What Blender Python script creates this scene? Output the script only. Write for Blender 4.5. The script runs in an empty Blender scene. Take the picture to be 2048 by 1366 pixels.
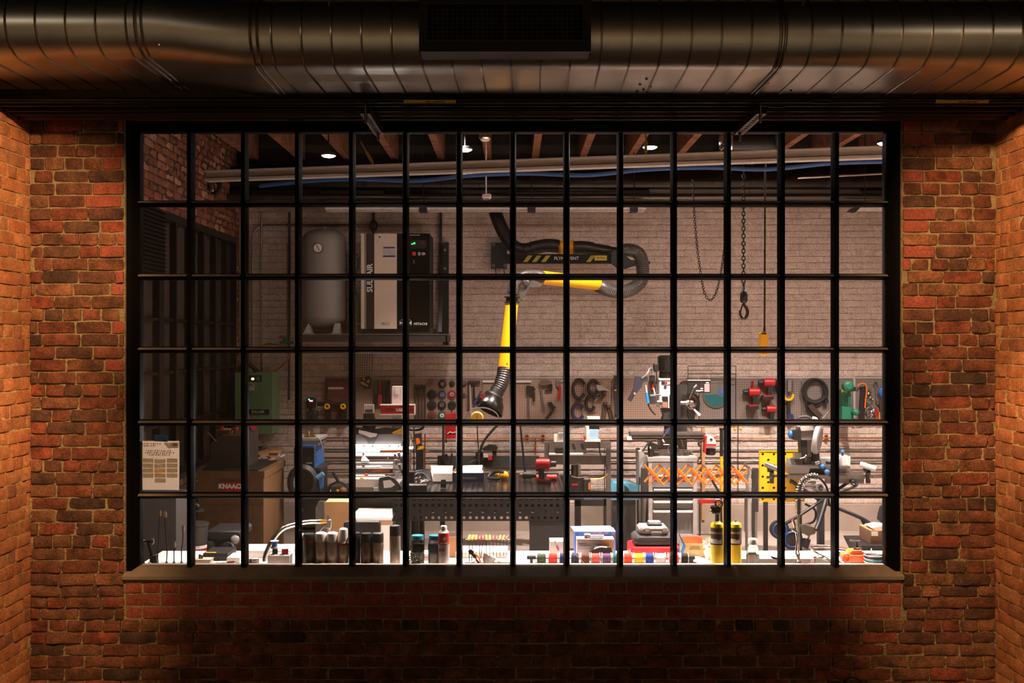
import bpy, bmesh, math, random
from mathutils import Vector, Matrix, noise
R = random.Random(7)
PI = math.pi
EYE = 2.12          # camera height
CD = 6.0            # camera distance to the outer wall face (wall face is Y = 0)
FP = 2100.0         # focal length in pixels of the 2048 frame
sc = bpy.context.scene
col = sc.collection
# ---------------------------------------------------------------- camera, world, exposure, lights
cam = bpy.data.cameras.new('camera'); cam.sensor_width = 36; cam.lens = FP / 2048 * 36
cam.clip_end = 60; cam.clip_start = .05
co = bpy.data.objects.new('camera', cam); col.objects.link(co)
co.location = (0, -CD, EYE); co.rotation_euler = (PI / 2, 0, 0); sc.camera = co
sc.view_settings.view_transform = 'Standard'; sc.view_settings.look = 'None'
sc.view_settings.exposure = 0.0; sc.view_settings.gamma = 1.0
sc.view_settings.use_curve_mapping = False
w = bpy.data.worlds.new('night'); sc.world = w; w.use_nodes = True
w.node_tree.nodes['Background'].inputs[0].default_value = (.9, .75, .6, 1)
w.node_tree.nodes['Background'].inputs[1].default_value = .004
try:
    sc.cycles.use_denoising = True; sc.cycles.max_bounces = 6; sc.cycles.use_adaptive_sampling = True; sc.cycles.adaptive_threshold = .02; sc.cycles.transparent_max_bounces = 16
    sc.cycles.caustics_reflective = False; sc.cycles.caustics_refractive = False
    sc.cycles.sample_clamp_indirect = 4.0
except Exception: pass

def lamp(name, loc, aim, watts, color, size=.2, cone=None, blend=.6, shape='DISK', sy=None):
    if cone:
        l = bpy.data.lights.new(name, 'SPOT'); l.spot_size = math.radians(cone); l.spot_blend = blend; l.shadow_soft_size = size
    else:
        l = bpy.data.lights.new(name, 'AREA'); l.shape = shape; l.size = size
        if sy: l.size_y = sy
    l.energy = watts; l.color = color
    o = bpy.data.objects.new(name, l); col.objects.link(o); o.location = loc
    o.rotation_euler = (Vector(aim) - Vector(loc)).to_track_quat('-Z', 'Y').to_euler()
    return o
WARM = (1, .58, .25); WARM2 = (1, .68, .42); SHOP = (1, .83, .75)
# outer bay: warm narrow downlights in front of the duct, lobby lamps behind the camera
for q in (-1, 1):
    k = 1.0 if q < 0 else .85
    lamp('bay_spot', (q * .9, -2.2, 3.62), (q * 2.95, -.38, 2.5), 580 * k, WARM, .03, 44, .7)
    lamp('bay_spot', (q * .9, -2.2, 3.62), (q * 2.95, -.38, .8), 680 * k, WARM, .03, 36, .7)
    lamp('bay_spot', (q * 2.3, -1.95, 3.57), (q * 2.5, 0, 1.85), 66 * k, WARM, .03, 58, .8)
    lamp('lobby_lamp', (q * 5.35, -8, 3.75), (0, 0, 0), 60, (1, .84, .62), .1, 179, .0)
for x in (-3.4, 0, 3.4):
    for y in (-8, -11.2): lamp('lobby_light', (x, y, 4.7), (x, y, 0), 340, (1, .84, .58), .08, 110, .8)
# workshop: lamps hung under the joists, brightest over the bench at the window
for x, y, z, e in ((-.1, 3.3, 3.85, 9), (1.15, 3.25, 3.85, 16), (2.6, 3.15, 3.85, 22), (4.0, 3.1, 3.85, 18), (-1.62, 3.7, 3.85, 2)):
    lamp('shop_lamp', (x, y, z - .06), (x, y, 0), e, SHOP, .16)
for x, e in ((-2.2, 240), (-.9, 1000), (.4, 1800), (1.7, 2700), (3.0, 2500)):
    lamp('bench_lamp', (x, .95, 4.05), (x, .6, 0), e, SHOP, .05, 84, .8)
for x, e in ((-.5, 650), (.9, 850), (2.3, 1150), (3.7, 1100)):
    lamp('work_spot', (x, 3.4, 4.0), (x, 4.1, 0), e, SHOP, .08, 88, .9)
lamp('laser_light', (-1.17, 3.22, 1.30), (-1.17, 3.0, .9), 26, (1, .93, .9), .5, shape='RECTANGLE', sy=.05)
# ---------------------------------------------------------------- helpers
def pt(px, py, Y):
    d = (Y + CD) / FP
    return Vector(((px - 1024) * d, Y, EYE - (py - 683) * d))
def S(Y): return (Y + CD) / FP
def YZ(py, z): return (EYE - z) * FP / (py - 683) - CD      # depth at which height z shows at row py
def lin(c): return tuple((v / 12.92 if v <= .04045 else ((v + .055) / 1.055) ** 2.4) for v in c)
def hx(h): return lin(tuple(int(h[i:i + 2], 16) / 255 for i in (0, 2, 4)))
_m = {}
def mat(name, h='808080', rough=.5, metal=0., var=.12, scale=18., bump=0., emit=0., bscale=None, rnd=0., aniso=None, trans=0.):
    if name in _m: return _m[name]
    m = bpy.data.materials.new(name); m.use_nodes = True; nt = m.node_tree; N = nt.nodes; L = nt.links
    b = N['Principled BSDF']; c = hx(h)
    tc = N.new('ShaderNodeTexCoord')
    nz = N.new('ShaderNodeTexNoise'); nz.inputs['Scale'].default_value = scale; nz.inputs['Detail'].default_value = 6
    L.new(tc.outputs['Object'], nz.inputs['Vector'])
    mr = N.new('ShaderNodeMapRange'); mr.inputs['From Min'].default_value = .3; mr.inputs['From Max'].default_value = .7
    mr.inputs['To Min'].default_value = 1 - var; mr.inputs['To Max'].default_value = 1 + var
    L.new(nz.outputs['Fac'], mr.inputs['Value']); fac = mr.outputs[0]
    if rnd:
        oi = N.new('ShaderNodeObjectInfo'); ge = N.new('ShaderNodeNewGeometry'); ad = N.new('ShaderNodeMath'); ad.operation = 'ADD'
        L.new(oi.outputs['Random'], ad.inputs[0]); L.new(ge.outputs['Random Per Island'], ad.inputs[1])
        fr = N.new('ShaderNodeMath'); fr.operation = 'FRACT'; L.new(ad.outputs[0], fr.inputs[0])
        m2 = N.new('ShaderNodeMapRange'); m2.inputs['To Min'].default_value = 1 - rnd; m2.inputs['To Max'].default_value = 1 + rnd * .7
        L.new(fr.outputs[0], m2.inputs['Value']); mu = N.new('ShaderNodeMath'); mu.operation = 'MULTIPLY'
        L.new(fac, mu.inputs[0]); L.new(m2.outputs[0], mu.inputs[1]); fac = mu.outputs[0]
    vm = N.new('ShaderNodeVectorMath'); vm.operation = 'SCALE'; vm.inputs[0].default_value = c
    L.new(fac, vm.inputs['Scale']); L.new(vm.outputs[0], b.inputs['Base Color'])
    b.inputs['Roughness'].default_value = rough; b.inputs['Metallic'].default_value = metal
    if trans: b.inputs['Transmission Weight'].default_value = trans; b.inputs['IOR'].default_value = 1.3
    if bump:
        n2 = N.new('ShaderNodeTexNoise'); n2.inputs['Scale'].default_value = bscale or scale * 3; n2.inputs['Detail'].default_value = 8
        L.new(tc.outputs['Object'], n2.inputs['Vector'])
        bp = N.new('ShaderNodeBump'); bp.inputs['Strength'].default_value = min(1, bump * 10); bp.inputs['Distance'].default_value = .02 * bump * 5
        L.new(n2.outputs['Fac'], bp.inputs['Height']); L.new(bp.outputs[0], b.inputs['Normal'])
    if emit:
        b.inputs['Emission Color'].default_value = (*c, 1); b.inputs['Emission Strength'].default_value = emit
    _m[name] = m; return m

class B:
    """collects shapes in world coordinates; build() links them as one mesh object"""
    def __init__(s): s.v = []; s.f = []; s.x = None
    def add(s, vs, fs):
        n = len(s.v); s.v += [Vector(v) if s.x is None else s.x @ Vector(v) for v in vs]; s.f += [tuple(i + n for i in f) for f in fs]; return s
    def box(s, x0, x1, y0, y1, z0, z1):
        return s.add([(x0, y0, z0), (x1, y0, z0), (x1, y1, z0), (x0, y1, z0), (x0, y0, z1), (x1, y0, z1), (x1, y1, z1), (x0, y1, z1)],
                     [(0, 3, 2, 1), (4, 5, 6, 7), (0, 1, 5, 4), (1, 2, 6, 5), (2, 3, 7, 6), (3, 0, 4, 7)])
    def pb(s, x0, y0, x1, y1, Y, d):
        """box whose front face at depth Y spans the pixel rectangle, d metres deep"""
        a = pt(x0, y1, Y); c = pt(x1, y0, Y); return s.box(a.x, c.x, Y, Y + d, a.z, c.z)
    def bev(s, x0, x1, y0, y1, z0, z1, r):
        """box with chamfered vertical-plane outline (front view) and chamfered front rim"""
        P = [(x0 + r, z0), (x1 - r, z0), (x1, z0 + r), (x1, z1 - r), (x1 - r, z1), (x0 + r, z1), (x0, z1 - r), (x0, z0 + r)]
        cx, cz = (x0 + x1) / 2, (z0 + z1) / 2; q = min(r, (x1 - x0) / 3, (z1 - z0) / 3) * .6
        I = [(x + (q if x < cx else -q), z + (q if z < cz else -q)) for x, z in P]
        vs = [(x, y0, z) for x, z in I] + [(x, y0 + q, z) for x, z in P] + [(x, y1, z) for x, z in P]
        fs = [tuple(range(8))] + [tuple(reversed(range(16, 24)))]
        for k in range(8):
            j = (k + 1) % 8; fs += [(k, k + 8, j + 8, j), (k + 8, k + 16, j + 16, j + 8)]
        return s.add(vs, fs)
    def pbev(s, x0, y0, x1, y1, Y, d, r=3):
        a = pt(x0, y1, Y); c = pt(x1, y0, Y); return s.bev(a.x, c.x, Y, Y + d, a.z, c.z, r * S(Y))
    def cyl(s, a, b, r, r2=None, n=14, cap=True):
        a = Vector(a); b = Vector(b); r2 = r if r2 is None else r2; q = (b - a).normalized().to_track_quat('Z', 'X')
        c = [(q @ Vector((math.cos(2 * PI * k / n), math.sin(2 * PI * k / n), 0))) for k in range(n)]
        fs = [(k, (k + 1) % n, n + (k + 1) % n, n + k) for k in range(n)]
        if cap: fs += [tuple(reversed(range(n))), tuple(range(n, 2 * n))]
        return s.add([a + x * r for x in c] + [b + x * r2 for x in c], fs)
    def pc(s, x0, y0, x1, y1, Y, rp, Y2=None, n=10, rp2=None):
        """rod between two pixels at depths Y, Y2; radius rp in pixels"""
        Y2 = Y if Y2 is None else Y2
        return s.cyl(pt(x0, y0, Y), pt(x1, y1, Y2), rp * S(Y), (rp2 if rp2 is not None else rp) * S(Y2), n)
    def tube(s, pts, r, n=8, closed=False, rib=0.):
        pts = [Vector(p) for p in pts]; N = len(pts); vs = []; fs = []; up = None
        for i, p in enumerate(pts):
            t = (pts[(i + 1) % N if closed else min(i + 1, N - 1)] - pts[i - 1 if (closed or i) else 0]).normalized()
            if up is None:
                up = t.orthogonal().normalized()
            up = (up - t * up.dot(t)).normalized(); sd = t.cross(up)
            rr = (r[i] if isinstance(r, (list, tuple)) else r) * (1 + (rib if i % 2 else 0))
            vs += [p + up * math.cos(2 * PI * k / n) * rr + sd * math.sin(2 * PI * k / n) * rr for k in range(n)]
        for i in range(N if closed else N - 1):
            j = (i + 1) % N
            fs += [(i * n + k, i * n + (k + 1) % n, j * n + (k + 1) % n, j * n + k) for k in range(n)]
        if not closed: fs += [tuple(reversed(range(n))), tuple(range((N - 1) * n, N * n))]
        return s.add(vs, fs)
    def pt_(s, P, Y, rp, n=8, sub=6, rib=0.):
        """smooth tube through pixel points (px,py[,Y])"""
        q = [pt(p[0], p[1], p[2] if len(p) > 2 else Y) for p in P]
        return s.tube(spl(q, sub), rp * S(Y), n, rib=rib)
    def lathe(s, c, prof, n=20, ax=None):
        """prof: (radius, height) list, along +Z from c (or along ax)"""
        c = Vector(c); q = Vector(ax).normalized().to_track_quat('Z', 'X') if ax else Matrix.Identity(3)
        vs = []; fs = []
        for r, h in prof:
            vs += [c + q @ Vector((r * math.cos(2 * PI * k / n), r * math.sin(2 * PI * k / n), h)) for k in range(n)]
        for i in range(len(prof) - 1):
            fs += [(i * n + k, i * n + (k + 1) % n, (i + 1) * n + (k + 1) % n, (i + 1) * n + k) for k in range(n)]
        if prof[0][0] > 1e-5: fs.append(tuple(reversed(range(n))))
        if prof[-1][0] > 1e-5: fs.append(tuple(range((len(prof) - 1) * n, len(prof) * n)))
        return s.add(vs, fs)
    def poly(s, P, Y, d):
        """pixel outline (clockwise on screen or not) extruded d metres back from depth Y"""
        a = [pt(x, y, Y) for x, y in P]; n = len(a)
        ar = sum(P[i][0] * P[(i + 1) % n][1] - P[(i + 1) % n][0] * P[i][1] for i in range(n))
        if ar > 0: a.reverse()
        vs = a + [p + Vector((0, d, 0)) for p in a]
        return s.add(vs, [tuple(range(n)), tuple(reversed(range(n, 2 * n)))] + [(i, i + n, (i + 1) % n + n, (i + 1) % n) for i in range(n)])
    def xpoly(s, P, x0, x1):
        """outline in (y,z) extruded along x"""
        n = len(P); vs = [(x0, y, z) for y, z in P] + [(x1, y, z) for y, z in P]
        ar = sum(P[i][0] * P[(i + 1) % n][1] - P[(i + 1) % n][0] * P[i][1] for i in range(n))
        f1, f2 = tuple(range(n)), tuple(range(n, 2 * n))
        fs = [tuple(reversed(f1)), f2] + [(i, (i + 1) % n, (i + 1) % n + n, i + n) for i in range(n)]
        if ar < 0: fs = [tuple(reversed(f)) for f in fs]
        return s.add(vs, fs)
    def zpoly(s, P, z0, z1):
        n = len(P); vs = [(x, y, z0) for x, y in P] + [(x, y, z1) for x, y in P]
        return s.add(vs, [tuple(reversed(range(n))), tuple(range(n, 2 * n))] + [(i, (i + 1) % n, (i + 1) % n + n, i + n) for i in range(n)])
    def ring(s, c, R0, r, ax=(0, 1, 0), n=20, m=6, sx=1., sz=1., a0=0., a1=2 * PI):
        c = Vector(c); q = Vector(ax).normalized().to_track_quat('Y', 'Z')
        full = abs(a1 - a0 - 2 * PI) < 1e-6; k = n if full else n + 1
        return s.tube([c + q @ Vector((R0 * sx * math.cos(a0 + (a1 - a0) * i / n), 0, R0 * sz * math.sin(a0 + (a1 - a0) * i / n))) for i in range(k)], r, m, full)
    def ball(s, c, r, sx=1, sy=1, sz=1, n=12):
        c = Vector(c); m = n // 2; vs = [c + Vector((0, 0, -r * sz))]; fs = []
        for i in range(1, m):
            t = -PI / 2 + PI * i / m
            vs += [c + Vector((r * sx * math.cos(t) * math.cos(2 * PI * k / n), r * sy * math.cos(t) * math.sin(2 * PI * k / n), r * sz * math.sin(t))) for k in range(n)]
        vs.append(c + Vector((0, 0, r * sz)))
        fs += [(0, 1 + (k + 1) % n, 1 + k) for k in range(n)]
        for i in range(m - 2):
            a = 1 + i * n; fs += [(a + k, a + (k + 1) % n, a + n + (k + 1) % n, a + n + k) for k in range(n)]
        a = 1 + (m - 2) * n; fs += [(a + k, a + (k + 1) % n, len(vs) - 1) for k in range(n)]
        return s.add(vs, fs)
    def build(s, name, m, parent=None, smooth=True, label=None, kind=None, origin=None):
        me = bpy.data.meshes.new(name)
        o = bpy.data.objects.new(name, me); col.objects.link(o)
        org = Vector((0, 0, 0))
        if origin is not None: org = Vector(origin)
        base = wloc(parent) if parent else Vector((0, 0, 0))
        if parent and origin is None: org = base
        me.from_pydata([v - org for v in s.v], [], s.f); me.materials.append(m)
        if smooth:
            me.polygons.foreach_set('use_smooth', [True] * len(me.polygons))
            me.set_sharp_from_angle(angle=math.radians(35))
        if parent: o.parent = parent
        o.location = org - base
        if label: o['label'] = label
        if kind: o['kind'] = kind
        return o
def wloc(o):
    v = Vector((0, 0, 0))
    while o: v += o.location; o = o.parent
    return v
def spl(q, sub=6):
    out = []
    for i in range(len(q) - 1):
        p0, p1, p2, p3 = q[max(i - 1, 0)], q[i], q[i + 1], q[min(i + 2, len(q) - 1)]
        for k in range(sub):
            t = k / sub
            out.append(.5 * ((2 * p1) + (p2 - p0) * t + (2 * p0 - 5 * p1 + 4 * p2 - p3) * t * t + (3 * p1 - p0 - 3 * p2 + p3) * t ** 3))
    out.append(q[-1]); return out
def tag(o, label, cat, group=None):
    o['label'] = label; o['category'] = cat
    if group: o['group'] = group
    return o
def thing(name, label, cat, loc, group=None):
    o = bpy.data.objects.new(name, None); col.objects.link(o); o.location = loc; o.empty_display_size = .05
    return tag(o, label, cat, group)
def struct(name, b, m, smooth=False):
    o = b.build(name, m, smooth=smooth); o['kind'] = 'structure'; return o
def cpy(src, loc, label=None, group=None, mats=None, scale=None, rz=None):
    """copy a thing with its parts and sub-parts; mats swaps materials by part name"""
    def mk(o, par):
        c = o.copy(); col.objects.link(c); c.parent = par
        if mats and o.type == 'MESH':
            k = o.name.split('.')[0]
            if k in mats:
                c.data = o.data.copy(); c.data.materials[0] = mats[k]
        for ch in KIDS.get(o.name, ()): mk(ch, c)
        return c
    KIDS.clear()
    for o in col.objects:
        if o.parent: KIDS.setdefault(o.parent.name, []).append(o)
    r = mk(src, None); r.location = loc
    if label: r['label'] = label
    if group: r['group'] = group
    if scale: r.scale = scale
    if rz is not None: r.rotation_euler.z = rz
    return r
KIDS = {}
def text(s, p, h, m, parent, name='lettering', rot=(PI / 2, 0, 0), sx=1., bold=0., align='CENTER', shear=0.):
    """raised lettering as a mesh; p world point, h capital height in metres"""
    c = bpy.data.curves.new(name, 'FONT'); c.body = s; c.size = h / .73 ; c.align_x = align; c.align_y = 'CENTER'
    c.extrude = .0006; c.offset = bold; c.resolution_u = 2; c.shear = shear
    t = bpy.data.objects.new('tmp', c); me = bpy.data.meshes.new_from_object(t); bpy.data.objects.remove(t); bpy.data.curves.remove(c)
    o = bpy.data.objects.new(name, me); col.objects.link(o); me.materials.clear(); me.materials.append(m)
    o.parent = parent; o.location = Vector(p) - (wloc(parent) if parent else Vector()); o.rotation_euler = rot; o.scale = (sx, 1, 1)
    return o
def one(b, name, label, cat, m, group=None, smooth=True):
    xs = [v.x for v in b.v]; ys = [v.y for v in b.v]; zs_ = min(v.z for v in b.v)
    o = b.build(name, m, None, smooth, origin=((min(xs) + max(xs)) / 2, (min(ys) + max(ys)) / 2, zs_)); return tag(o, label, cat, group)
def perf(nu, nv, pu, r, o, U, V, th, rows=None, n=8, skip=None):
    """perforated plate: nu x nv square cells of pitch pu with round holes; o corner, U/V unit vectors, thickness th along -(UxV)"""
    b = B(); o = Vector(o); U = Vector(U); V = Vector(V); W = U.cross(V)
    for i in range(nu):
        for j in range(nv):
            c = o + U * pu * (i + .5) + V * pu * (j + .5); h = pu / 2
            if skip and skip(i, j):
                b.add([c - U * h - V * h, c + U * h - V * h, c + U * h + V * h, c - U * h + V * h], [(0, 1, 2, 3)]); continue
            sq = []; ho = []
            for k in range(n):
                a = 2 * PI * (k + .5) / n; x, y = math.cos(a), math.sin(a); m = max(abs(x), abs(y))
                sq.append(c + U * x / m * h + V * y / m * h); ho.append(c + U * x * r + V * y * r)
            cor = []
            for sx, sy in ((1, 1), (-1, 1), (-1, -1), (1, -1)): cor.append(c + U * h * sx + V * h * sy)
            vs = sq + ho + [p - W * th for p in ho] + cor
            fs = []
            for k in range(n):
                j2 = (k + 1) % n
                fs.append((n + k, k, j2, n + j2)); fs.append((n + k, n + j2, 2 * n + j2, 2 * n + k))
            # fill corners
            for q, (k0) in enumerate((n // 8, 3 * n // 8, 5 * n // 8, 7 * n // 8)):
                k1 = k0; k0 = k0 - 1
                fs.append((k0 % n, 3 * n + q, k1 % n))
            b.add(vs, fs)
    return b
# ---------------------------------------------------------------- brick materials
def brick_mat(name, cols, rough=.85, stain=.5, bump=.5):
    m = bpy.data.materials.new(name); m.use_nodes = True; nt = m.node_tree; N = nt.nodes; L = nt.links; b = N['Principled BSDF']
    oi = N.new('ShaderNodeObjectInfo'); ge = N.new('ShaderNodeNewGeometry'); ad = N.new('ShaderNodeMath'); ad.operation = 'ADD'
    L.new(oi.outputs['Random'], ad.inputs[0]); L.new(ge.outputs['Random Per Island'], ad.inputs[1])
    fr = N.new('ShaderNodeMath'); fr.operation = 'FRACT'; L.new(ad.outputs[0], fr.inputs[0])
    cr = N.new('ShaderNodeValToRGB'); e = cr.color_ramp.elements
    for i, c in enumerate(cols):
        p = i / (len(cols) - 1)
        if i < 2: x = e[i]; x.position = p
        else: x = e.new(p)
        x.color = (*hx(c), 1)
    e[1].position = 1 / (len(cols) - 1) if len(cols) > 2 else 1
    L.new(fr.outputs[0], cr.inputs[0])
    nz = N.new('ShaderNodeTexNoise'); nz.inputs['Scale'].default_value = 11; nz.inputs['Detail'].default_value = 8; nz.inputs['Roughness'].default_value = .65
    L.new(ge.outputs['Position'], nz.inputs['Vector'])
    mr = N.new('ShaderNodeMapRange'); mr.inputs['From Min'].default_value = .35; mr.inputs['From Max'].default_value = .68
    mr.inputs['To Min'].default_value = 1 - stain; mr.inputs['To Max'].default_value = 1.25
    L.new(nz.outputs[0], mr.inputs[0])
    n3 = N.new('ShaderNodeTexNoise'); n3.inputs['Scale'].default_value = 90; n3.inputs['Detail'].default_value = 5; L.new(ge.outputs['Position'], n3.inputs['Vector'])
    m3 = N.new('ShaderNodeMapRange'); m3.inputs['From Min'].default_value = .3; m3.inputs['From Max'].default_value = .6; m3.inputs['To Min'].default_value = .6; m3.inputs['To Max'].default_value = 1.15
    L.new(n3.outputs[0], m3.inputs[0]); mm = N.new('ShaderNodeMath'); mm.operation = 'MULTIPLY'; L.new(mr.outputs[0], mm.inputs[0]); L.new(m3.outputs[0], mm.inputs[1])
    vm = N.new('ShaderNodeVectorMath'); vm.operation = 'SCALE'; L.new(cr.outputs[0], vm.inputs[0]); L.new(mm.outputs[0], vm.inputs['Scale'])
    L.new(vm.outputs[0], b.inputs['Base Color']); b.inputs['Roughness'].default_value = rough
    n2 = N.new('ShaderNodeTexNoise'); n2.inputs['Scale'].default_value = 60; n2.inputs['Detail'].default_value = 10; n2.inputs['Roughness'].default_value = .7
    L.new(ge.outputs['Position'], n2.inputs['Vector'])
    bp = N.new('ShaderNodeBump'); bp.inputs['Strength'].default_value = bump; bp.inputs['Distance'].default_value = .012
    L.new(n2.outputs[0], bp.inputs['Height']); L.new(bp.outputs[0], b.inputs['Normal'])
    return m
OLD = brick_mat('old_brick', ['7c4230', '8c5038', '5c3a30', '90563a', '70483a', 'a04c34', '50382f', '8a5a40', '9a6446'], stain=.65, bump=1.0)
NEW = brick_mat('red_brick', ['84402f', '94493a', '8a4234', '9c5440'], stain=.25, bump=.35)
SIDE = brick_mat('pier_brick', ['a0603c', 'ac6c48', '94583c', 'b47850', '84503a'], stain=.3, bump=.5)
INB = brick_mat('inner_brick', ['8a4f3c', 'a0684c', '7a4638', 'b0765a', 'c09878'], stain=.4, bump=.4)
MORT = mat('mortar', '8c7a5c', .95, var=.3, scale=14, bump=.12, bscale=70)
MORT2 = mat('mortar_warm', 'a48e68', .95, var=.25, scale=14, bump=.12, bscale=70)
PAINT = brick_mat('painted_brick', ['c8b4a8', 'c4b0a4', 'cab8ac', 'c6b2a8'], rough=.6, stain=.07, bump=.35)
PAINTM = mat('painted_mortar', '94847a', .65, var=.06, scale=9, bump=.1, bscale=40)
# ---------------------------------------------------------------- brick meshes (unit brick: x -.5...5, z -.5...5, y 0 (front) ...1 (back))
def brick_mesh(name, rough, seed, nx=5, nz=3, depth=.05, L=.2, H=.06, rag=1.):
    r = random.Random(seed); vs = []; fs = []
    for j in range(nz):
        for i in range(nx):
            u = i / (nx - 1) - .5; v = j / (nz - 1) - .5; edge = i in (0, nx - 1) or j in (0, nz - 1); cor = i in (0, nx - 1) and j in (0, nz - 1)
            y = (r.random() - .5) * .006 * rough + (.004 + .007 * rough * r.random() if edge else 0)
            k = 1 - (.04 * rag if cor else 0)
            x = u * L * (1 if i in (0, nx - 1) else .96) * k + (r.random() - .5) * .006 * rag; z = v * H * (1 if j in (0, nz - 1) else .9) * k + (r.random() - .5) * .006 * rag
            vs.append((x, y, z))
    for j in range(nz - 1):
        for i in range(nx - 1):
            a = j * nx + i; fs.append((a, a + 1, a + nx + 1, a + nx))
    rim = [i for i in range(nx)] + [nx * (j + 1) - 1 for j in range(1, nz)] + [nx * nz - 1 - i for i in range(1, nx)] + [nx * j for j in range(nz - 2, 0, -1)]
    n = len(vs)
    for a in rim: vs.append((vs[a][0] * 1.01, depth, vs[a][2] * 1.01))
    for k in range(len(rim)):
        j = (k + 1) % len(rim); fs.append((rim[k], n + k, n + j, rim[j]))
    me = bpy.data.meshes.new(name); me.from_pydata(vs, [], fs)
    me.polygons.foreach_set('use_smooth', [True] * len(fs)); me.set_sharp_from_angle(angle=math.radians(50))
    return me
def variants(m, n, **k):
    out = []
    for i in range(n):
        me = brick_mesh('brick', seed=i * 7 + 3, **k); me.materials.append(m); out.append(me)
    return out
V_OLD = [variants(OLD, 10, rough=1.2, rag=.8), variants(OLD, 6, rough=1.2, rag=.9, nx=4, L=.095)]
V_NEW = [variants(NEW, 6, rough=.4, rag=.4), variants(NEW, 4, rough=.4, rag=.4, nx=4, L=.095)]
V_SIDE = [variants(SIDE, 6, rough=.7, rag=.3), variants(SIDE, 4, rough=.7, rag=.3, nx=4, L=.095)]
V_INB = [variants(INB, 4, rough=.8, rag=.6, nx=4), variants(INB, 3, rough=.8, rag=.6, nx=3, L=.095)]
V_PNT = [variants(PAINT, 6, rough=.5, rag=.5, nx=4, depth=.03), variants(PAINT, 3, rough=.5, rag=.5, nx=3, L=.095, depth=.03)]
def lay(u0, u1, z0, z1, H=.0715, Ls=.213, hdr=6, first=0, seed=1, mix=.0, out=None):
    """rows of bricks clipped to a rectangle: list of (u0,u1,z0,z1,is_header,row)"""
    r = random.Random(seed); rows = []; nr = int(round((z1 - z0) / H)); H = (z1 - z0) / nr
    for j in range(nr):
        z = z1 - (j + 1) * H; head = (j + first) % hdr == 0; st = Ls / 2 if head else Ls
        u = u0 - (r.random() if mix else ((j % 2) * .5 + r.random() * .08)) * st
        while u < u1:
            L = st
            if mix and r.random() < mix: L = Ls / 2
            L *= 1 + (r.random() - .5) * .07
            a, b = max(u, u0), min(u + L, u1)
            if b - a > .03: rows.append((a, b, z, z + H, L < Ls * .7, j))
            u += L
    return rows
def place_bricks(wall, rects, V, frame, joint=.0105, proud=.018, jit=.006, limit=None, seed=3, pick=None, jx=1.):
    """frame(u, z, d) -> (location, z-rotation); bricks become child objects named brick, past the limit one joined part"""
    r = random.Random(seed); base = wloc(wall)
    if pick: rects = sorted(rects, key=pick)
    keep = rects if limit is None else rects[:limit]; rest = [] if limit is None else rects[limit:]
    def place(q):
        a, b, z0, z1, hd, row = q; vs = V(q) if callable(V) else V
        me = r.choice(vs[1] if (b - a) < .14 else vs[0]); L0 = .095 if (b - a) < .14 else .2
        jj = joint * (.8 + .5 * r.random()); p, rz = frame((a + b) / 2, (z0 + z1) / 2 + (r.random() - .5) * .003, -proud - (r.random() - .5) * jit * 2)
        return me, p, rz, ((b - a - jj * jx) / L0, 1, (z1 - z0 - jj * .95) / .06), (r.random() - .5) * .02
    for q in keep:
        me, p, rz, s, t = place(q); o = bpy.data.objects.new('brick', me); col.objects.link(o); o.parent = wall
        o.location = Vector(p) - base; o.scale = s; o.rotation_euler = (0, t, rz)
    if rest:
        g = B()
        for q in rest:
            me, p, rz, s, t = place(q); M = Matrix.Translation(p) @ Matrix.Rotation(rz, 4, 'Z') @ Matrix.Diagonal((*s, 1))
            g.add([M @ v.co for v in me.vertices], [tuple(f.vertices) for f in me.polygons])
        g.build('brickwork', (V(rest[0]) if callable(V) else V)[0][0].materials[0], wall, kind='stuff')
F_front = lambda u, z, d: ((u, d, z), 0)
# ---------------------------------------------------------------- outer front wall around the window
XL, XR = -2.752, 2.762                     # inner corners of the bay
WL, WR = (250 - 1024) / 350, (1803 - 1024) / 350     # window opening
WB = EYE - (1158 - 683) / 350; WT = EYE - (240 - 683) / 350
def zz(py): return EYE - (py - 683) / 350
LOW = .12
wl = struct('wall_front_left', B().box(XL - .3, WL, 0, .28, LOW - .4, WT), MORT)
wr = struct('wall_front_right', B().box(WR, XR + .3, 0, .28, LOW - .4, WT), MORT)
wb = struct('wall_front_lower', B().box(WL, WR, 0, .28, LOW - .4, WB), MORT)
wt = struct('wall_front_upper', B().box(XL - .3, XR + .3, 0, .28, WT, 4.9), MORT)
CH = .0715
tooth = lambda q: V_NEW if q[1] > WL - .02 and (q[5] * 7) % 10 < 6 and q[2] > zz(760) else V_OLD
tooth2 = lambda q: V_NEW if q[0] < WR + .02 and (q[5] * 3) % 10 < 5 and q[2] > zz(620) else V_OLD
place_bricks(wl, lay(XL, WL, zz(1170), WT, hdr=6, first=3, seed=5, mix=.25), tooth, F_front)
place_bricks(wr, lay(WR, XR, zz(1170), WT, hdr=6, first=1, seed=9, mix=.25), tooth2, F_front)
zb = zz(1163)
hd = [(u0, u1, z0, z1, True, 0) for (u0, u1, z0, z1, h, j) in lay(WL, WR, zb - CH * .95, zb, hdr=1, seed=2)]
nw = lay(WL, WR, zb - CH * 3, zb - CH * .95, hdr=99, first=1, seed=4)
place_bricks(wb, hd + nw, V_NEW, F_front, proud=.008, jit=.002)
lowr = lay(XL, XR, LOW, zb - CH * 3, hdr=6, first=0, seed=12)
def fill(seed, u0, u1): return lay(u0, u1, zb - CH * 3, zz(1170), hdr=6, first=2, seed=seed, mix=.2)
place_bricks(wb, lowr, V_OLD, F_front, limit=225, pick=lambda q: abs((q[0] + q[1]) / 2) * .2 - q[2])
place_bricks(wl, fill(21, XL, WL), V_OLD, F_front); place_bricks(wr, fill(22, WR, XR), V_OLD, F_front)
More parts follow.
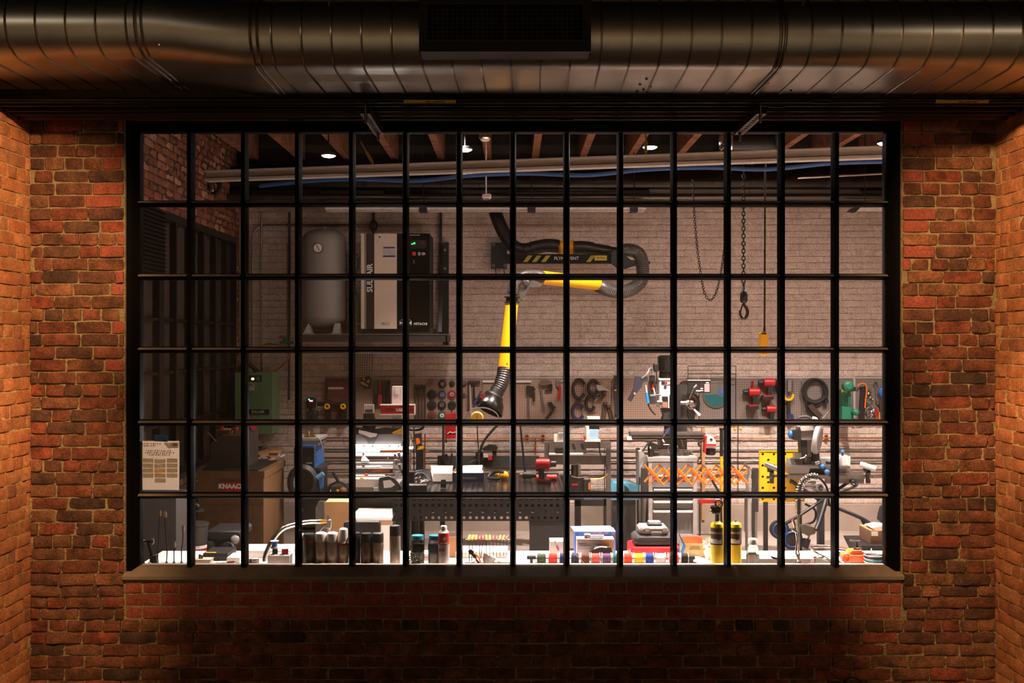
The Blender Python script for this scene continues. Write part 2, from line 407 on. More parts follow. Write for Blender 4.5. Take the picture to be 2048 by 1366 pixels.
# ---------------------------------------------------------------- side piers of the bay
PY = -.40
def pier(name, x, sgn, seed):
    b = B(); b.box(min(x, x + sgn * 1.6), max(x, x + sgn * 1.6), PY, 0, LOW - .4, 3.385)
    o = struct(name, b, MORT2)
    rz = PI / 2 if sgn < 0 else -PI / 2
    fr = (lambda u, z, d: ((x - d, u, z), rz)) if sgn < 0 else (lambda u, z, d: ((x + d, -u + PY, z), rz))
    F = lambda u, z, d: ((x + (-d if sgn < 0 else d), u, z), rz)
    place_bricks(o, lay(PY, -.004, LOW - .1, 3.38, hdr=6, first=2, seed=seed, mix=.25, H=.0725), V_SIDE, F, proud=.011, jit=.004, joint=.008)
    G = lambda u, z, d: ((u, PY + d, z), 0)
    ff = lay(*((x - 1.2, x) if sgn < 0 else (x, x + 1.2)), LOW - .1, 3.38, hdr=6, first=2, seed=seed + 1, mix=.2)
    place_bricks(o, ff, V_SIDE, G, proud=.010, jit=.003, limit=0)
    return o
pier('wall_bay_left', XL, -1, 31); pier('wall_bay_right', XR, 1, 33)
# ---------------------------------------------------------------- lobby shell on the camera's side
FLOORM = mat('concrete_floor', '9c8f86', .35, var=.18, scale=3, bump=.02)
LOBW = mat('lobby_plaster', 'b09070', .8, var=.1, scale=3)
DARK = mat('dark_ceiling', '1a1614', .8)
struct('floor', B().box(-6, 6, -13, 6.2, -.1, 0), FLOORM)
struct('wall_rear', B().box(-6, 6, -13.1, -13, 0, 4.9), LOBW)
struct('wall_lobby_left', B().box(-6.1, -6, -13, .3, 0, 4.9), LOBW); struct('wall_lobby_right', B().box(6, 6.1, -13, .3, 0, 4.9), LOBW)
struct('ceiling_lobby', B().box(-6.1, 6.1, -13.1, .28, 4.9, 5), DARK)
# ---------------------------------------------------------------- workshop shell
YB = 5.8; XI = -3.07; XO = 4.75; ZC = 4.45
struct('ceiling', B().box(XI - .2, XO + .2, .28, YB + .2, ZC, ZC + .1), mat('wood_deck', '4a3328', .85, var=.35, scale=6, bump=.05))
wbk = struct('wall_back', B().box(XI - .2, XO + .2, YB + .012, YB + .25, 0, ZC), PAINTM)
cb = pt(0, 1007, YB).z
Fb = lambda u, z, d: ((u, YB + .012 + d, z), 0)
bb = lay(XI + .02, XO, cb, 4.36, H=.0715, hdr=6, first=2, seed=41)
def near(q):
    u, z = (q[0] + q[1]) / 2, q[2]
    vis = (0.25 < u < 4.25 and 2.05 < z < 3.5)
    return (0 if vis else 5) + abs(u - 2.2) * .4 + abs(z - 2.75) * .5
place_bricks(wbk, bb, V_PNT, Fb, joint=.0055, jx=.15, proud=.0105, jit=.0018, limit=300, pick=near)
CONC = mat('curb_concrete', '9a8a7c', .8, var=.12, scale=4, bump=.04)
struct('baseboard_back', B().box(XI, XO, YB - .06, YB + .012, 0, cb - .002), CONC)
struct('wall_right', B().box(XO, XO + .2, .28, YB, 0, ZC), PAINTM)
struct('wall_front_inner', B().box(WR + .35, XO + .2, .1, .28, 0, ZC).box(XI - .2, WL - .2, .281, .285, 0, ZC), PAINTM)
# left wall with its dark steel window band
zh = pt(0, 480, YB).z; zs = .9
wlf = struct('wall_left', B().box(XI - .2, XI, .28, YB + .2, 0, zs).box(XI - .2, XI, .28, YB + .2, zh, ZC).box(XI - .2, XI, .28, .9, zs, zh).box(XI - .2, XI, 5.66, YB + .2, zs, zh), mat('dark_mortar', '3c302a', .9, var=.2))
Fl = lambda u, z, d: ((XI - d, u, z), PI / 2)
place_bricks(wlf, lay(2.35, YB, zh + .01, ZC - .05, hdr=6, first=2, seed=51), V_INB, Fl, proud=.008, jit=.003)
place_bricks(wlf, lay(3.6, YB, .36, zs - .05, hdr=9, first=3, seed=52), V_INB, Fl, proud=.008, jit=.003)
place_bricks(wlf, lay(5.68, YB, zs, zh, hdr=9, first=3, seed=53), V_INB, Fl, proud=.008, jit=.003)
BLK = mat('black_steel', '0c0b0a', .5, 0, var=.1)
LEDGE_LIT = mat('lit_ledge_tone', '7c6e64', .4, 0, var=.12)  # paler than the black frame: light on sill and ledges put into the colour
BLK.node_tree.nodes['Principled BSDF'].inputs['Specular IOR Level'].default_value = .04
struct('trim_shade', B().box(XI, XO, YB - .1, YB + .01, 3.76, ZC), mat('unlit_wall_dark', '1e1714', .7))  # dark board added to stand for the unlit top of the back wall
BLK2 = mat('black_steel_inner', '211d1c', .4, .2, var=.1)
def glass_mat():
    m = bpy.data.materials.new('window_glass'); m.use_nodes = True; nt = m.node_tree; N = nt.nodes; L = nt.links
    N.remove(N['Principled BSDF']); t = N.new('ShaderNodeBsdfTransparent'); t.inputs[0].default_value = (.97, .965, .96, 1)
    g = N.new('ShaderNodeBsdfGlossy'); g.inputs['Roughness'].default_value = .02; f = N.new('ShaderNodeFresnel'); f.inputs[0].default_value = 1.4
    x = N.new('ShaderNodeMixShader'); L.new(f.outputs[0], x.inputs[0]); L.new(t.outputs[0], x.inputs[1]); L.new(g.outputs[0], x.inputs[2])
    L.new(x.outputs[0], N['Material Output'].inputs[0]); return m
GL = glass_mat()
w2 = struct('window_2', B().box(XI - .12, XI + .02, .9, 5.66, zh - .06, zh), BLK2)
fr = B()
for y in (.9, 1.75, 2.62, 3.1, 3.55, 3.98, 4.4, 4.82, 5.24, 5.62):
    wdt = .16 if y in (1.75, 3.1) else .05
    B().box(XI - .09, XI + .015, y, y + wdt * .8, zs, zh - .06).build('mullion', BLK2, w2)
for z in (zs, 1.37, 1.83, 2.3):
    B().box(XI - .08, XI + .005, .95, 5.62, z, z + (.05 if z == zs else .025)).build('rail', BLK2, w2)
BLIND = mat('backed_glass', '4c4440', .15, var=.12, scale=2)
for y0, y1 in ((.94, 1.75), (1.88, 2.62), (2.66, 3.1), (3.23, 3.55), (3.59, 3.98), (4.02, 4.4), (4.44, 4.82), (4.86, 5.24), (5.28, 5.62)):
    B().box(XI - .05, XI - .045, y0, y1, zs + .04, zh - .06).build('pane', BLIND, w2)
lv = thing('wall_louver', 'black slatted vent louver high in the dark window band on the left', 'vent', (XI + .03, 2.75, 2.75))
B().box(XI + .0, XI + .03, 2.62, 3.2, 2.66, 3.26).build('backing', BLK2, lv)
for k in range(16):
    z = 2.69 + k * .036
    B().xpoly([(2.64, z), (3.18, z), (3.18, z + .006), (2.64, z + .006)], XI + .03, XI + .052).build('slat', BLK, lv)
# ---------------------------------------------------------------- window_1: outer frame, muntins, panes
w1 = struct('window_1', B().xpoly([(.02, WT), (.13, WT), (.13, WT - .055), (.06, WT - .055), (.02, WT - .03)], WL, WR), BLK)
x0s = (271.6 - 1024) / 350; pit = 108.7 / 350; pw = 95.5 / 350
rows = [(262.3, 397.3), (410.3, 545.3), (558.6, 693.4), (706.5, 841), (854, 988.3), (1001.5, 1136)]
YG = .085
zb0, zt0 = zz(1136), zz(262.3)
B().xpoly([(-.02, WB), (.13, WB), (.13, zb0), (.065, zb0), (.055, zb0 - .004), (-.02, WB + .018)], WL - .01, WR + .01).build('sill', LEDGE_LIT, w1)
for xa, xb in ((WL, x0s), (WR, x0s + 13 * pit + pw)):  # jambs
    xo, xi = xa, xb
    B().zpoly([(xo, .02), (xo + (xi - xo) * .45, .02), (xi, .065), (xi, .13), (xo, .13)][::1 if xi > xo else -1], WB + .01, WT).build('jamb', BLK, w1)
for i in range(13):
    a = x0s + i * pit + pw; b_ = x0s + (i + 1) * pit; c = (a + b_) / 2
    B().zpoly([(a, YG), (a + .003, .062), (c - .011, .035), (c + .011, .035), (b_ - .003, .062), (b_, YG), (b_, .1), (a, .1)], zb0, zt0).build('muntin', BLK, w1)
for j in range(5):
    zt_, zb_ = zz(rows[j][1]), zz(rows[j + 1][0]); c = (zt_ + zb_) / 2
    for i in range(14):
        a = x0s + i * pit; 
        B().xpoly([(YG, zt_), (.066, zt_ - .002), (.063, zt_ - .007), (.04, c + .004), (.04, c - .006), (.066, zb_ + .003), (YG, zb_), (.1, zb_), (.1, zt_)], a - .004, a + pw + .004).build('glazing_bar', BLK, w1)
        B().xpoly([(.0605, zt_ - .0075), (.039, c + .004), (.037, c + .0015), (.037, c + .004), (.058, zt_ - .0055)], a - .003, a + pw + .003).build('lit_bead', LEDGE_LIT, w1)  # thin strip coloured as light caught on the bar's upper slope
gb = B()
for j in range(6):
    for i in range(14):
        a = x0s + i * pit
        g = B().box(a - .002, a + pw + .002, YG + .004, YG + .008, zz(rows[j][1]) - .002, zz(rows[j][0]) + .002).build('pane', GL, w1, smooth=False)
# inner reveal of the opening, steel lintel
REV = mat('reveal_plaster', '2c2826', .7)
struct('trim_1', B().box(WL - .001, WL + .003, .13, .285, .8, WT).box(WR - .003, WR + .001, .13, .285, .8, WT).box(WL, WR, .13, .285, WT - .004, WT), REV)
LINT = mat('lintel_steel', '241a14', .3, .6)
struct('trim_2', B().xpoly([(-.09, WT + .004), (.0, WT + .004), (.0, WT + .1), (-.012, WT + .1), (-.012, WT + .018), (-.09, WT + .018)], XL, XR), LINT)
# ---------------------------------------------------------------- workshop ceiling joists, header
WOOD = mat('rough_joist', '8a5c44', .85, var=.4, scale=9, bump=.08)
for k in range(15):
    x = -2.9 + k * .52
    o = B().box(x, x + .075, .3, YB, 4.14, ZC).build('ceiling_joist', WOOD); o['kind'] = 'structure'
    if k < 14:
        if k % 2: B().box(x + .075, x + .52, 3.9, 3.95, 4.2, ZC).build('blocking', WOOD, o)
# ---------------------------------------------------------------- flat oval spiral duct across the top
GALV = mat('galvanised_sheet', 'b4b0a8', .32, 1., var=.1, scale=5, bump=.012, bscale=7)
GALV2 = mat('galvanised_seam', '8c8880', .3, 1., var=.1)
DKM = mat('dark_register', '1c1714', .5, .4)
Y1, Y2, r0, ZBm = -1.008, -.455, .163, 3.408
def oval(dz=0., g=0., n=14):
    P = []; r = r0 + g
    for k in range(n + 1):
        a = PI * 1.5 - PI * k / n; P.append((Y1 + r * math.cos(a), ZBm + dz + r0 + r * math.sin(a)))
    for k in range(n + 1):
        a = PI / 2 - PI * k / n; P.append((Y2 + r * math.cos(a), ZBm + dz + r0 + r * math.sin(a)))
    return P
def loft(secs):
    b = B(); vs = []; fs = []; n = len(secs[0][1])
    for x, P in secs: vs += [(x, y, z) for y, z in P]
    for i in range(len(secs) - 1):
        for k in range(n):
            j = (k + 1) % n; fs.append((i * n + k, i * n + j, (i + 1) * n + j, (i + 1) * n + k))
    return b.add(vs, fs)
duct = thing('air_duct', 'long silvery flat-oval spiral duct running across the whole top of the view', 'duct', (0, -.73, ZBm))
DZ = .048
xa, xb, xc = (300 - 1024) * 4.95 / FP, (512 - 1024) * 4.95 / FP, 3.6
def secs(x0, x1, dz, k=30): return [(x0 + (x1 - x0) * i / k, oval(dz)) for i in range(k + 1)]
loft(secs(-3.6, xa, DZ, 8)).build('duct_section', GALV, duct)
tr = [(xa + (xb - xa) * t, oval(DZ * (1 - (3 * t * t - 2 * t ** 3)) + 0.0, .004)) for t in [i / 12 for i in range(13)]]
loft(tr).build('offset_section', GALV, duct)
loft(secs(xb, xc, 0, 10)).build('duct_section', GALV, duct)
def seam_mesh(g, rr, dz):
    b = B(); P = oval(0, g); b.tube([(0.004 * math.sin(i * .2) * 0 + (.012 * (i / len(P)) - .006), y, z) for i, (y, z) in enumerate(P)], rr, 5, True); return b
sm = seam_mesh(.001, .0056, 0).build('seam', GALV2, duct); sm.location.x = xb + .1 ; sme = sm.data
def seam(x, dz, sc_=1.):
    o = bpy.data.objects.new('seam', sme); col.objects.link(o); o.parent = duct; o.location = (x, 0, dz); return o
bpy.data.objects.remove(sm)
x = xb + .10
while x < 3.55:
    if abs(x - 1.245) > .05: seam(x, 0)
    x += .1385
x = xa - .07
while x > -3.55: seam(x, DZ); x -= .1385
for x, dz in ((xa, DZ), (xa - .03, DZ), (xb, 0), (xb + .032, 0), (1.24, 0), (1.262, 0)):
    P = oval(dz, .004); B().tube([(x, y, z) for y, z in P], .007, 6, True).build('collar', GALV2, duct)
SCR = mat('screw_black', '0c0b0a', .4, .5)
for px, py in ((1280, 168), (1287, 178), (1274, 182), (1293, 157), (1270, 196), (1301, 172), (1535, 165), (1510, 185), (318, 110), (1582, 180)):
    d = (3.408 - EYE) * FP / (683 - py); p = Vector(((px - 1024) * d / FP, d - CD, ZBm + (DZ if px < 400 else 0)))
    B().cyl(p, p - Vector((0, 0, .006)), .006, n=8).build('screw', SCR, duct)
reg = thing('supply_register', 'dark rectangular supply grille with a wire grid mounted on the silvery duct', 'vent', (0, -1.2, 3.45))
ra, rc = pt(838, 103, -1.24), pt(1182, -20, -1.24)
ga, gc = pt(855, 80, -1.24), pt(1165, 9, -1.24)
b = B()
for X0, X1, Z0, Z1 in ((ra.x, rc.x, ra.z, ga.z), (ra.x, rc.x, gc.z, rc.z), (ra.x, ga.x, ga.z, gc.z), (gc.x, rc.x, ga.z, gc.z)): b.box(X0, X1, -1.24, -1.228, Z0, Z1)
b.box(ra.x, rc.x, -1.228, -1.0, ra.z, ra.z + .004).box(ra.x, ra.x + .004, -1.228, -1.02, ra.z, rc.z).box(rc.x - .004, rc.x, -1.228, -1.02, ra.z, rc.z)
b.build('flange', DKM, reg)
B().box(ra.x + .004, rc.x - .004, -1.19, -1.18, ra.z + .004, rc.z).build('backing', SCR, reg)
GRD = mat('register_wire', '3a322c', .45, .5)
b = B()
for k in range(1, 31): x = ga.x + (gc.x - ga.x) * k / 31; b.box(x - .0011, x + .0011, -1.232, -1.228, ga.z, gc.z)
for k in range(1, 8): z = ga.z + (gc.z - ga.z) * k / 8; b.box(ga.x, gc.x, -1.232, -1.23, z - .0011, z + .0011)
b.build('wire_grid', GRD, reg, kind='stuff')
B().box((ga.x + gc.x) / 2 - .003, (ga.x + gc.x) / 2 + .003, -1.234, -1.226, ga.z, gc.z).build('centre_bar', GRD, reg)
b = B().box(ga.x - .006, gc.x + .006, -1.246, -1.24, ga.z - .008, ga.z).box(ga.x - .006, gc.x + .006, -1.246, -1.24, gc.z, gc.z + .006); b.build('frame', GRD, reg)
for px, lbl in ((658, 'thin hanger rod with a small steel clip on the duct, left of the grille'), (1606, 'thin hanger rod with a small steel clip on the duct, right of the grille')):
    p = pt(px, 44, -1.13); t = thing('hanger_rod', lbl, 'hanger', p)
    B().cyl(p, (p.x, p.y, 4.9), .0045, n=8).build('rod', GALV2, t)
    B().box(p.x - .03, p.x + .03, p.y - .02, p.y + .1, p.z - .003, p.z + .003).build('clip', GALV, t)
    B().cyl(p - Vector((0, 0, .03)), p + Vector((0, 0, .012)), .009, n=6).build('nut', GALV2, t)
# ---------------------------------------------------------------- pipes and struts under the duct
PIPE = mat('black_pipe', '1f1a17', .28, .7, var=.15, scale=4); PIPE2 = mat('iron_pipe', '3a2a20', .35, .8, var=.25, scale=5)
def run(name, label, y, z, r, x0, x1, m, cat='pipe', coup=()):
    t = thing(name, label, cat, (0, y, z))
    B().cyl((x0, y, z), (x1, y, z), r, n=16).build('pipe', m, t)
    for c in coup: B().cyl((c - .04, y, z), (c + .04, y, z), r * 1.25, n=16).build('coupling', m, t)
    return t
gp = run('gas_pipe', 'black gas pipe with yellow labels close under the duct, frontmost of the pipes', -.50, 3.384, .015, -3.6, 3.6, PIPE, coup=(-2.1, 1.62))
YEL = mat('pipe_label_yellow', 'c79a10', .6); LBK = mat('label_black', '0a0908', .6)
run('gas_pipe', 'black pipe second from the duct above the window', -.44, 3.38, .017, -3.6, 3.6, PIPE, coup=(-1.95, 1.4))
run('conduit', 'thin dark conduit above the window with a long glint', -.33, 3.375, .016, XL + .01, XR - .01, PIPE)
run('conduit', 'thin bare metal flexible conduit above the window', -.25, 3.368, .013, XL + .01, XR - .01, PIPE2)
run('conduit', 'rusty brown pipe nearest the wall above the window', -.16, 3.372, .02, XL + .01, XR - .01, PIPE2, coup=(-1.2, .3))
for xl, xr, lab in ((808, 912, 0), (1870, 1976, 1)):
    a = pt(xl, 215, -.5).x; c = pt(xr, 215, -.5).x
    b = B(); vs = []; n = 8
    for i in range(n + 1):
        an = -PI * .5 - PI * .45 + PI * .5 * i / n
        for X in (a, c): vs.append((X, -.5 + .0162 * math.cos(an), 3.384 + .0162 * math.sin(an)))
    b.add(vs, [(2 * i, 2 * i + 1, 2 * i + 3, 2 * i + 2) for i in range(n)]); lb = b.build('pipe_label', YEL, gp, label='yellow label with black lettering')
    text('NATURAL GAS' , ((a + c) / 2 + .03, -.5 - .0125, 3.384 - .0125), .012, LBK, lb, rot=(PI / 4, 0, PI), sx=.9)
STR = mat('strut_steel', '6a625a', .4, .9)
for xa_, lbl in ((735, 'slotted steel strut bracket above the window, under the left half of the duct'), (1490, 'slotted steel strut bracket above the window, under the right half of the duct')):
    X = (xa_ - 1024) * 5.72 / FP; t = thing('strut_bracket', lbl, 'bracket', (X, 0, 3.32))
    b = B()
    n = 11; L = .56
    b = perf(n, 1, L / n, .014, (X - .0, -L, 3.30), (0, 1, 0), (1, 0, 0), .002)
    b.add([(X + .051, -L, 3.30), (X + .051, 0, 3.30), (X + .051, 0, 3.34), (X + .051, -L, 3.34)], [(0, 1, 2, 3)])
    b.add([(X, -L, 3.30), (X, 0, 3.30), (X, 0, 3.34), (X, -L, 3.34)], [(0, 3, 2, 1)])
    b.build('slotted_strut', STR, t, smooth=False)
    for y in (-L + .03, -.03): B().cyl((X + .025, y, 3.26), (X + .025, y, 3.35), .008, n=6).build('bolt', STR, t)
# ================================================================ common materials
K = mat('black_plastic', '141312', .5); K2 = mat('black_gloss', '100f0f', .25); DG = mat('dark_grey_paint', '2e2c2b', .5); MG = mat('mid_grey_paint', '6e6a68', .5)
LG = mat('light_grey_paint', 'a5a19e', .45); WH = mat('white_paint', 'dcd6d0', .45, var=.04); CHR = mat('bright_steel', 'c0bcb6', .18, 1.); STL = mat('brushed_steel', '8a8682', .35, .9)
RED = mat('red_paint', 'a4181e', .4); YEL2 = mat('yellow_paint', 'f0b010', .4, var=.05); ORG = mat('orange_paint', 'f0761a', .4, var=.05); BLU = mat('blue_paint', '2c6cb0', .45)
TEAL = mat('teal_paint', '2f7f90', .5); GRN = mat('green_paint', '5d7f5a', .5, var=.05); DGRN = mat('dark_green_paint', '1f6b50', .45); CARD = mat('cardboard', 'b08558', .85, var=.08); PAP = mat('white_paper', 'e6e0d8', .8, var=.03)
COP = mat('copper', 'c06a40', .3, 1.); BRS = mat('brass', 'c79a45', .3, 1.); RUB = mat('rubber_hose', '1a1817', .55); NAV = mat('navy_blue', '23264d', .5); TAN = mat('tan_enamel', '6e4c2e', .5, var=.1); WHT = mat('white_lettering', 'eeeae4', .6)
LEDG = mat('led_green', '30ff60', .4, emit=6); LEDP = mat('led_pink', 'ff70b0', .4, emit=8); LEDO = mat('led_orange', 'ffb070', .4, emit=6)
LAMPE = mat('lamp_glow', 'fff2e8', .4, emit=60)
def rowz(py, Y): return EYE - (py - 683) * S(Y)
# ---------------------------------------------------------------- things on the back wall, left
def conduit(P, Y, rp, label, m, group=None): return one(B().pt_(P, Y, rp, 8, 5), 'conduit', label, 'pipe', m, group)
conduit([(505, 730), (505, 600), (505, 490), (508, 465), (524, 451), (560, 450), (700, 450), (744, 450)], 5.76, 1.8, 'bent grey conduit rising left of the air tank and running over it', STL)
conduit([(523, 425), (523, 560), (523, 745)], 5.74, 1.8, 'straight vertical grey conduit beside the bent one left of the tank', STL)
conduit([(579, 425), (579, 560), (578, 800)], 5.72, 2.4, 'thick dark vertical pipe just left of the air tank', DG)
conduit([(558, 690), (527, 692), (525, 745), (531, 748)], 5.7, 1.3, 'thin copper tube bending down to the green dryer cabinet', COP)
conduit([(580, 690), (575, 720), (548, 745)], 5.6, 1.3, 'thin copper tube slanting down to the top of the green dryer', COP)
eb = thing('junction_box', 'small dark double switch box on the conduit above the beige compressor', 'box', pt(747, 455, 5.78))
B().pbev(740, 440, 753, 460, 5.72, .08).build('box', DG, eb); B().pb(743, 444, 746, 456, 5.71, .01).pb(748, 444, 751, 456, 5.71, .01).build('switch_plate', MG, eb); B().pc(747, 460, 747, 470, 5.75, 3).build('pipe_stub', DG, eb); B().pc(747, 425, 747, 440, 5.75, 3).build('pipe_stub', DG, eb)
va = thing('air_valve', 'small dark valve block with a red button at the end of a copper tube', 'valve', pt(573, 690, 5.78))
B().pb(565, 673, 578, 682, 5.72, .08).pc(560, 685, 588, 685, 5.72, 3).build('body', DGRN, va); B().pc(562, 676, 562, 671, 5.72, 3.5).build('button', RED, va)
# shelf
sh = thing('equipment_shelf', 'dark steel wall platform carrying the grey tank and the beige compressor', 'shelf', pt(745, 684, 5.5))
B().pb(594, 668, 894, 670, 5.15, .64).build('deck', STL, sh); B().pb(594, 670, 894, 684, 5.16, .03).pb(594, 670, 597, 684, 5.16, .64).pb(891, 670, 894, 684, 5.16, .64).build('rim', DG, sh)
b = B(); b.pb(886, 484, 897, 690, 5.72, .08).build('bracket_plate', K, sh)
B().pb(879.5, 425, 883.5, 668, 5.74, .06).build('post', K, sh)
a1, a2 = pt(884, 500, 5.7), pt(880, 664, 5.2); B().add([a1 + Vector((-.02, 0, 0)), a1 + Vector((.02, 0, 0)), a2 + Vector((.02, 0, 0)), a2 + Vector((-.02, 0, 0)), a1 + Vector((-.02, .03, .04)), a1 + Vector((.02, .03, .04)), a2 + Vector((.02, .03, .04)), a2 + Vector((-.02, .03, .04))], [(0, 3, 2, 1), (4, 5, 6, 7), (0, 1, 5, 4), (3, 7, 6, 2), (1, 2, 6, 5), (0, 4, 7, 3)]).build('diagonal_brace', DG, sh)
for py in (500, 537): B().pc(890, py, 890, py + .01, 5.72, 3).cyl(pt(890, py, 5.7), pt(890, py, 5.73), .016, n=10).build('bolt', STL, sh)
# air tank
Yt = 5.45; st = S(Yt); c = pt(648, 668, Yt); tank = thing('air_tank', 'tall grey pressure tank with a round gauge standing on the wall platform', 'tank', (c.x, Yt, 2.2))
TG = mat('tank_grey', '8d8884', .45, var=.03); Rt = 43.5 * st
def tz(py): return rowz(py, Yt)
B().lathe((c.x, Yt, 0), [(.001, tz(657)), (.35 * Rt, tz(655)), (.75 * Rt, tz(649)), (.95 * Rt, tz(641)), (Rt * .985, tz(638)), (Rt * .985, tz(637.4))], 40).build('lower_dome', TG, tank)
B().lathe((c.x, Yt, 0), [(Rt, tz(637)), (Rt, tz(482))], 40).build('shell', TG, tank)
B().lathe((c.x, Yt, 0), [(Rt * .99, tz(482)), (Rt * .96, tz(474)), (Rt * .82, tz(466)), (Rt * .5, tz(460)), (Rt * .2, tz(458)), (.03, tz(458)), (.03, tz(454)), (.001, tz(454))], 40).build('upper_dome', TG, tank)
for px in (612, 670):
    q = -1 if px < 648 else 1; x0 = pt(px, 0, 5.27).x; zt = tz(647); z0 = 2.2
    B().add([(x0 - .02 * 1, 5.22, z0), (x0 + .055, 5.22, z0), (x0 + .055 + (-.03 if q < 0 else .0), 5.3, zt), (x0 + (.03 if q < 0 else -.0) - .01, 5.3, zt), (x0 - .02, 5.4, z0), (x0 + .055, 5.4, z0), (x0 + .04, 5.4, zt), (x0, 5.4, zt)],
            [(0, 1, 2, 3), (1, 5, 6, 2), (0, 3, 7, 4), (3, 2, 6, 7), (4, 7, 6, 5), (0, 4, 5, 1)]).box(x0 - .03, x0 + .07, 5.18, 5.42, z0, z0 + .012).build('foot', mat('foot_grey', 'b0aca8', .5), tank)
g0 = pt(636, 496, 5.2); B().lathe(g0 + Vector((0, .06, 0)), [(.05, 0), (.05, .06), (.044, .066)], 24, ax=(0, -1, 0)).build('gauge_case', K, tank)
gd = B().lathe(g0 + Vector((0, .0, 0)), [(.045, 0), (.045, .008), (.001, .0081)], 24, ax=(0, -1, 0)).build('gauge_dial', PAP, tank)
B().pc(636, 496, 633, 490, 5.19, .7, n=5).pc(636, 496, 638, 501, 5.19, .7, n=5).build('needle', K, gd)
# compressor
Yc = 5.2; cp = thing('air_compressor', 'upright beige and black air compressor cabinet on the wall platform', 'compressor', (pt(791, 0, Yc).x, 5.4, 2.2))
BEI = mat('beige_enamel', 'd8c6b4', .5, var=.03)
B().pb(722.5, 467.5, 859.5, 657, Yc, .5).build('casing', DG, cp); B().pb(727, 657, 865, 668.5, Yc + .03, .5).build('plinth', DG, cp)
B().pb(722, 467, 729, 657.5, Yc - .012, .02).pb(730.6, 467, 731.6, 657.5, Yc - .012, .02).build('white_stripe', BEI, cp)
B().pb(732.5, 467, 747.5, 657.5, Yc - .012, .02).build('name_panel', mat('umber_panel', '2b211b', .5), cp)
B().pb(748.5, 467, 793.5, 657.5, Yc - .02, .03).build('door', BEI, cp)
dp = B().pb(794.5, 467, 859.5, 657.5, Yc - .012, .02).build('control_panel', K2, cp)
text('SULLAIR', pt(740, 556, Yc - .013), 11.5 * S(Yc), WHT, cp, rot=(PI / 2, -PI / 2, 0), sx=.98, bold=.002)
text('SRL5.5', pt(771, 647.5, Yc - .021), 5 * S(Yc), DG, cp, sx=.9); text('HITACHI', pt(841, 648, Yc - .013), 5 * S(Yc), WHT, cp, bold=.0006)
lg = B().pbev(798, 638, 824, 653.5, Yc - .016, .01, 3).build('emblem', WHT, cp)
for x0, y0 in ((800, 639.5), (812, 639.5), (800, 646.8), (812, 646.8)): B().pbev(x0, y0, x0 + 10, y0 + 5.6, Yc - .019, .006, 1.5).build('emblem_field', NAV, lg)
B().pb(766, 493, 790.5, 514, Yc - .023, .004).build('sticker', mat('sticker_white', 'b8b2bc', .6), cp)
B().pb(767, 494, 789.5, 496.5, Yc - .025, .003).build('sticker_print', NAV, cp); B().pb(766, 511, 790.5, 514, Yc - .025, .003).build('sticker_print', NAV, cp)
B().pb(758, 472.5, 761, 475.5, Yc - .025, .006).build('badge', K, cp)
B().pb(820, 480, 853, 497, Yc - .02, .01).build('display_bezel', K, cp)
B().pb(827, 485, 830, 488, Yc - .023, .004).pb(823, 487, 825, 489, Yc - .023, .004).build('indicator', LEDG, cp); B().pb(842, 482, 849, 489, Yc - .023, .004).build('red_display', mat('dull_red', '5a1418', .5), cp)
B().lathe(pt(828, 507.5, Yc - .014), [(.023, 0), (.023, .015), (.017, .02)], 16, ax=(0, -1, 0)).build('stop_button', mat('button_orange', 'c8482a', .5), cp)
B().pb(836, 504.5, 841, 510.5, Yc - .016, .006).pbev(843, 504.5, 850.5, 510.5, Yc - .016, .006, 1.5).build('symbol', LG, cp); B().pc(827.5, 520, 827.5, 527, Yc - .014, 1.2).build('lock', STL, cp)
B().pb(819, 469.5, 840, 471, Yc - .016, .006).build('trim_strip', LG, cp)
B().pb(700, 646.5, 722, 649, Yc + .1, .03).build('side_plate', LG, cp); B().pc(716, 505, 716, 508, Yc + .2, 6).build('side_fitting', LG, cp); B().pc(716, 512, 716, 515, Yc + .2, 6).build('side_fitting', LG, cp)
B().pt_([(712, 505), (716, 530), (706, 560), (716, 600), (716, 662)], Yc + .22, 2.5, 8).build('side_hose', MG, cp)
# dryer
Yd = 5.1; dr = thing('air_dryer', 'pale green dryer cabinet with lit control strip on the back wall at left', 'machine', (pt(515, 0, Yd).x, 5.5, rowz(868, Yd)))
B().pb(470, 745.5, 544, 868, Yd, .35).build('cabinet', GRN, dr); B().pb(472, 748, 543, 866, Yd + .35, .35).build('rear_housing', mat('green_back', '4c6a4a', .6), dr)
cpn = B().pb(486, 750.5, 523, 762.5, Yd - .012, .02).build('control_strip', K, dr)
B().pb(489, 754, 492, 759, Yd - .018, .01).build('green_lamp', LEDG, cpn); B().pbev(502.5, 755.5, 508, 760, Yd - .018, .01, 1).build('orange_lamp', LEDO, cpn); B().pb(513, 753, 519, 761, Yd - .016, .01).build('switch', MG, cpn)
for y0, y1 in ((765.5, 772), (773.5, 781)): B().pb(486, y0, 508.5, y1, Yd - .006, .01).build('label_plate', mat('pale_label', 'a8a4a8', .6), dr)
B().pb(486, 767.5, 505, 769.5, Yd - .009, .01).build('label_print', NAV, dr)
npn = B().pb(484, 819, 538, 828.5, Yd - .01, .02).build('name_plate', K, dr); text('SULLAIR', pt(516, 823.8, Yd - .011), 5 * S(Yd), mat('green_lettering', 'a8b8a0', .6), npn, bold=.001)
B().pc(488, 824, 493, 824, Yd - .012, 2.6, n=12).build('emblem', mat('green_lettering'), npn)
B().pt_([(480, 745, Yd + .2), (484, 732, Yd + .2), (500, 730, Yd + .2), (515, 745, Yd + .2)], Yd, 5, 10).build('top_hose', K, dr)
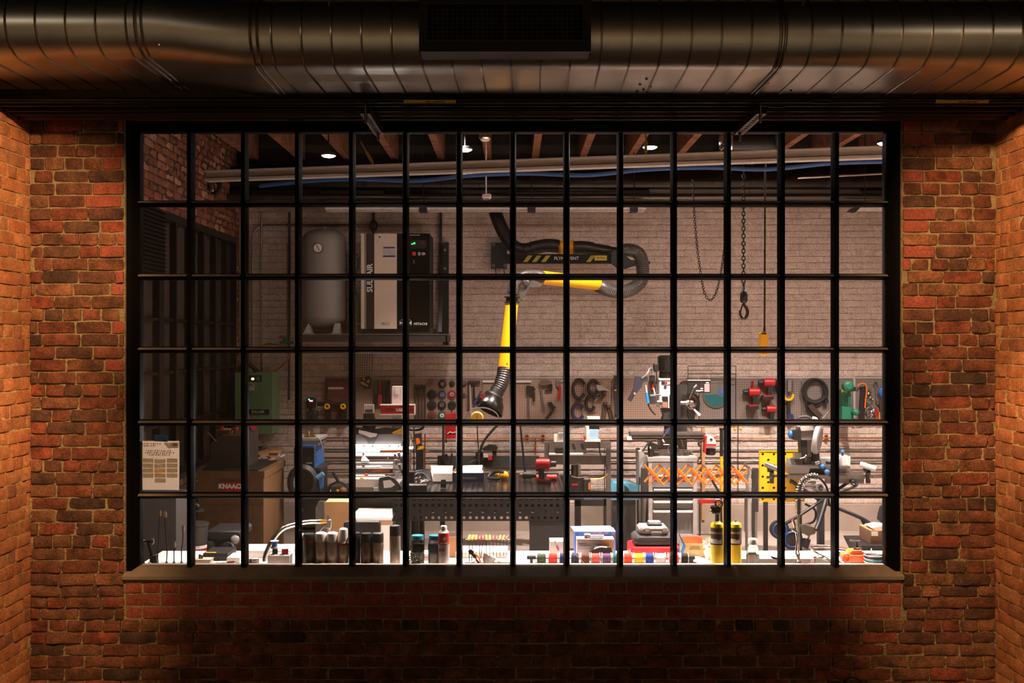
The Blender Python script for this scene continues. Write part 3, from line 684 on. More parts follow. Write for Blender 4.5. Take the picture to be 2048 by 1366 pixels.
# lower wall runs
for py, rp, lab, m in ((876, 1.7, 'long copper pipe along the back wall below the pegboards', COP), (899, 2.6, 'upper galvanised conduit running along the whole back wall', STL), (922, 2.6, 'middle galvanised conduit running along the back wall', STL), (945, 2.2, 'lower galvanised conduit running along the back wall behind the tables', STL), (977, 2.4, 'lowest galvanised conduit just above the concrete curb', STL)):
    o = one(B().pc(596 if py != 876 else 640, py, 1860, py, 5.775, rp * .8, n=12), 'wall_pipe' if m == COP else 'conduit', lab, 'pipe', m)
    if py == 876:
        o2 = thing('pipe_clamp', 'row of square copper brackets on the wall pipe', 'bracket', pt(1060, 876, 5.79))
        bpy.data.objects.remove(o2)
        for px in (1054, 1086, 1653, 1405):
            B().pb(px - 3, 870, px + 3, 882, 5.77, .02).build('clamp', COP, o)
        B().pc(1071, 876, 1071, 890, 5.75, 1.4).build('tee_drop', COP, o); B().pc(1071, 888, 1071, 896, 5.74, 2.2).build('valve', BRS, o); B().pc(1071, 896, 1071, 910, 5.74, 1.4).build('drop_hose', RED, o)
for py in (905, 929):
    one(B().pb(600, py, 1860, py + 9, 5.79, .02), 'wireway', 'flat grey wireway on the back wall %s' % ('between the upper conduits' if py == 905 else 'under the middle conduit'), 'duct', MG if 0 else mat('wireway_grey', 'b8a598', .6))
# small controller, rack and pair of black/yellow tools on the wall
cb_ = thing('wall_controller', 'small black wall controller with green and pink lights', 'controller', pt(621, 845, 5.78))
B().pbev(613, 795, 629, 817, 5.7, .09).build('upper_box', K, cb_); B().pbev(612, 822, 633, 846, 5.7, .09).build('lower_box', DG, cb_); B().pc(621, 817, 621, 822, 5.75, 2).build('stem', K, cb_)
B().pb(616.5, 797.5, 619, 800, 5.695, .01).build('green_light', LEDG, cb_); B().pb(619, 800.5, 621.5, 803, 5.695, .01).pb(622.5, 800.5, 625, 803, 5.695, .01).build('pink_light', LEDP, cb_)
B().pt_([(622, 829), (624, 832), (622, 836), (620, 840)], 5.69, 1.3, 6).build('bolt_mark', K, cb_)
rk = thing('wall_cabinet', 'shallow brown wall rack with a thin white label strip, left of the pegboards', 'rack', pt(675, 845, 5.79))
BRN = mat('brown_rack', '6a4438', .7, var=.15); B().pb(651, 757, 697, 845, 5.76, .04).build('back', BRN, rk); B().pb(655, 764, 694, 810, 5.745, .02).build('panel', mat('red_brown', '7a4a40', .7), rk)
B().pbev(656, 774, 687, 778.5, 5.735, .012, 1).build('label_strip', PAP, rk); text('. - - . .', pt(671, 776, 5.733), 2.4 * S(5.7), K, rk)
for px, lab in ((653, 'black cordless tool with a yellow collar hanging under the brown rack, left of the pair'), (685, 'black cordless tool with a yellow collar hanging under the brown rack, right of the pair')):
    t = thing('cordless_tool', lab, 'tool', pt(px, 850, 5.78), 'black and yellow cordless tools')
    B().pc(px - 18, 808, px + 2, 810, 5.71, 4).pc(px - 2, 805, px + 10, 808, 5.71, 6).build('body', K, t); B().ring(pt(px + 1, 813, 5.66), 4.2 * S(5.66), .012).build('collar', YEL2, t)
    B().poly([(px - 3, 816), (px + 6, 816), (px + 8, 846), (px, 852), (px - 3, 846)], 5.69, .09).build('handle', K, t)
# ---------------------------------------------------------------- pegboards
def peg_mat(name, h, tint):
    m = mat(name, h, .7, var=.05, scale=4); nt = m.node_tree; N = nt.nodes; L = nt.links
    g = N.new('ShaderNodeNewGeometry'); sv = N.new('ShaderNodeSeparateXYZ'); L.new(g.outputs['Position'], sv.inputs[0])
    ds = []
    for ax in ('X', 'Z'):
        a = N.new('ShaderNodeMath'); a.operation = 'DIVIDE'; a.inputs[1].default_value = .0254; L.new(sv.outputs[ax], a.inputs[0])
        f = N.new('ShaderNodeMath'); f.operation = 'FRACT'; L.new(a.outputs[0], f.inputs[0]); s_ = N.new('ShaderNodeMath'); s_.operation = 'SUBTRACT'; s_.inputs[1].default_value = .5; L.new(f.outputs[0], s_.inputs[0]); ds.append(s_)
    p = [];
    for d in ds: q = N.new('ShaderNodeMath'); q.operation = 'MULTIPLY'; L.new(d.outputs[0], q.inputs[0]); L.new(d.outputs[0], q.inputs[1]); p.append(q)
    ad = N.new('ShaderNodeMath'); ad.operation = 'ADD'; L.new(p[0].outputs[0], ad.inputs[0]); L.new(p[1].outputs[0], ad.inputs[1])
    lt = N.new('ShaderNodeMath'); lt.operation = 'GREATER_THAN'; lt.inputs[1].default_value = .03; L.new(ad.outputs[0], lt.inputs[0])
    mr = N.new('ShaderNodeMapRange'); mr.inputs['To Min'].default_value = .12; L.new(lt.outputs[0], mr.inputs[0])
    bc = N['Principled BSDF'].inputs['Base Color']; src = bc.links[0].from_socket
    vm = N.new('ShaderNodeVectorMath'); vm.operation = 'SCALE'; L.new(src, vm.inputs[0]); L.new(mr.outputs[0], vm.inputs['Scale']); L.new(vm.outputs[0], bc); return m
PEG = peg_mat('pegboard', 'a08474', 0); PEG2 = peg_mat('grey_pegboard', '776c66', 0)
YP = 5.765
for x0, x1, m, lab in ((710, 812, PEG, 'tan pegboard behind the red and white laser machine'), (813, 964, PEG, 'tan pegboard with the grid of grinding discs'), (965, 1222, PEG, 'tan pegboard with clamps and pliers behind the fume hood'), (1224, 1397, PEG, 'tan pegboard behind the drill press'), (1399, 1602, PEG2, 'greyish pegboard with the red cordless drills'), (1604, 1707, PEG2, 'greyish pegboard with the coiled black cable'), (1711, 1860, PEG2, 'greyish pegboard with the bright chain and wrench at the right')):
    t = thing('pegboard', lab, 'pegboard', pt((x0 + x1) / 2, 845, YP)); B().pb(x0, 757, x1, 845, YP, .008).build('panel', m, t); B().pb(x0, 755, x1, 757, YP - .006, .02).build('top_rail', LG, t); B().pb(x0 + 2, 760, x0 + 6, 843, YP + .008, .02).pb(x1 - 6, 760, x1 - 2, 843, YP + .008, .02).build('batten', WOOD, t)
t = one(B().pb(1706.5, 757, 1711, 846, YP - .015, .03), 'divider_strip', 'pale vertical strip between the two right pegboards', 'strip', LG)
t = one(B().pb(965, 761, 1063, 765, YP - .02, .018), 'label_rail', 'long white rail across the top of the pegboard by the fume hood', 'rail', WH)
YT = YP - .004
def disc(px, py, r, m1, m2, lab, hub=STL):
    t = thing('grinding_disc', lab, 'disc', pt(px, py, YT), 'grinding discs hung in a grid'); s_ = S(YT)
    B().lathe(pt(px, py, YT), [(r * s_, 0), (r * s_, .012), (r * s_ * .55, .016), (r * s_ * .5, .02)], 20, ax=(0, -1, 0)).build('disc', m1, t)
    B().lathe(pt(px, py, YT - .018), [(r * s_ * .5, 0), (r * s_ * .45, .008)], 14, ax=(0, -1, 0)).build('centre', m2, t)
    B().lathe(pt(px, py, YT - .026), [(r * s_ * .16, 0), (r * s_ * .14, .006)], 8, ax=(0, -1, 0)).build('bolt', K, t)
DT = mat('disc_tan', '8a6650', .7); DB = mat('disc_brown', '6a3a28', .7); DBL = mat('disc_blue', '3a4c70', .5); DR_ = mat('disc_red', 'a02034', .5); D1 = mat('disc_black', '1c1a1a', .6); DGN = mat('disc_green', '24584a', .5)
for px, py, r, a1_, a2_, lab in ((863.5, 767, 8, DT, DT, 'pale wood disc at the top left of the disc grid'), (885, 768, 8.5, DG, CHR, 'dark disc with a bright hub in the top row of the grid'), (904, 767, 6, D1, DG, 'small dark disc at the top right of the disc grid'), (864, 789, 9.5, D1, DG, 'large black disc at the left of the second row'), (884, 789, 8.5, DBL, LG, 'blue-rimmed disc in the second row of the grid'), (903.5, 789, 9, DR_, LG, 'red disc with a white hub in the second row'),
    (863.5, 810, 9.5, D1, D1, 'black disc at the left of the third row'), (883.5, 810, 9, D1, MG, 'black disc with a grey hub in the third row'), (904, 810, 8.5, D1, D1, 'plain black disc at the right of the third row'), (864, 831, 9.5, DB, DB, 'brown disc at the bottom left of the disc grid'), (884, 831, 9, DGN, PAP, 'green disc with a white hub in the bottom row'), (927, 767, 6, DG, MG, 'small grey disc right of the grid, uppermost of two'), (928, 789, 6, MG, STL, 'small grey disc right of the grid, lower of two')):
    disc(px, py, r, a1_, a2_, lab)
FILEM = mat('file_handle', '3a2a24', .6)
for k, px in enumerate((831, 837, 843.5, 849.5)):
    t = thing('long_file', '%s of four long dark files hanging left of the disc grid' % ('first from the left', 'second from the left', 'third from the left', 'rightmost')[k], 'file', pt(px, 842, YT), 'long files'); B().poly([(px - 2, 772), (px, 769), (px + 2, 772), (px + 2.2, 779), (px - 2.2, 779)], YT - .02, .02).build('handle', K, t); B().poly([(px - 1.7, 779), (px + 1.7, 779), (px + 2.4, 842), (px - 2.4, 842)], YT - .014, .012).build('blade', FILEM if k % 2 else mat('rust_steel', '5a4238', .5, .5), t)
# left tools behind laser: gloves bundle, hanging bits
t = thing('wire_basket_chute', 'white wire mesh sheet hanging on the wall, slanting at its right edge', 'mesh', pt(725, 758, 5.77))
b = B()
for k in range(9): b.pc(706 + k * 5, 640, 706 + k * 4.6, 757, 5.75, .5, n=4)
for k in range(10): b.pc(700, 710 + k * 5, 741 + k * .4, 710 + k * 5, 5.75, .4, n=4)
b.build('wire_mesh', mat('mesh_wire', '6e5c54', .5), t, kind='stuff'); B().poly([(700, 704), (741, 704), (745, 757), (700, 757)], 5.765, .006).build('white_sheet', mat('mesh_sheet', 'e4d4cc', .6), t)
t = thing('glove_bundle', 'dark gloves with yellow patches clipped below the white mesh', 'gloves', pt(733, 782, 5.74)); B().poly([(722, 757), (738, 752), (742, 765), (738, 778), (728, 776), (720, 768)], 5.7, .06).build('glove', K, t); B().poly([(724, 758), (729, 755), (730, 762)], 5.69, .02).poly([(733, 762), (739, 759), (739, 765), (735, 766)], 5.69, .02).build('yellow_patch', YEL2, t); B().poly([(720, 764), (725, 763), (737, 771), (735, 774), (722, 768)], 5.685, .02).build('cuff', LG, t)
for px, m, lab in ((752, DGRN, 'dark long tool with a black grip hanging behind the laser, leftmost'), (760, DR_, 'slim red tool hanging behind the laser'), (768, DG, 'pair of dark grey long-jawed pliers hanging behind the laser'), (777, K, 'black tool with a wide head hanging behind the laser column')):
    t = thing('hanging_tool', lab, 'tool', pt(px, 812, YT)); B().poly([(px - 3, 762), (px + 3, 762), (px + 2, 790), (px - 2, 790)], YT - .03, .03).build('shank', m, t); B().poly([(px - 3.5, 789), (px + 3.5, 789), (px + 4, 812), (px - 4, 812)], YT - .045, .045).build('grip', K if m != DR_ else DR_, t)
# ---------------------------------------------------------------- pegboard tools, middle and right
def tool(name, lab, px, py, cat='tool', group=None): return thing(name, lab, cat, pt(px, py, YT), group)
t = tool('hammer', 'thin-handled chipping hammer hanging by its head right of the disc grid', 948, 808); B().poly([(934, 763), (941, 761.5), (960, 762), (960, 766.5), (941, 766.5)], YT - .04, .03).build('head', DG, t); B().poly([(946, 766), (949, 766), (951, 808), (945, 808)], YT - .034, .02).build('handle', K, t)
t = tool('hacksaw', 'rusty narrow saw blade hanging between the discs and the hammer', 937, 825); B().poly([(935, 768), (938, 768), (940, 820), (934, 820)], YT - .012, .01).build('blade', mat('rust_blade', '6a3e30', .6, .4), t); B().poly([(938.5, 770), (941, 770), (945, 830), (940, 830)], YT - .03, .016).build('bright_edge', LG, t)
t = tool('rod_clamp', 'dark adjustable clamp with a bright bar hanging below the white rail', 1060, 838); B().poly([(1053, 771), (1068, 773), (1071, 779), (1064, 787), (1053, 788)], YT - .05, .04).poly([(1066, 785), (1070, 785), (1070, 803), (1066, 804)], YT - .05, .03).build('jaw', K, t); B().pb(1055.5, 786, 1058.5, 837, YT - .02, .012).build('bar', STL, t)
t = tool('bar_clamp', 'bright angled bar clamp with a curved silver handle', 1090, 822); B().poly([(1078, 767), (1082, 761), (1092, 759), (1103, 763), (1104, 768), (1082, 771)], YT - .05, .04).build('handle', CHR, t); B().poly([(1079, 770), (1083, 770), (1090, 822), (1085, 822)], YT - .02, .012).build('bar', STL, t); B().poly([(1100, 768), (1105, 768), (1105, 782), (1090, 783), (1090, 780), (1100, 778)], YT - .03, .02).build('jaw', K, t)
t = tool('locking_pliers', 'silver locking pliers with a red grip', 1118, 800); B().poly([(1112, 760), (1120, 762), (1122, 770), (1117, 776), (1112, 770)], YT - .03, .03).build('jaw', STL, t); B().poly([(1118, 771), (1123, 773), (1121, 799), (1115, 799)], YT - .04, .03).build('grip', RED, t); B().pt_([(1122, 763), (1130, 760), (1137, 764)], YT - .02, 1.2).build('arm', LG, t)
t = tool('pinch_clamp', 'black hinged clamp hanging aslant low on the pegboard', 1100, 842); B().poly([(1095, 805), (1103, 804), (1108, 812), (1113, 815), (1108, 817), (1106, 826), (1101, 814)], YT - .05, .04).build('jaw', K, t); B().poly([(1102, 822), (1106, 826), (1092, 843), (1086, 843)], YT - .04, .03).build('handle', K, t)
for k, (cx, cy, w_, h_, lab) in enumerate(((1158, 778, 12, 19, 'large black C-clamp in the upper row, left'), (1187, 775, 10, 14, 'dark C-clamp in the upper row beside the largest one'), (1181, 806, 9, 14, 'black C-clamp in the middle of the pegboard'), (1156, 823, 11, 16, 'navy blue C-clamp low on the pegboard'))):
    t = thing('c_clamp', lab, 'clamp', pt(cx, cy + h_, YT), 'C-clamps on the pegboard'); m = K if k != 3 else NAV
    B().ring(pt(cx, cy, YT - .03), h_ * S(YT), .018, n=20, sx=w_ / h_, a0=.5, a1=2 * PI - .5).build('frame', m, t)
    B().pc(cx + w_ * .9, cy - h_ * .8, cx + w_ * .8, cy + h_ * .95, YT - .03, 1.3).build('screw', CHR, t); B().pc(cx + w_ * .4, cy + h_ + 1, cx + w_ * 1.5, cy + h_ - 1, YT - .03, .8).build('tommy_bar', STL, t)
t = tool('adjustable_square', 'tan sanding block hung above a clear sheet, right of the C-clamps', 1208, 790); B().pbev(1200, 762, 1217, 780, YT - .04, .035, 4).build('block', mat('sand_tan', '9a8060', .7), t); B().poly([(1192, 770), (1199, 770), (1220, 781), (1196, 781)], YT - .07, .02).build('bracket', LG, t)
for k, (x0, y0, x1, y1) in enumerate(((1207, 785, 1196, 802), (1208, 806, 1203, 842), (1215, 812, 1222, 840))):
    t = tool('pliers', ('slanting dark pliers right of the C-clamps', 'long-handled round-nosed pliers right of the C-clamps', 'steel pliers partly behind the muntin right of the C-clamps')[k], x1, y1); B().pc(x0, y0, x1, y1, YT - .02, 2).build('handle', mat('dull_tool', '5c4c44', .5, .5), t); B().pc(x0 + 5, y0, x1 + 6, y1, YT - .02, 1.6).build('handle', mat('dull_tool'), t); B().pc(x0 + 2, y0 - 2, x0 + 3, y0 + 3, YT - .03, 4.5).build('joint', mat('dull_tool'), t)
t = tool('level_tool', 'black upright tool with a small yellow vial beside the drill press', 1232, 842); B().pb(1228, 751, 1238, 756, YT - .05, .05).pb(1229, 756, 1236, 830, YT - .03, .03).build('body', DG, t); B().pb(1229, 779, 1233, 782, YT - .035, .01).build('vial', YEL2, t); B().pb(1226, 770, 1240, 775, YT - .04, .02).build('crossbar', NAV, t)
# round steel plate with teal sector, wall rack frame, cable on the wall near drill press
t = tool('round_saw', 'large round steel saw disc with a dark teal lower sector behind the keypad', 1432, 817, 'disc')
B().lathe(pt(1432, 789, YT), [(27 * S(YT), 0), (27 * S(YT), .01), (24 * S(YT), .012), (.001, .012)], 36, ax=(0, -1, 0)).build('plate', STL, t)
pp = [(1432 + 23.5 * math.cos(a), 789 + 23.5 * math.sin(a)) for a in [PI * (.1 + .9 * k / 14) for k in range(15)]]
B().poly(pp + [(1434, 789)], YT - .016, .003).build('teal_sector', TEAL if 0 else mat('dark_teal', '0c5a60', .5), t)
B().poly([(1436, 780), (1440, 777), (1448, 786), (1446, 790), (1437, 784)], YT - .018, .004).build('label', BLU, t)
t = tool('wire_shelf', 'thin dark wire frame standing above the keypad panel', 1424, 760, 'frame'); b = B()
for a_ in (((1376, 732), (1472, 732)), ((1376, 748), (1472, 748)), ((1376, 760), (1472, 760)), ((1376, 732), (1376, 762)), ((1472, 732), (1472, 842))): b.pc(*a_[0], *a_[1], YT - .05, .8, n=5)
b.build('wire', DG, t)
# red cordless drills on the right pegboard
def drill(px, py, s_, Y, lab, flip=1, parent=None, group='red cordless drills', sup=None):
    """px,py = centre of motor body; s_ pixel scale"""
    f = lambda P: [(px + x * s_ * flip, py + y * s_) for x, y in P]
    base = pt(px, py + 30 * s_, Y) if sup is None else sup
    t = thing('cordless_drill', lab, 'drill', base, group); d = 9 * s_ * S(Y); q = lambda x, y, Y_=Y: pt(px + x * s_ * flip, py + y * s_, Y_)
    B().lathe(q(-13, -1), [(.4 * d, 0), (.95 * d, .3 * d), (1.0 * d, 16 * s_ * S(Y)), (.9 * d, 24 * s_ * S(Y)), (.5 * d, 26 * s_ * S(Y))], 14, ax=(flip, 0, 0)).build('motor_housing', RED, t)
    B().lathe(q(-22, -1), [(.3 * d, 0), (.55 * d, .003), (.6 * d, 9 * s_ * S(Y)), (.75 * d, 10 * s_ * S(Y))], 12, ax=(flip, 0, 0)).build('chuck', K, t)
    B().poly(f([(-1, 6), (9, 6), (6, 26), (-3, 26)]), Y - .5 * d, d).build('grip', K, t); B().poly(f([(-4, 6), (0, 6), (0, 13), (-3, 11)]), Y - .2 * d, .4 * d).build('trigger', RED, t)
    bt = B().poly(f([(-13, 26), (9, 25), (10, 33), (-13, 34)]), Y - .8 * d, 1.6 * d).build('battery', K, t); B().poly(f([(-10, 25), (7, 24.4), (8, 27), (-10, 28)]), Y - .86 * d, 1.72 * d).build('battery_top', RED, bt)
    return t
drill(1508, 785, 1.0, YT - .06, 'red cordless drill hanging at the left of the three on the grey pegboard', 1)
drill(1538, 766, 1.0, YT - .06, 'red cordless drill hanging highest of the three on the grey pegboard', 1)
drill(1542, 819, .85, YT - .036, 'red cordless driver hanging lowest of the three on the grey pegboard', 1)
t = tool('red_clip', 'small red plastic clip above the left wall drill', 1505, 773); B().pbev(1503, 761, 1508, 774, YT - .02, .02, 2).build('clip', RED, t)
t = tool('heat_gun', 'dark tool hanging half behind the muntin right of the wall drills', 1556, 790); B().poly([(1552, 760), (1562, 762), (1560, 800), (1554, 780)], YT - .06, .06).build('body', K, t)
t = tool('hole_saw_tool', 'grey rectangular tool with a steel rod at the left edge of the cable pegboard', 1583, 790); B().pb(1576, 760, 1583, 783, YT - .05, .05).build('body', MG, t); B().pc(1585.5, 761, 1585.5, 783, YT - .03, 1).build('rod', CHR, t)
t = tool('tape_hook', 'yellow and black tape reel hook left of the coiled cable', 1582, 842); B().ring(pt(1577, 791, YT - .05), .05, .014, a0=PI * .9, a1=2.1 * PI).build('yellow_bow', YEL2, t); B().pb(1575, 798, 1581, 830, YT - .05, .04).build('grip', K, t); B().poly([(1576, 828), (1586, 828), (1590, 843), (1576, 843)], YT - .06, .05).build('blue_base', NAV, t)
# coiled cable
t = tool('coiled_cable', 'thick black cable coiled on the right pegboard with a torch handle hanging below', 1632, 838, 'cable')
rr = random.Random(4)
for k in range(7):
    cx, cy = 1631 + rr.uniform(-3, 3), 783 + rr.uniform(-2, 2)
    b = B(); pts_ = [pt(cx + (19 + k * .9) * math.cos(a), cy + (20 + k * .7) * math.sin(a), YT - .02 - .006 * k) for a in [2 * PI * i / 24 for i in range(24)]]; b.tube(pts_, .010, 6, True).build('coil', RUB, t)
B().pt_([(1646, 770), (1652, 790), (1655, 805)], YT - .05, 2.5).build('loose_end', RUB, t); B().poly([(1650, 800), (1656, 800), (1655, 809), (1649, 808)], YT - .06, .04).build('plug', K, t)
B().pt_([(1612, 800), (1612, 812), (1618, 822), (1630, 832), (1640, 842)], YT - .05, 2.4).build('hanging_lead', RUB, t); B().poly([(1616, 812), (1624, 808), (1646, 830), (1640, 838), (1622, 822)], YT - .08, .05).build('torch_body', mat('torch_brown', '3a2c28', .5), t)
t = tool('grease_gun', 'thin silver probe with a red tip, slanting at the foot of the cable pegboard', 1650, 838); B().pc(1644, 838, 1657, 824, YT - .08, 1.2).build('probe', CHR, t); B().pc(1657, 824, 1660, 821, YT - .08, 1.8).build('tip', RED, t)
# green bench grinder / press
t = thing('arbor_press', 'dark green tool with round head and belt guard on the pegboard divider', 'machine', pt(1695, 846, YT))
B().lathe(pt(1692, 772, 5.5), [(.03, 0), (.055, .01), (.055, .1), (.03, .12)], 20, ax=(0, -1, 0)).build('head', DGRN, t); B().poly([(1684, 780), (1700, 778), (1703, 800), (1698, 815), (1684, 815)], 5.6, .155).build('column', DGRN, t); B().poly([(1684, 812), (1705, 815), (1708, 840), (1684, 846)], 5.5, .2).build('body', DGRN, t); B().lathe(pt(1708, 824, 5.5), [(.02, 0), (.035, .01), (.035, .08), (.015, .1)], 14, ax=(0, -1, 0)).build('knob', DGRN, t)
B().poly([(1697, 776), (1712, 774), (1712, 782), (1698, 784)], 5.55, .06).build('chuck', K, t); B().poly([(1684, 778), (1688, 782), (1684, 785)], 5.5, .03).build('yellow_mark', YEL2, t); B().poly([(1684, 840), (1716, 838), (1716, 846), (1684, 848)], 5.45, .3).build('base', DGRN, t)
t = tool('orange_strap', 'thin orange strap hooked over a dark bar right of the green press', 1726, 842); B().pt_([(1715, 772), (1720, 768), (1727, 767), (1732, 771), (1733, 785), (1731, 800), (1730, 816)], YT - .05, 1.4).build('strap', ORG, t); B().poly([(1722, 774), (1733, 772), (1729, 842), (1718, 842)], YT - .03, .03).build('dark_bar', K, t)
t = thing('chain_bundle', 'bright bundle of small chain hanging in a tear shape', 'chain', pt(1741, 836, YT)); b = B(); rr = random.Random(8)
for k in range(170):
    v = rr.random() ** .7; y_ = 770 + 65 * v; w_ = 1 + 9 * v * (1 if v < .85 else (1 - v) * 5 + .2); b.ring(pt(1740 + rr.uniform(-w_, w_), y_, YT - .01 - rr.random() * .05), .009, .0022, ax=(rr.uniform(-1, 1), rr.uniform(-1, 1), rr.uniform(-.5, .5)), n=6, m=4)
b.build('chain', CHR, t, kind='stuff')
t = tool('combination_wrench', 'long steel ring wrench right of the bright chain bundle', 1753, 820); B().ring(pt(1751.5, 767, YT - .02), .022, .007, n=14).build('ring_end', STL, t); B().poly([(1750.5, 771), (1753, 771), (1755, 804), (1752, 804)], YT - .02, .012).build('shank', STL, t); B().poly([(1751, 803), (1757, 802), (1760, 810), (1754, 809)], YT - .02, .014).build('jaw', STL, t)
t = tool('hard_hat', 'round bright blue hard hat hanging at the right end of the pegboards', 1767, 797); B().ball(pt(1768, 784, YT - .04), 12 * S(YT), sy=.5, n=18).build('cap', BLU, t)
t = tool('red_pliers', 'pair of red-handled cutters below the wrench', 1756, 838); B().poly([(1753, 816), (1757, 818), (1752, 832), (1749, 831)], YT - .04, .03).build('grip', RED, t); B().poly([(1758, 824), (1760, 824), (1761, 840), (1758, 840)], YT - .04, .03).build('grip', ORG, t); B().poly([(1757, 802), (1768, 806), (1770, 836), (1762, 840), (1760, 818)], YT - .03, .03).build('jaws', DG, t)
# ---------------------------------------------------------------- ceiling beam, hoses, ducts, lamps in the workshop
bl, br_ = Vector((pt(412, 0, 3.25).x, 3.25, 0)), Vector((pt(1800, 0, 2.05).x, 2.05, 0))
BEAM = mat('beam_white', 'c8bfb6', .4, .2, var=.08)
t = thing('crane_beam', 'long pale steel crane rail crossing under the joists from side to side', 'beam', (.2, 2.5, 3.55))
def along(b, off0, off1, z0, z1):
    d = (br_ - bl).normalized(); nrm = Vector((-d.y, d.x, 0)); q = [bl + nrm * off0, br_ + nrm * off0, br_ + nrm * off1, bl + nrm * off1]
    return b.add([(p.x, p.y, z0) for p in q] + [(p.x, p.y, z1) for p in q], [(0, 3, 2, 1), (4, 5, 6, 7), (0, 1, 5, 4), (1, 2, 6, 5), (2, 3, 7, 6), (3, 0, 4, 7)])
zb_ = 3.53
along(B(), 0, .02, zb_ + .02, zb_ + .078).build('web', BEAM, t)
for nm, o0, o1, z0, z1 in (('lower_lip', -.03, .06, zb_, zb_ + .022), ('mid_rib', -.015, .03, zb_ + .035, zb_ + .044), ('upper_flange', -.035, .08, zb_ + .078, zb_ + .09)): along(B(), o0, o1, z0, z1).build(nm, BEAM, t)
bh = one(B().tube(spl([bl + (br_ - bl) * (k / 12) + Vector((0, .1, zb_ - .01 - (.03 if k % 3 == 1 else 0))) for k in range(1, 13)], 5), .017, 8), 'air_hose', 'blue air hose slung along the far side of the crane rail', 'hose', mat('hose_blue', '234a80', .4))
for k, fx in enumerate((.27, .665)):
    p = bl + (br_ - bl) * fx; t = thing('turnbuckle', 'yellow and black turnbuckle stay on the crane rail, %s of two' % ('left' if k == 0 else 'right'), 'hanger', (p.x, p.y, 3.6), 'turnbuckle stays')
    B().cyl((p.x + (-.12 if k == 0 else 0), p.y, 3.82), (p.x, p.y - .02, 3.6), .006, n=6).build('rod', BRS, t); B().cyl((p.x - (.07 if k == 0 else 0), p.y - .01, 3.73), (p.x - (.02 if k == 0 else 0), p.y - .02, 3.64), .013, n=8).build('body', mat('buckle_yellow', '8a6a18', .5), t)
# wooden header under joist ends and black blocking
for k, (px, py, Y) in enumerate(((657, 311, 3.77), (930, 299, 3.5), (1300, 294, 3.3), (1770, 286, 3.1))):
    c_ = pt(px, py, Y); t = thing('ceiling_lamp', ('glowing round ceiling lamp at the left, above the air tank', 'glowing ceiling lamp half behind a muntin, second from the left', 'bright ceiling lamp over the middle right of the crane rail', 'bright ceiling lamp at the far right end of the crane rail')[k], 'lamp', c_, 'round workshop lamps')
    B().lathe(c_ , [(.068, -.003), (.068, .02), (.03, .03), (.008, .035), (.008, .31)], 24).build('housing', K, t); B().lathe(c_, [(.001, -.016), (.045, -.014), (.064, -.002)], 24).build('lens', LAMPE, t)
for k, (x0, x1, y0, Y) in enumerate(((0, 1860, 345, 5.55),)):
    z = rowz(365, Y); t = thing('inner_duct', 'long dark round duct high along the back wall of the workshop', 'duct', (.8, Y, z))
    DM = mat('duct_dim', '3c3834', .25, .9, var=.1, scale=3)
    B().cyl((XI, Y, z), (XO, Y, z), .17, n=32).build('shell', DM, t); x = XI + .2
    while x < XO: B().ring((x, Y, z), .171, .004, ax=(1, 0, 0), n=24, m=4).build('seam', DM, t); x += .42
    for px in (672, 1268, 1760, 735):
        a = pt(px - 32, 396, Y - .2); c = pt(px + 32, 381, Y - .2); B().box(a.x, c.x, Y - .2, Y - .14, a.z, c.z).build('grille', K, t)
one(B().cyl((XI, 5.32, rowz(394, 5.32)), (XO, 5.32, rowz(394, 5.32)), .035, n=12), 'conduit', 'dull steel pipe high along the back wall behind the white drop rod', 'pipe', mat('dim_steel', '5a5650', .3, .9))
one(B().pc(1595, 356, 1984, 336, 4.4, 2.2), 'conduit', 'short bright pipe under the joists at the upper right', 'pipe', CHR)
# linear lights
LINE = mat('fixture_white', 'd8d0ca', .4)
tL = t = thing('linear_light', 'long thin pale strip light fixture hung before the back wall', 'lamp', pt(970, 420, 5.2))
B().pb(650, 414.5, 1292, 420, 5.15, .1).build('housing', LINE, t); B().pb(652, 421, 1290, 422.5, 5.15, .1).build('lip', LINE, t)
for px in (846, 1063, 1268): B().pb(px - 8, 412, px + 8, 423, 5.14, .12).cyl(pt(px, 414, 5.2), (pt(px, 0, 5.2).x, 5.2, ZC), .005, n=6).build('clamp', K, t)
t = thing('linear_light', 'short pale strip fixture with a dark bracket at the upper right', 'lamp', pt(1740, 420, 5.3)); B().pb(1706, 415, 1800, 421, 5.15, .1).build('housing', LINE, t); B().poly([(1698, 422), (1712, 412), (1722, 414), (1712, 424)], 5.14, .1).build('clamp', K, t); B().cyl(pt(1730, 416, 5.2), (pt(1730, 0, 5.2).x, 5.2, ZC), .006, n=6).build('drop_rod', K, t)
# white drop pole with camera
t = thing('drop_pole', 'bright white drop rod with a small sensor head hanging from a joist', 'sensor', pt(972, 392, 3.0)); B().pc(972, 208, 972, 388, 3.0, 1.4).build('rod', WH, t); B().pbev(964, 387, 982, 396, 2.96, .08, 2).build('head', WH, t); B().pb(966, 396, 978, 399, 2.98, .05).build('lens', MG, t)
t = thing('ceiling_speaker', 'small white cylinder fixture at the top of the window above the drop rod', 'lamp', pt(970, 262, 2.6)); B().lathe(pt(970, 279, 2.6), [(.04, 0), (.05, .01), (.05, .16), (.0, .16)], 20).build('can', CHR, t); B().lathe(pt(970, 282, 2.6), [(.03, 0), (.04, .012)], 16).build('lens', PAP, t)
t = thing('pipe_elbow', 'ribbed metal flexible elbow high by the left brick wall', 'pipe', pt(425, 385, 4.6)); B().pt_([(418, 350), (422, 366), (424, 384)], 4.6, 6, 10, 5, rib=.15).build('ribbed_section', CHR, t); B().pt_([(424, 384), (434, 386), (440, 372), (434, 360)], 4.6, 5, 10, 4).build('bend', K, t)
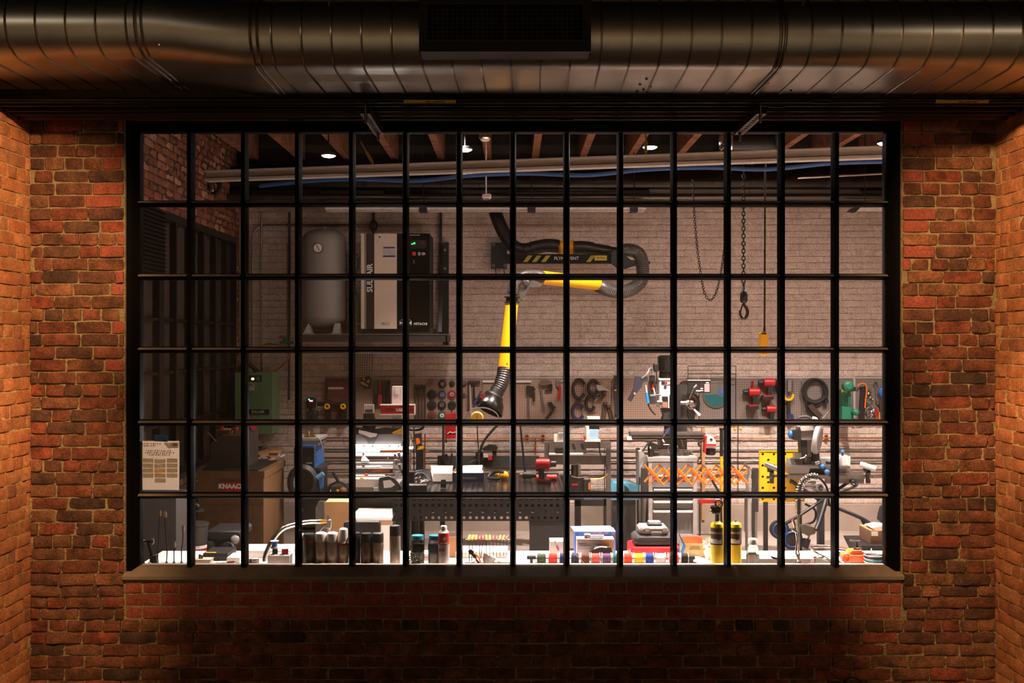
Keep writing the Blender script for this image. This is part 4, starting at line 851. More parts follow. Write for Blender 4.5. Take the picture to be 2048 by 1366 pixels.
# ---------------------------------------------------------------- fume extraction arm
arm = thing('fume_arm', 'jointed extraction arm with black hoses, yellow tubes and a striped black boom', 'extractor', pt(998, 536, 5.78))
pl = B().pb(982, 485, 1014, 536, 5.7, .09).build('wall_plate', K, arm)
for x_, y_ in ((987, 489), (987, 531), (1010, 531)): B().ring(pt(x_, y_, 5.695), .014, .004, n=12, m=4).build('bolt_ring', LG, pl)
for x_ in (990, 1007): B().pt_([(x_, 536), (x_ + 1, 542), (x_ + 3, 550)], 5.72, 1, 5).build('cable', K, arm)
HOSE = mat('flex_hose', '242221', .4); HOSE2 = mat('flex_hose_grey', '5c5854', .3, .4)
B().pt_([(990, 424, 5.5), (998, 445, 5.45), (1010, 470, 5.4), (1026, 492), (1048, 500), (1070, 495), (1095, 491), (1118, 493)], 5.35, 13, 16, 10, rib=.06).build('upper_hose', HOSE, arm)
B().lathe(pt(1117, 495, 5.35), [(13.5 * S(5.35), 0), (13.5 * S(5.35), 32 * S(5.35))], 20, ax=(1, 0, 0)).build('yellow_ring', YEL2, arm)
for px in (1119, 1147): B().ring(pt(px, 495, 5.35), 13.6 * S(5.35), .004, ax=(1, 0, 0), n=20, m=5).build('clamp_band', K, arm)
B().tube(spl([pt(x, y, 5.3) for x, y in ((1149, 495), (1170, 495), (1200, 500), (1232, 504), (1250, 502))], 6), [13 * S(5.3)] * 10 + [11.5 * S(5.3)] * 6 + [10 * S(5.3)] * 9, 16).build('rear_duct', HOSE, arm)
B().pt_([(1238, 503, 5.2), (1258, 500, 5.15), (1278, 508, 5.1), (1285, 532, 5.05), (1283, 560, 5.0), (1264, 578, 4.9), (1238, 584, 4.8), (1212, 578, 4.7), (1196, 570, 4.65)], 5.1, 12.5, 18, 14, rib=.07).build('loop_hose', HOSE2, arm)
bm = B().pb(1014, 508, 1232, 527, 5.12, .1).build('boom', K2, arm)
DY = mat('stripe_yellow', '8a8020', .5)
for x_ in (1046, 1064, 1082, 1172): B().poly([(x_, 524), (x_ + 9, 524), (x_ + 19, 511), (x_ + 10, 511)], 5.115, .004).build('stripe', DY, bm)
text('PLYMOVENT', pt(1133, 517, 5.116), 6.5 * S(5.1), LG, bm, sx=.98, bold=.001)
B().pb(1189, 511, 1214, 521, 5.114, .005).build('yellow_tag', mat('tag_yellow', 'b89a18', .5), bm); text('Max 90 mm', pt(1201.5, 516, 5.112), 3.2 * S(5.1), K, bm, sx=.8)
B().poly([(1222, 505), (1236, 498), (1262, 520), (1300, 522), (1300, 528), (1268, 532), (1240, 541), (1222, 526)], 5.06, .05).build('end_bracket', K, arm)
for x_, y_ in ((1219, 506), (1236, 506), (1238, 524), (1240, 534)): B().pc(x_, y_, x_ + .6, y_, 5.05, 1.6, n=8).build('bolt', LG, arm)
# swinging yellow arm towards the viewer
A1, A2 = pt(1196, 568, 4.65), pt(1084, 555, 4.25); r1 = 13 * S(4.6)
B().cyl(A2, A1, r1, r1 * .98, 24).build('yellow_tube', YEL2, arm)
d_ = (A1 - A2).normalized(); text('PLYMOVENT', A2 + (A1 - A2) * .55 + Vector((0, -r1 - .002, .02)), 6.5 * S(4.45), DG, arm, rot=(PI / 2, .115, -.2 * 0 + math.atan2(d_.y, d_.x)), sx=.95)
B().pt_([(1086, 554, 4.25), (1068, 550, 4.2), (1048, 552, 4.15), (1030, 566, 4.1), (1025, 588, 4.08)], 4.2, 10.5, 16, 14, rib=.08).build('elbow_hose', HOSE2, arm)
B().poly([(1058, 568), (1066, 560), (1086, 568), (1082, 573), (1060, 575), (1050, 590), (1044, 600), (1036, 596), (1040, 580)], 4.08, .05).build('elbow_bracket', HOSE2, arm)
B().lathe(pt(1052, 566, 4.07), [(.03, 0), (.034, .01), (.02, .02)], 16, ax=(0, -1, 0)).build('pivot', DG, arm)
B().lathe(pt(1024, 606, 4.08), [(15.5 * S(4.1), 0), (15.5 * S(4.1), .01), (12 * S(4.1), .012), (12 * S(4.1), .05), (15.5 * S(4.1), .052), (15.5 * S(4.1), .062)], 20).build('collar', K, arm)
B().cyl(pt(1010, 738, 4.0), pt(1024, 606, 4.08), 14 * S(4.0), 12.6 * S(4.0), 28).build('yellow_tube', YEL2, arm)
B().lathe(pt(1014, 728, 3.9), [(.008, 0), (.004, .006)], 8, ax=(0, -1, 0)).build('rivet', CHR, arm)
B().pt_([(1009, 736, 4.0), (1007, 752, 3.98), (1001, 770, 3.96), (993, 784, 3.94)], 4.0, 13.5, 20, 8, rib=.09).build('lower_hose', HOSE, arm)
ha = (pt(970, 826, 3.85) - pt(996, 780, 3.93)).normalized(); s3 = S(3.9)
B().lathe(pt(996, 780, 3.93), [(14 * s3, 0), (14.5 * s3, 12 * s3), (19 * s3, 13 * s3), (20 * s3, 17 * s3)], 28, ax=ha).build('hood_neck', K, arm)
B().lathe(pt(988, 795, 3.9), [(20 * s3, 0), (26 * s3, 8 * s3), (33 * s3, 24 * s3), (33 * s3, 27 * s3), (30 * s3, 27 * s3), (20 * s3, 6 * s3)], 32, ax=ha).build('hood', K2, arm)
B().pt_([(962, 782), (957, 792), (951, 806), (950, 812)], 3.75, 1.8, 6).build('hood_handle', BLU if 0 else NAV, arm); B().poly([(966, 786), (972, 790), (966, 799), (959, 794)], 3.7, .02).build('red_label', mat('hood_red', '8a2c1c', .5), arm)
t = thing('work_lamp', 'round pale yellow lamp disc under the black fume hood', 'lamp', pt(955, 843, 3.6)); B().lathe(pt(954, 836, 3.6), [(13.5 * S(3.6), 0), (13.5 * S(3.6), .02), (11 * S(3.6), .03)], 24, ax=(0, -1, 0)).build('disc', mat('lamp_disc', 'd0a040', .6), t); B().pt_([(928, 840), (942, 820), (970, 816), (992, 826), (1002, 846)], 3.55, 1.2, 6).build('cable_loop', MG, t)
B().pc(954, 830, 954, 840, 3.555, .6).build('slot', K, t); B().pc(954, 848, 960, 958.5, 3.6, 1.2).build('stand', DG, t)
# ---------------------------------------------------------------- hoist, chains, pendant
Yh = 2.7; sH = S(Yh); hz = rowz(284, Yh)
t = thing('chain_hoist', 'dark electric chain hoist with a shiny domed end under the crane rail', 'hoist', pt(1500, 308, Yh))
B().lathe(pt(1437, 285, Yh), [(.001, 0), (8 * sH, 1 * sH), (17 * sH, 5 * sH), (22 * sH, 12 * sH), (23 * sH, 24 * sH)], 28, ax=(1, 0, 0)).build('end_dome', CHR, t)
B().lathe(pt(1461, 285, Yh), [(23 * sH, 0), (23 * sH, 60 * sH), (20 * sH, 92 * sH), (14 * sH, 100 * sH)], 28, ax=(1, 0, 0)).build('motor', K, t)
B().pbev(1440, 300, 1530, 312, Yh - .06, .14, 4).build('lower_case', DG, t); B().pbev(1460, 262, 1560, 266, Yh - .1, .2, 1).build('top_plate', K, t)
for px in (1497, 1505): B().pc(px, 312, px - 1, 330, Yh, 2).build('cord_end', K, t)
B().pt_([(1548, 262, 2.6), (1554, 285, 2.6), (1560, 330, 2.7), (1562, 350, 3.0)], Yh, 2.4).build('power_cable', RUB, t)
IRON = mat('chain_iron', '2e2926', .45, .6)
lk = B().ring((0, 0, 0), .0125, .0045, n=14, m=6, sz=1.55).build('chain_link', IRON); LME = lk.data; bpy.data.objects.remove(lk)
def chain(parent, P, pitch, sc_, name='chain_link'):
    acc = 0; k = 0; base = wloc(parent)
    for i in range(len(P) - 1):
        a, b = P[i], P[i + 1]; L = (b - a).length; d = (b - a).normalized()
        while acc < L:
            o = bpy.data.objects.new(name, LME); col.objects.link(o); o.parent = parent; o.location = a + d * acc - base; o.scale = (sc_,) * 3
            q = d.to_track_quat('Z', 'X'); o.rotation_mode = 'QUATERNION'; o.rotation_quaternion = q @ Matrix.Rotation(PI / 2 * (k % 2) + .35, 3, 'Z').to_quaternion(); acc += pitch; k += 1
        acc -= L
t = thing('hook_chain', 'heavy dark chain hanging straight down to a black lifting hook', 'chain', pt(1487, 640, Yh))
chain(t, [pt(1487, 300, Yh), pt(1487, 572, Yh)], .031, 1.05)
b = B(); hp = [pt(1487 + 3.2 * math.cos(i * 1.2), 568 + i * .45, Yh - .0) + Vector((0, math.sin(i * 1.2) * .012, 0)) for i in range(36)]; b.tube(hp, .0028, 5).build('spring', DG, t)
B().lathe(pt(1487.5, 606, Yh), [(.001, 0), (5 * sH, 0), (7.5 * sH, 4 * sH), (7.5 * sH, 18 * sH), (4.5 * sH, 25 * sH), (3 * sH, 26 * sH)], 14).build('swivel_block', K, t)
hk = [pt(x, y, Yh) for x, y in ((1488, 605), (1488, 610), (1493, 616), (1495, 626), (1491, 635), (1485, 636), (1481, 630), (1480, 621))]
B().tube(spl(hk, 5), [.011] * 8 + [.014] * 20 + [.010] * 8, 8).build('hook', K, t); B().pc(1485, 608, 1481, 624, Yh, 1.5).build('latch', K, t)
t = thing('hand_chain', 'long slack loop of small chain hanging left of the hook, one side shining', 'chain', pt(1418, 602, 2.6))
lp = spl([pt(x, y, 2.62) for x, y in ((1386, 362), (1388, 420), (1394, 490), (1401, 545), (1409, 585), (1419, 600), (1430, 590), (1440, 555), (1448, 500), (1454, 440), (1459, 380), (1463, 312))], 8); chain(t, lp, .021, .68)
t = thing('hoist_pendant', 'yellow pendant control hanging on a long black cord', 'control', pt(1529, 710, 2.55)); B().pt_([(1531, 262, 2.66), (1530, 400, 2.6), (1529.5, 560), (1529, 656)], 2.55, 1.9, 8).build('cord', RUB, t)
B().pc(1529, 655, 1529, 668, 2.55, 2.5).build('strain_relief', K, t)
hh = B().pbev(1520.5, 664, 1536.5, 711, 2.51, .06, 2.5).build('housing', YEL2, t)
for y_ in (674, 686, 700): B().pb(1519.5, y_, 1537.5, y_ + 3, 2.52, .04).build('rib', YEL2, hh)
B().pb(1524, 665, 1533, 669, 2.505, .01).build('top_slot', K, hh)
# ---------------------------------------------------------------- perforated welding table
TS = mat('table_steel', '4a4648', .22, .85, var=.12, scale=6); TP = .0508; TY0, TY1, TZ = 2.56, 4.08, .86
TX0, nx_, ny_ = -.975, 28, 30
wt_ = thing('welding_table', 'dark steel welding table with rows of round holes in top and apron', 'table', (TX0 + TP * nx_ / 2, 3.3, 0))
perf(nx_, ny_, TP, .0105, (TX0, TY0, TZ), (1, 0, 0), (0, 1, 0), .016).build('perforated_top', TS, wt_, smooth=False)
perf(nx_, 4, TP, .0135, (TX0, TY0, TZ - 4 * TP), (1, 0, 0), (0, 0, 1), .016, skip=lambda i, j: j == 0 and 0 or (j == 1 and i % 2)).build('front_apron', TS, wt_, smooth=False)
AP = mat('apron_dark', '35302f', .5, .4)
TX1 = TX0 + TP * nx_
B().box(TX0, TX0 + .016, TY0 + .001, TY1, TZ - .2, TZ - .001).build('side_apron', AP, wt_); B().box(TX1 - .016, TX1, TY0 + .001, TY1, TZ - .2, TZ - .001).build('side_apron', AP, wt_); B().box(TX0, TX1, TY1 - .016, TY1, TZ - .2, TZ - .001).build('rear_apron', AP, wt_)
B().box(TX0 + .02, TX1 - .02, TY0 + .09, TY0 + .1, TZ - .145, TZ - .02).build('hole_shade_plate', AP, wt_)  # plate added behind the apron so that its holes read dark
for k in range(1, 5): B().box(TX0 + k * .28, TX0 + k * .28 + .012, TY0 + .03, TY1 - .03, TZ - .19, TZ - .02).build('stiffener', AP, wt_)
for x in (TX0 + .02, TX1 - .14):
    for y in (TY0 + .04, TY1 - .16): B().box(x, x + .12, y, y + .12, 0, TZ - .2).build('leg', AP, wt_)
B().box(TX0 + .13, TX0 + .17, TY0 + .5, TY0 + .56, .1, TZ - .2).build('brace', AP, wt_)
B().box(TX1 - .30, TX1 - .02, TY0 + .02, TY0 + .3, .12, TZ - .21).build('drawer_unit', K, wt_)
def tab(px, py): return pt(px, py, YZ(py, TZ))
def YT_(py): return YZ(py, TZ)
# things on the welding table
y_ = YT_(966); t = thing('open_box', 'open pale carton with its lid folded back on the welding table', 'box', pt(885, 966, y_))
CRM = mat('cream_carton', 'f0e2d0', .7, var=.03)
B().pb(866, 947, 904, 963, y_, .16).build('tray', CRM, t); B().add([pt(866, 947, y_ + .16), pt(904, 947, y_ + .16), pt(906, 931, y_ + .26), pt(861, 931, y_ + .26)], [(0, 1, 2, 3)]).add([pt(861, 937, y_ + .2), pt(866, 947, y_ + .1), pt(866, 963, y_)], [(0, 1, 2)]).build('lid', CRM, t)
y_ = YT_(965); t = thing('long_box', 'long navy and white carton with HAMMER lettering upside down on the welding table', 'box', pt(937, 965, y_))
B().pb(904, 946, 968, 965, y_, .012).build('navy_face', NAV, t); B().pb(905, 947, 967, 965, y_ + .012, .18).build('body', WH, t); B().add([pt(908, 946, y_ + .01), pt(966, 946, y_ + .01), pt(965, 930, y_ + .15), pt(927, 931, y_ + .15)], [(0, 1, 2, 3)]).build('white_flap', WH, t); B().poly([(904, 946), (914, 932), (917, 936), (912, 947)], y_ + .05, .01).poly([(965, 931), (969, 936), (967, 946), (963, 944)], y_ + .06, .01).build('brown_edge', CARD, t)
text('HAMMERHEAD', pt(936, 956, y_ - .001), 4.6 * S(y_), LG, t, rot=(PI / 2, PI, 0), sx=.82)
y_ = YT_(960); t = thing('ear_muffs', 'yellow ear muffs with black headband on the welding table', 'ear muffs', pt(1000, 960, y_))
B().ball(pt(1008, 951.5, y_), 10 * S(y_), sy=.8, sz=.95, n=18).build('ear_cup', YEL2, t); B().ball(pt(995, 949, y_ + .1), 8.5 * S(y_), sx=.6, sy=.8, n=16).build('ear_cup', YEL2, t); B().pt_([(1008, 946, y_ - .02), (998, 943, y_), (985, 946, y_ + .02), (977, 953, y_), (980, 957, y_ - .03), (1000, 957, y_ - .03)], y_, 3.2, 8).build('headband', K, t); B().pt_([(984, 946), (990, 942)], y_ - .02, 1.5).build('slider', CHR, t); B().pb(1004, 951, 1006, 954, y_ - .052, .01).build('red_mark', RED, t)
y_ = YT_(977); t = thing('holding_clamp', 'small black clamp block standing on the table before the open carton', 'clamp', pt(886, 977, y_)); B().pb(881, 967, 892, 975.5, y_, .05).build('block', K, t); B().poly([(882, 967), (882, 960), (891, 960), (892, 967), (889, 967), (888, 963), (885, 963), (885, 967)], y_ + .01, .03).build('clip', K, t)
y_ = YT_(983); t = thing('steel_block', 'flat black steel box at the near left of the welding table', 'box', pt(837, 983, y_)); B().pb(806, 971, 853, 983, y_, .012).build('front', K, t); B().pb(807, 971.5, 852, 983, y_ + .012, .12).build('body', DG, t)
y_ = YT_(966); t = thing('tangled_straps', 'heap of black straps and crumpled white film on the table corner', 'straps', pt(842, 966, y_))
b = B(); rr = random.Random(3)
for k in range(7): b.tube(spl([pt(820 + rr.uniform(0, 8), 962 + rr.uniform(-4, 3), y_ + .03), pt(830 + rr.uniform(-3, 6), 944 + k, y_ + .06), pt(850 + rr.uniform(-4, 6), 942 + k * 1.6, y_ + .05), pt(862 - k, 962, y_)], 6), .008, 6)
b.build('straps', K, t, kind='stuff'); b = B()
for k in range(26):
    c_ = pt(rr.uniform(821, 855), rr.uniform(954, 965), y_ - .02 + rr.random() * .05); b.add([c_ + Vector((rr.uniform(-.03, .03), rr.uniform(-.02, .02), rr.uniform(-.015, .015))) for _ in range(3)], [(0, 1, 2)])
b.build('crumpled_film', LG, t, kind='stuff')
# cordless impact driver and red cylinders on the table
y_ = YT_(968); t_ = drill(1086, 929, 1.22, y_, 'red cordless drill standing upright on the welding table', -1, sup=pt(1092, 968, y_))
y_ = YT_(963); t = thing('red_canister', 'two-part red canister lying on the welding table behind the drill', 'canister', pt(1095, 964, y_ + .06)); B().lathe(pt(1072, 956, y_ + .06), [(.03, 0), (.034, .004), (.034, 12 * S(y_)), (.03, 13 * S(y_))], 16, ax=(1, 0, 0)).build('short_part', RED, t); B().lathe(pt(1093, 956, y_ + .06), [(.03, 0), (.034, .004), (.034, 20 * S(y_)), (.03, 21 * S(y_))], 16, ax=(1, 0, 0)).build('long_part', RED, t)
y_ = YT_(960); t = thing('flashlight', 'dark grinder body with a pale collar lying at the left of the red canister', 'tool', pt(1055, 957, y_)); B().lathe(pt(1046, 950.5, y_), [(.03, 0), (.033, .01), (.033, 16 * S(y_)), (.02, 20 * S(y_)), (.024, 26 * S(y_))], 14, ax=(1, 0, 0)).build('body', K, t); B().pbev(1039, 948, 1046, 957, y_ - .02, .05, 1).build('pink_end', DT, t); B().pc(1067, 946, 1116, 947, y_ + .05, 3.2).build('long_grip', DG, t)
t = thing('leaning_rod', 'dark slanted rod leaning behind the welding table', 'rod', pt(1052, 908, 4.6)); B().pc(1040, 845, 1052, 962, 3.95, 2).build('rod', K, t)
t = thing('red_white_marker', 'thin white upright holder with a red end at the back of the welding table', 'holder', tab(1022, 947)); y_ = YT_(947); B().pb(1020, 920, 1024, 946, y_, .03).build('upright', WH, t); B().pb(1020.5, 937, 1023.5, 945, y_ - .003, .01).build('red_mark', RED, t)
# ---------------------------------------------------------------- black rack and tools behind the welding table
t = thing('rear_rack', 'low black steel rack standing behind the welding table', 'rack', (pt(960, 0, 4.7).x, 4.9, 0))
z0 = rowz(912, 4.7)
B().pb(877, 912, 1078, 935, 4.75, .03).build('back_plate', DG, t); B().pb(876, 935, 1080, 938, 4.6, .3).build('shelf', K, t); B().pb(875, 912, 884, 938, 4.7, .05).build('end_plate', K, t)
for x_ in (880, 1072): B().box(pt(x_, 0, 4.8).x, pt(x_, 0, 4.8).x + .05, 4.8, 4.85, 0, rowz(935, 4.8)).build('leg', K, t)
t = thing('vertical_post', 'dark green vertical post rising behind the carton', 'post', pt(887, 912, 4.75)); B().pb(884, 848, 889, 935, 4.72, .03).build('post', DG, t); B().poly([(882, 912), (893, 908), (899, 918), (896, 924), (884, 920)], 4.65, .06).build('bracket', K, t)
t = thing('ladle_handle', 'black handled tool standing on the rear rack', 'tool', pt(902, 932, 4.65)); B().pc(904, 907, 901, 932, 4.65, 1.8).build('rod', K, t)
t = thing('tool_pouch', 'bright red hanging tool pouch with white script mark', 'pouch', pt(902, 878, 4.9)); B().poly([(890, 829), (914, 826), (916, 877), (890, 878)], 4.75, .1).build('pouch', RED, t); B().pt_([(895, 868), (900, 864), (905, 866), (911, 864)], 4.745, .9, 5).build('script_mark', PAP, t); B().pc(892.5, 878, 892.5, 886, 4.8, 1.3).build('strap_end', K, t); B().pc(903, 827, 903, 815, 4.85, 1).build('hanger', DG, t); B().pt_([(903, 815, 4.85), (903, 813, 5.2), (904, 812, YT)], 5, 1, 5).build('hook', DG, t)
t = thing('gooseneck', 'black gooseneck hose bending down behind the welding table to a grey clamp', 'hose', pt(960, 925, 4.7)); B().pt_([(995, 850), (982, 864), (968, 882), (961, 900), (959, 912)], 4.7, 2.6, 8).build('hose', RUB, t); B().pc(958, 906, 958, 922, 4.7, 3.5).build('clamp', STL, t); B().pb(951, 905, 966, 925, 4.72, .03).build('holder', K, t); B().pt_([(930, 928, 4.6), (940, 924, 4.6), (952, 919, 4.65)], 4.6, .8, 5).build('lead', RUB, t)
t = thing('bench_drill_set', 'black cordless saw with a red mark and pale block on the rear rack', 'tool', pt(980, 925, 4.6)); B().poly([(964, 898), (978, 890), (992, 891), (996, 897), (990, 902), (968, 902)], 4.62, .1).build('body', K, t); B().poly([(984, 902), (993, 902), (993, 922), (988, 925)], 4.64, .06).build('grip', K, t); B().pb(967, 908, 976, 915, 4.6, .06).build('pale_block', LG, t); B().pb(976, 913, 984, 920, 4.6, .06).build('red_mark', RED, t); B().pb(964, 915, 976, 923, 4.62, .08).build('lower_body', K, t)
t = thing('rivet_rack', 'tall narrow dark basket with coloured scraps at the left behind the tangle', 'rack', pt(840, 940, 4.6)); B().pb(832, 900, 846, 942, 4.6, .1).build('basket', K, t); B().box(pt(833, 0, 4.6).x, pt(845, 0, 4.6).x, 4.62, 4.68, 0, rowz(942, 4.62)).build('post', DG, t); B().poly([(832, 877), (838, 878), (840, 886), (833, 890)], 4.6, .04).build('orange_scrap', ORG, t); B().poly([(835, 893), (848, 894), (846, 898), (834, 900)], 4.62, .04).build('yellow_scrap', YEL2, t)
B().poly([(829, 868), (843, 866), (844, 900), (831, 900)], 4.68, .03).build('dark_backing', DG, t)
one(B().pc(850, 868, 850, 985, 5.7, 1.3), 'conduit', 'thin rusty vertical pipe on the wall left of the welding table', 'pipe', COP)
t = thing('steering_wheel', 'black wheel rim seen edge-on above the chrome rods', 'wheel', pt(826, 862, 4.0)); B().ring(pt(828, 853, 4.0), 19 * S(4.0), .012, ax=(0, .5, 1), n=24).build('rim', K, t); B().pc(812, 853, 844, 853, 4.0, 1).build('spoke', DG, t)
B().pc(828, 853, 828, 946, 4.02, 1.3).build('column', DG, t)
# ---------------------------------------------------------------- laser machine
YL = 3.0
lz = thing('laser_cutter', 'brightly lit laser cutting machine with a white column and a red sign', 'machine', (pt(760, 0, YL).x, 3.4, 0))
B().pb(704, 989, 793, 1100, YL + .05, .7).build('cabinet', DG, lz)
B().pb(700, 974, 793, 989, YL, .75).build('bed_front', MG, lz)
B().pb(702, 958, 762, 974.5, YL - .01, .3).build('white_tray', WH, lz); B().pb(700, 952, 765, 956, YL + .1, .05).build('rail', STL, lz)
B().pb(719, 955, 727, 959, YL + .0, .02).build('yellow_tag', YEL2, lz); B().pb(729, 948, 736, 951, YL + .1, .02).build('red_tag', RED, lz)
B().pb(698, 937, 785, 946, YL + .15, .06).build('lower_beam', DG, lz); B().pb(742, 939, 780, 944, YL + .14, .02).build('copper_plate', COP, lz)
B().pb(698, 925, 786, 936, YL + .3, .05).build('mid_beam', MG, lz)
B().pb(698, 894, 806, 904, YL + .35, .07).build('gantry_beam', WH, lz); B().pb(760, 900, 806, 904, YL + .345, .02).build('copper_strip', COP, lz); B().pb(698, 905.5, 806, 911.5, YL + .35, .07).build('gantry_lip', WH, lz)
B().pb(700, 869, 806, 893, YL + .5, .02).build('rear_panel', mat('rear_panel_grey', '4e4a4c', .35, .3), lz); B().poly([(720, 870), (757, 870), (752, 880), (745, 889), (736, 889), (734, 880)], YL + .46, .03).build('black_hood', K, lz)
for x_ in (728, 745.5, 779.5, 797): B().pc(x_, 890, x_, 894, YL + .38, 2.2).build('post_cap', CHR, lz)
B().poly([(722, 922), (725, 908), (729, 908), (728, 912), (738, 922)], YL + .28, .02).build('bracket', LG, lz); B().pc(725, 908, 728, 906, YL + .27, 2.5).build('knob', K, lz)
B().pb(698, 928, 808, 930, YL + .25, .03).build('long_edge', CHR, lz); B().pc(714, 934, 724, 934, YL + .1, 1.5).pc(730, 933.5, 762, 934, YL + .1, 2.2).build('bright_tube', WH, lz)
for k, (x_, y_, r_) in enumerate(((790, 912, 4), (797, 910, 5), (801, 921, 4), (792, 924, 5), (799, 934, 6), (803, 944, 4), (776, 917, 2), (793, 948, 5), (788, 968, 3.5))): B().pc(x_, y_ - r_, x_ + (k % 3) * 2, y_ + r_, YL + .12 + .02 * k, r_ * .7).build('fitting', (STL, MG, K)[k % 3], lz)
B().poly([(758, 956), (776, 952), (790, 958), (803, 975), (803, 986), (760, 985), (757, 970)], YL - .05, .03).build('black_guard', K, lz); B().pb(705, 889.5, 800, 891.5, YL + .42, .03).build('light_bar', mat('light_bar', 'fff4ee', .4, emit=25), lz); B().poly([(766, 962), (780, 960), (790, 970), (782, 975), (768, 976)], YL - .06, .012).build('guard_window', WH, lz)
B().pc(748, 978, 757, 978, YL - .05, 3).pc(748, 982, 757, 982, YL - .05, 3).build('clamp_knob', CHR, lz); B().pb(706, 985.5, 775, 987, YL - .015, .02).build('trim', BRS, lz)
B().pc(822.5, 869, 822.5, 946, YL + .3, 1.3).build('chrome_rod', CHR, lz); B().pc(819, 897, 819, 946, YL + .3, 1.8).build('chrome_rod', CHR, lz); B().pbev(817, 894, 826, 899, YL + .27, .06, 1).build('rod_collar', WH, lz); B().pb(815, 944, 828, 966, YL + .2, .12).build('rod_base', K, lz)
B().poly([(700, 858), (712, 855), (740, 860), (770, 856), (806, 860), (806, 868), (700, 869)], YL + .48, .08).build('black_cover', K2, lz)
B().add([pt(*p, YL + .43) for p in ((718, 860), (730, 862), (745, 866), (755, 867), (752, 873), (740, 875), (728, 870), (717, 866))], [(0, 1, 2, 3, 4, 5, 6, 7)]).build('white_rag', WH, lz)
B().poly([(783, 866), (790, 863), (803, 858), (806, 857), (806, 868), (788, 868)], YL + .4, .05).build('yellow_glove', YEL2, lz)
YL2 = YL + .62
B().pb(784, 773, 804, 811, YL2, .09).build('column', mat('column_pink_white', 'e2cec8', .5), lz); B().pb(784, 829, 804, 868, YL2, .09).build('column_foot', LG, lz); B().pb(790, 777, 797, 788, YL2 - .004, .01).build('paper_note', PAP, lz)
sg = B().pb(761, 811, 829, 828, YL2 - .06, .05).build('red_sign', RED, lz); B().pb(760, 809, 830, 811, YL2 - .065, .06).pb(760, 828, 830, 830, YL2 - .065, .06).pb(828, 810, 830, 829, YL2 - .065, .06).build('sign_frame', WH, sg)
text('BOSS', pt(779.5, 819.8, YL2 - .061), 5.4 * S(YL2), mat('dark_red_lettering', '5a0c10', .5), sg, bold=.002, sx=.95); text('LASER', pt(802.5, 819.8, YL2 - .061), 5.4 * S(YL2), WHT, sg, bold=.003, sx=.95)
pb_ = B().pb(728, 809.5, 747, 826.5, YL2 - .06, .05).build('side_unit', LG, lz); B().pb(730.5, 819, 745, 824.5, YL2 - .064, .01).build('slot', DG, pb_)
B().pb(747, 818.5, 761, 821.5, YL2 - .03, .02).pb(747, 822.5, 761, 825, YL2 - .03, .02).build('link_bars', CHR, lz); B().poly([(727, 827), (747, 827), (752, 850), (746, 868), (724, 868)], YL2 - .03, .05).build('side_bracket', DG, lz)
# ---------------------------------------------------------------- white low cabinet, cardboard panel, grey plate, steel tap
t = thing('white_cabinet', 'low white cabinet with a thin brown edge line in front of the laser machine', 'cabinet', (pt(744, 0, 2.3).x, 2.5, 0))
yf = YZ(1036, .70); yb = YZ(1016, .70); xa_, xb_ = pt(700, 0, yf).x, pt(783, 0, yf).x
B().box(xa_, xb_, yf, yb, .68, .70).build('top', WH, t); B().box(xa_, xb_, yf + .002, yf + .02, .658, .678).build('brown_edge', ORG if 0 else CARD, t); B().box(xa_ + .002, xb_ - .004, yf + .01, yb - .01, .0, .658).build('body', WH, t)
t = thing('cardboard_box', 'large plain cardboard box standing behind the white-capped spray cans', 'box', (pt(672, 0, 2.6).x, 2.8, 0)); B().pb(650, 1004, 698, 1058, 2.6, .3).build('upper_body', CARD, t); z_ = rowz(1058, 2.6); B().box(pt(650, 0, 2.6).x, pt(697, 0, 2.6).x, 2.6, 2.9, 0, z_).build('lower_body', CARD, t)
t = thing('steel_plate_stand', 'upright pale steel plate on the floor in front of the blue welder', 'plate', (pt(640, 0, 2.4).x, 2.4, 0)); B().poly([(631, 1016), (637, 1003), (648, 1003), (649, 1066), (631, 1066)], 2.4, .04).build('plate', STL, t); z_ = rowz(1066, 2.4); B().box(pt(634, 0, 2.4).x, pt(647, 0, 2.4).x, 2.39, 2.45, 0, z_).build('foot', DG, t)
# ---------------------------------------------------------------- tool chest, box and bench at the left
YK = 3.0
ch = thing('tool_chest', 'large brown tool chest with red and white maker lettering at the left', 'chest', (pt(466, 0, YK).x, 3.4, 0)); x0_, x1_ = pt(396, 0, YK).x, pt(527, 0, YK).x; zt_ = rowz(944, YK)
B().box(x0_, x1_, YK, YK + .8, .12, zt_).build('body', TAN, ch); B().box(x0_ - .01, x1_ + .01, YK - .012, YK + .82, zt_ - .05, zt_ + .008).build('lid', TAN, ch); B().box(x0_ + .02, x1_ - .02, YK - .008, YK, .25, .72).build('front_panel', mat('tan_worn', '62462c', .6, var=.25), ch)
for x_ in (x0_ + .05, x1_ - .12): B().box(x_, x_ + .07, YK + .05, YK + .75, 0, .12).build('skid', K, ch)
lgo = B().poly([(441, 965), (493, 964), (493, 972), (486, 974), (494, 977), (494, 985), (470, 985), (466, 982), (460, 985), (442, 985)], YK - .03, .02).build('red_emblem', RED, ch); text('KNAACK', pt(463, 973, YK - .032), 9 * S(YK), WHT, lgo, bold=.003, sx=1.02)
bx = thing('sloped_box', 'dark grey storage box with a sloping front standing on the brown chest', 'box', (pt(450, 0, YK).x, 3.3, zt_ + .01)); B().poly([(404, 942.5), (422, 921), (425, 887), (444, 872), (481, 872), (510, 942.5)][0:2] + [(420, 888), (440, 872), (486, 871), (486, 942.5)], YK + .1, .55).build('body', mat('chest_grey', '3c3633', .5), bx)
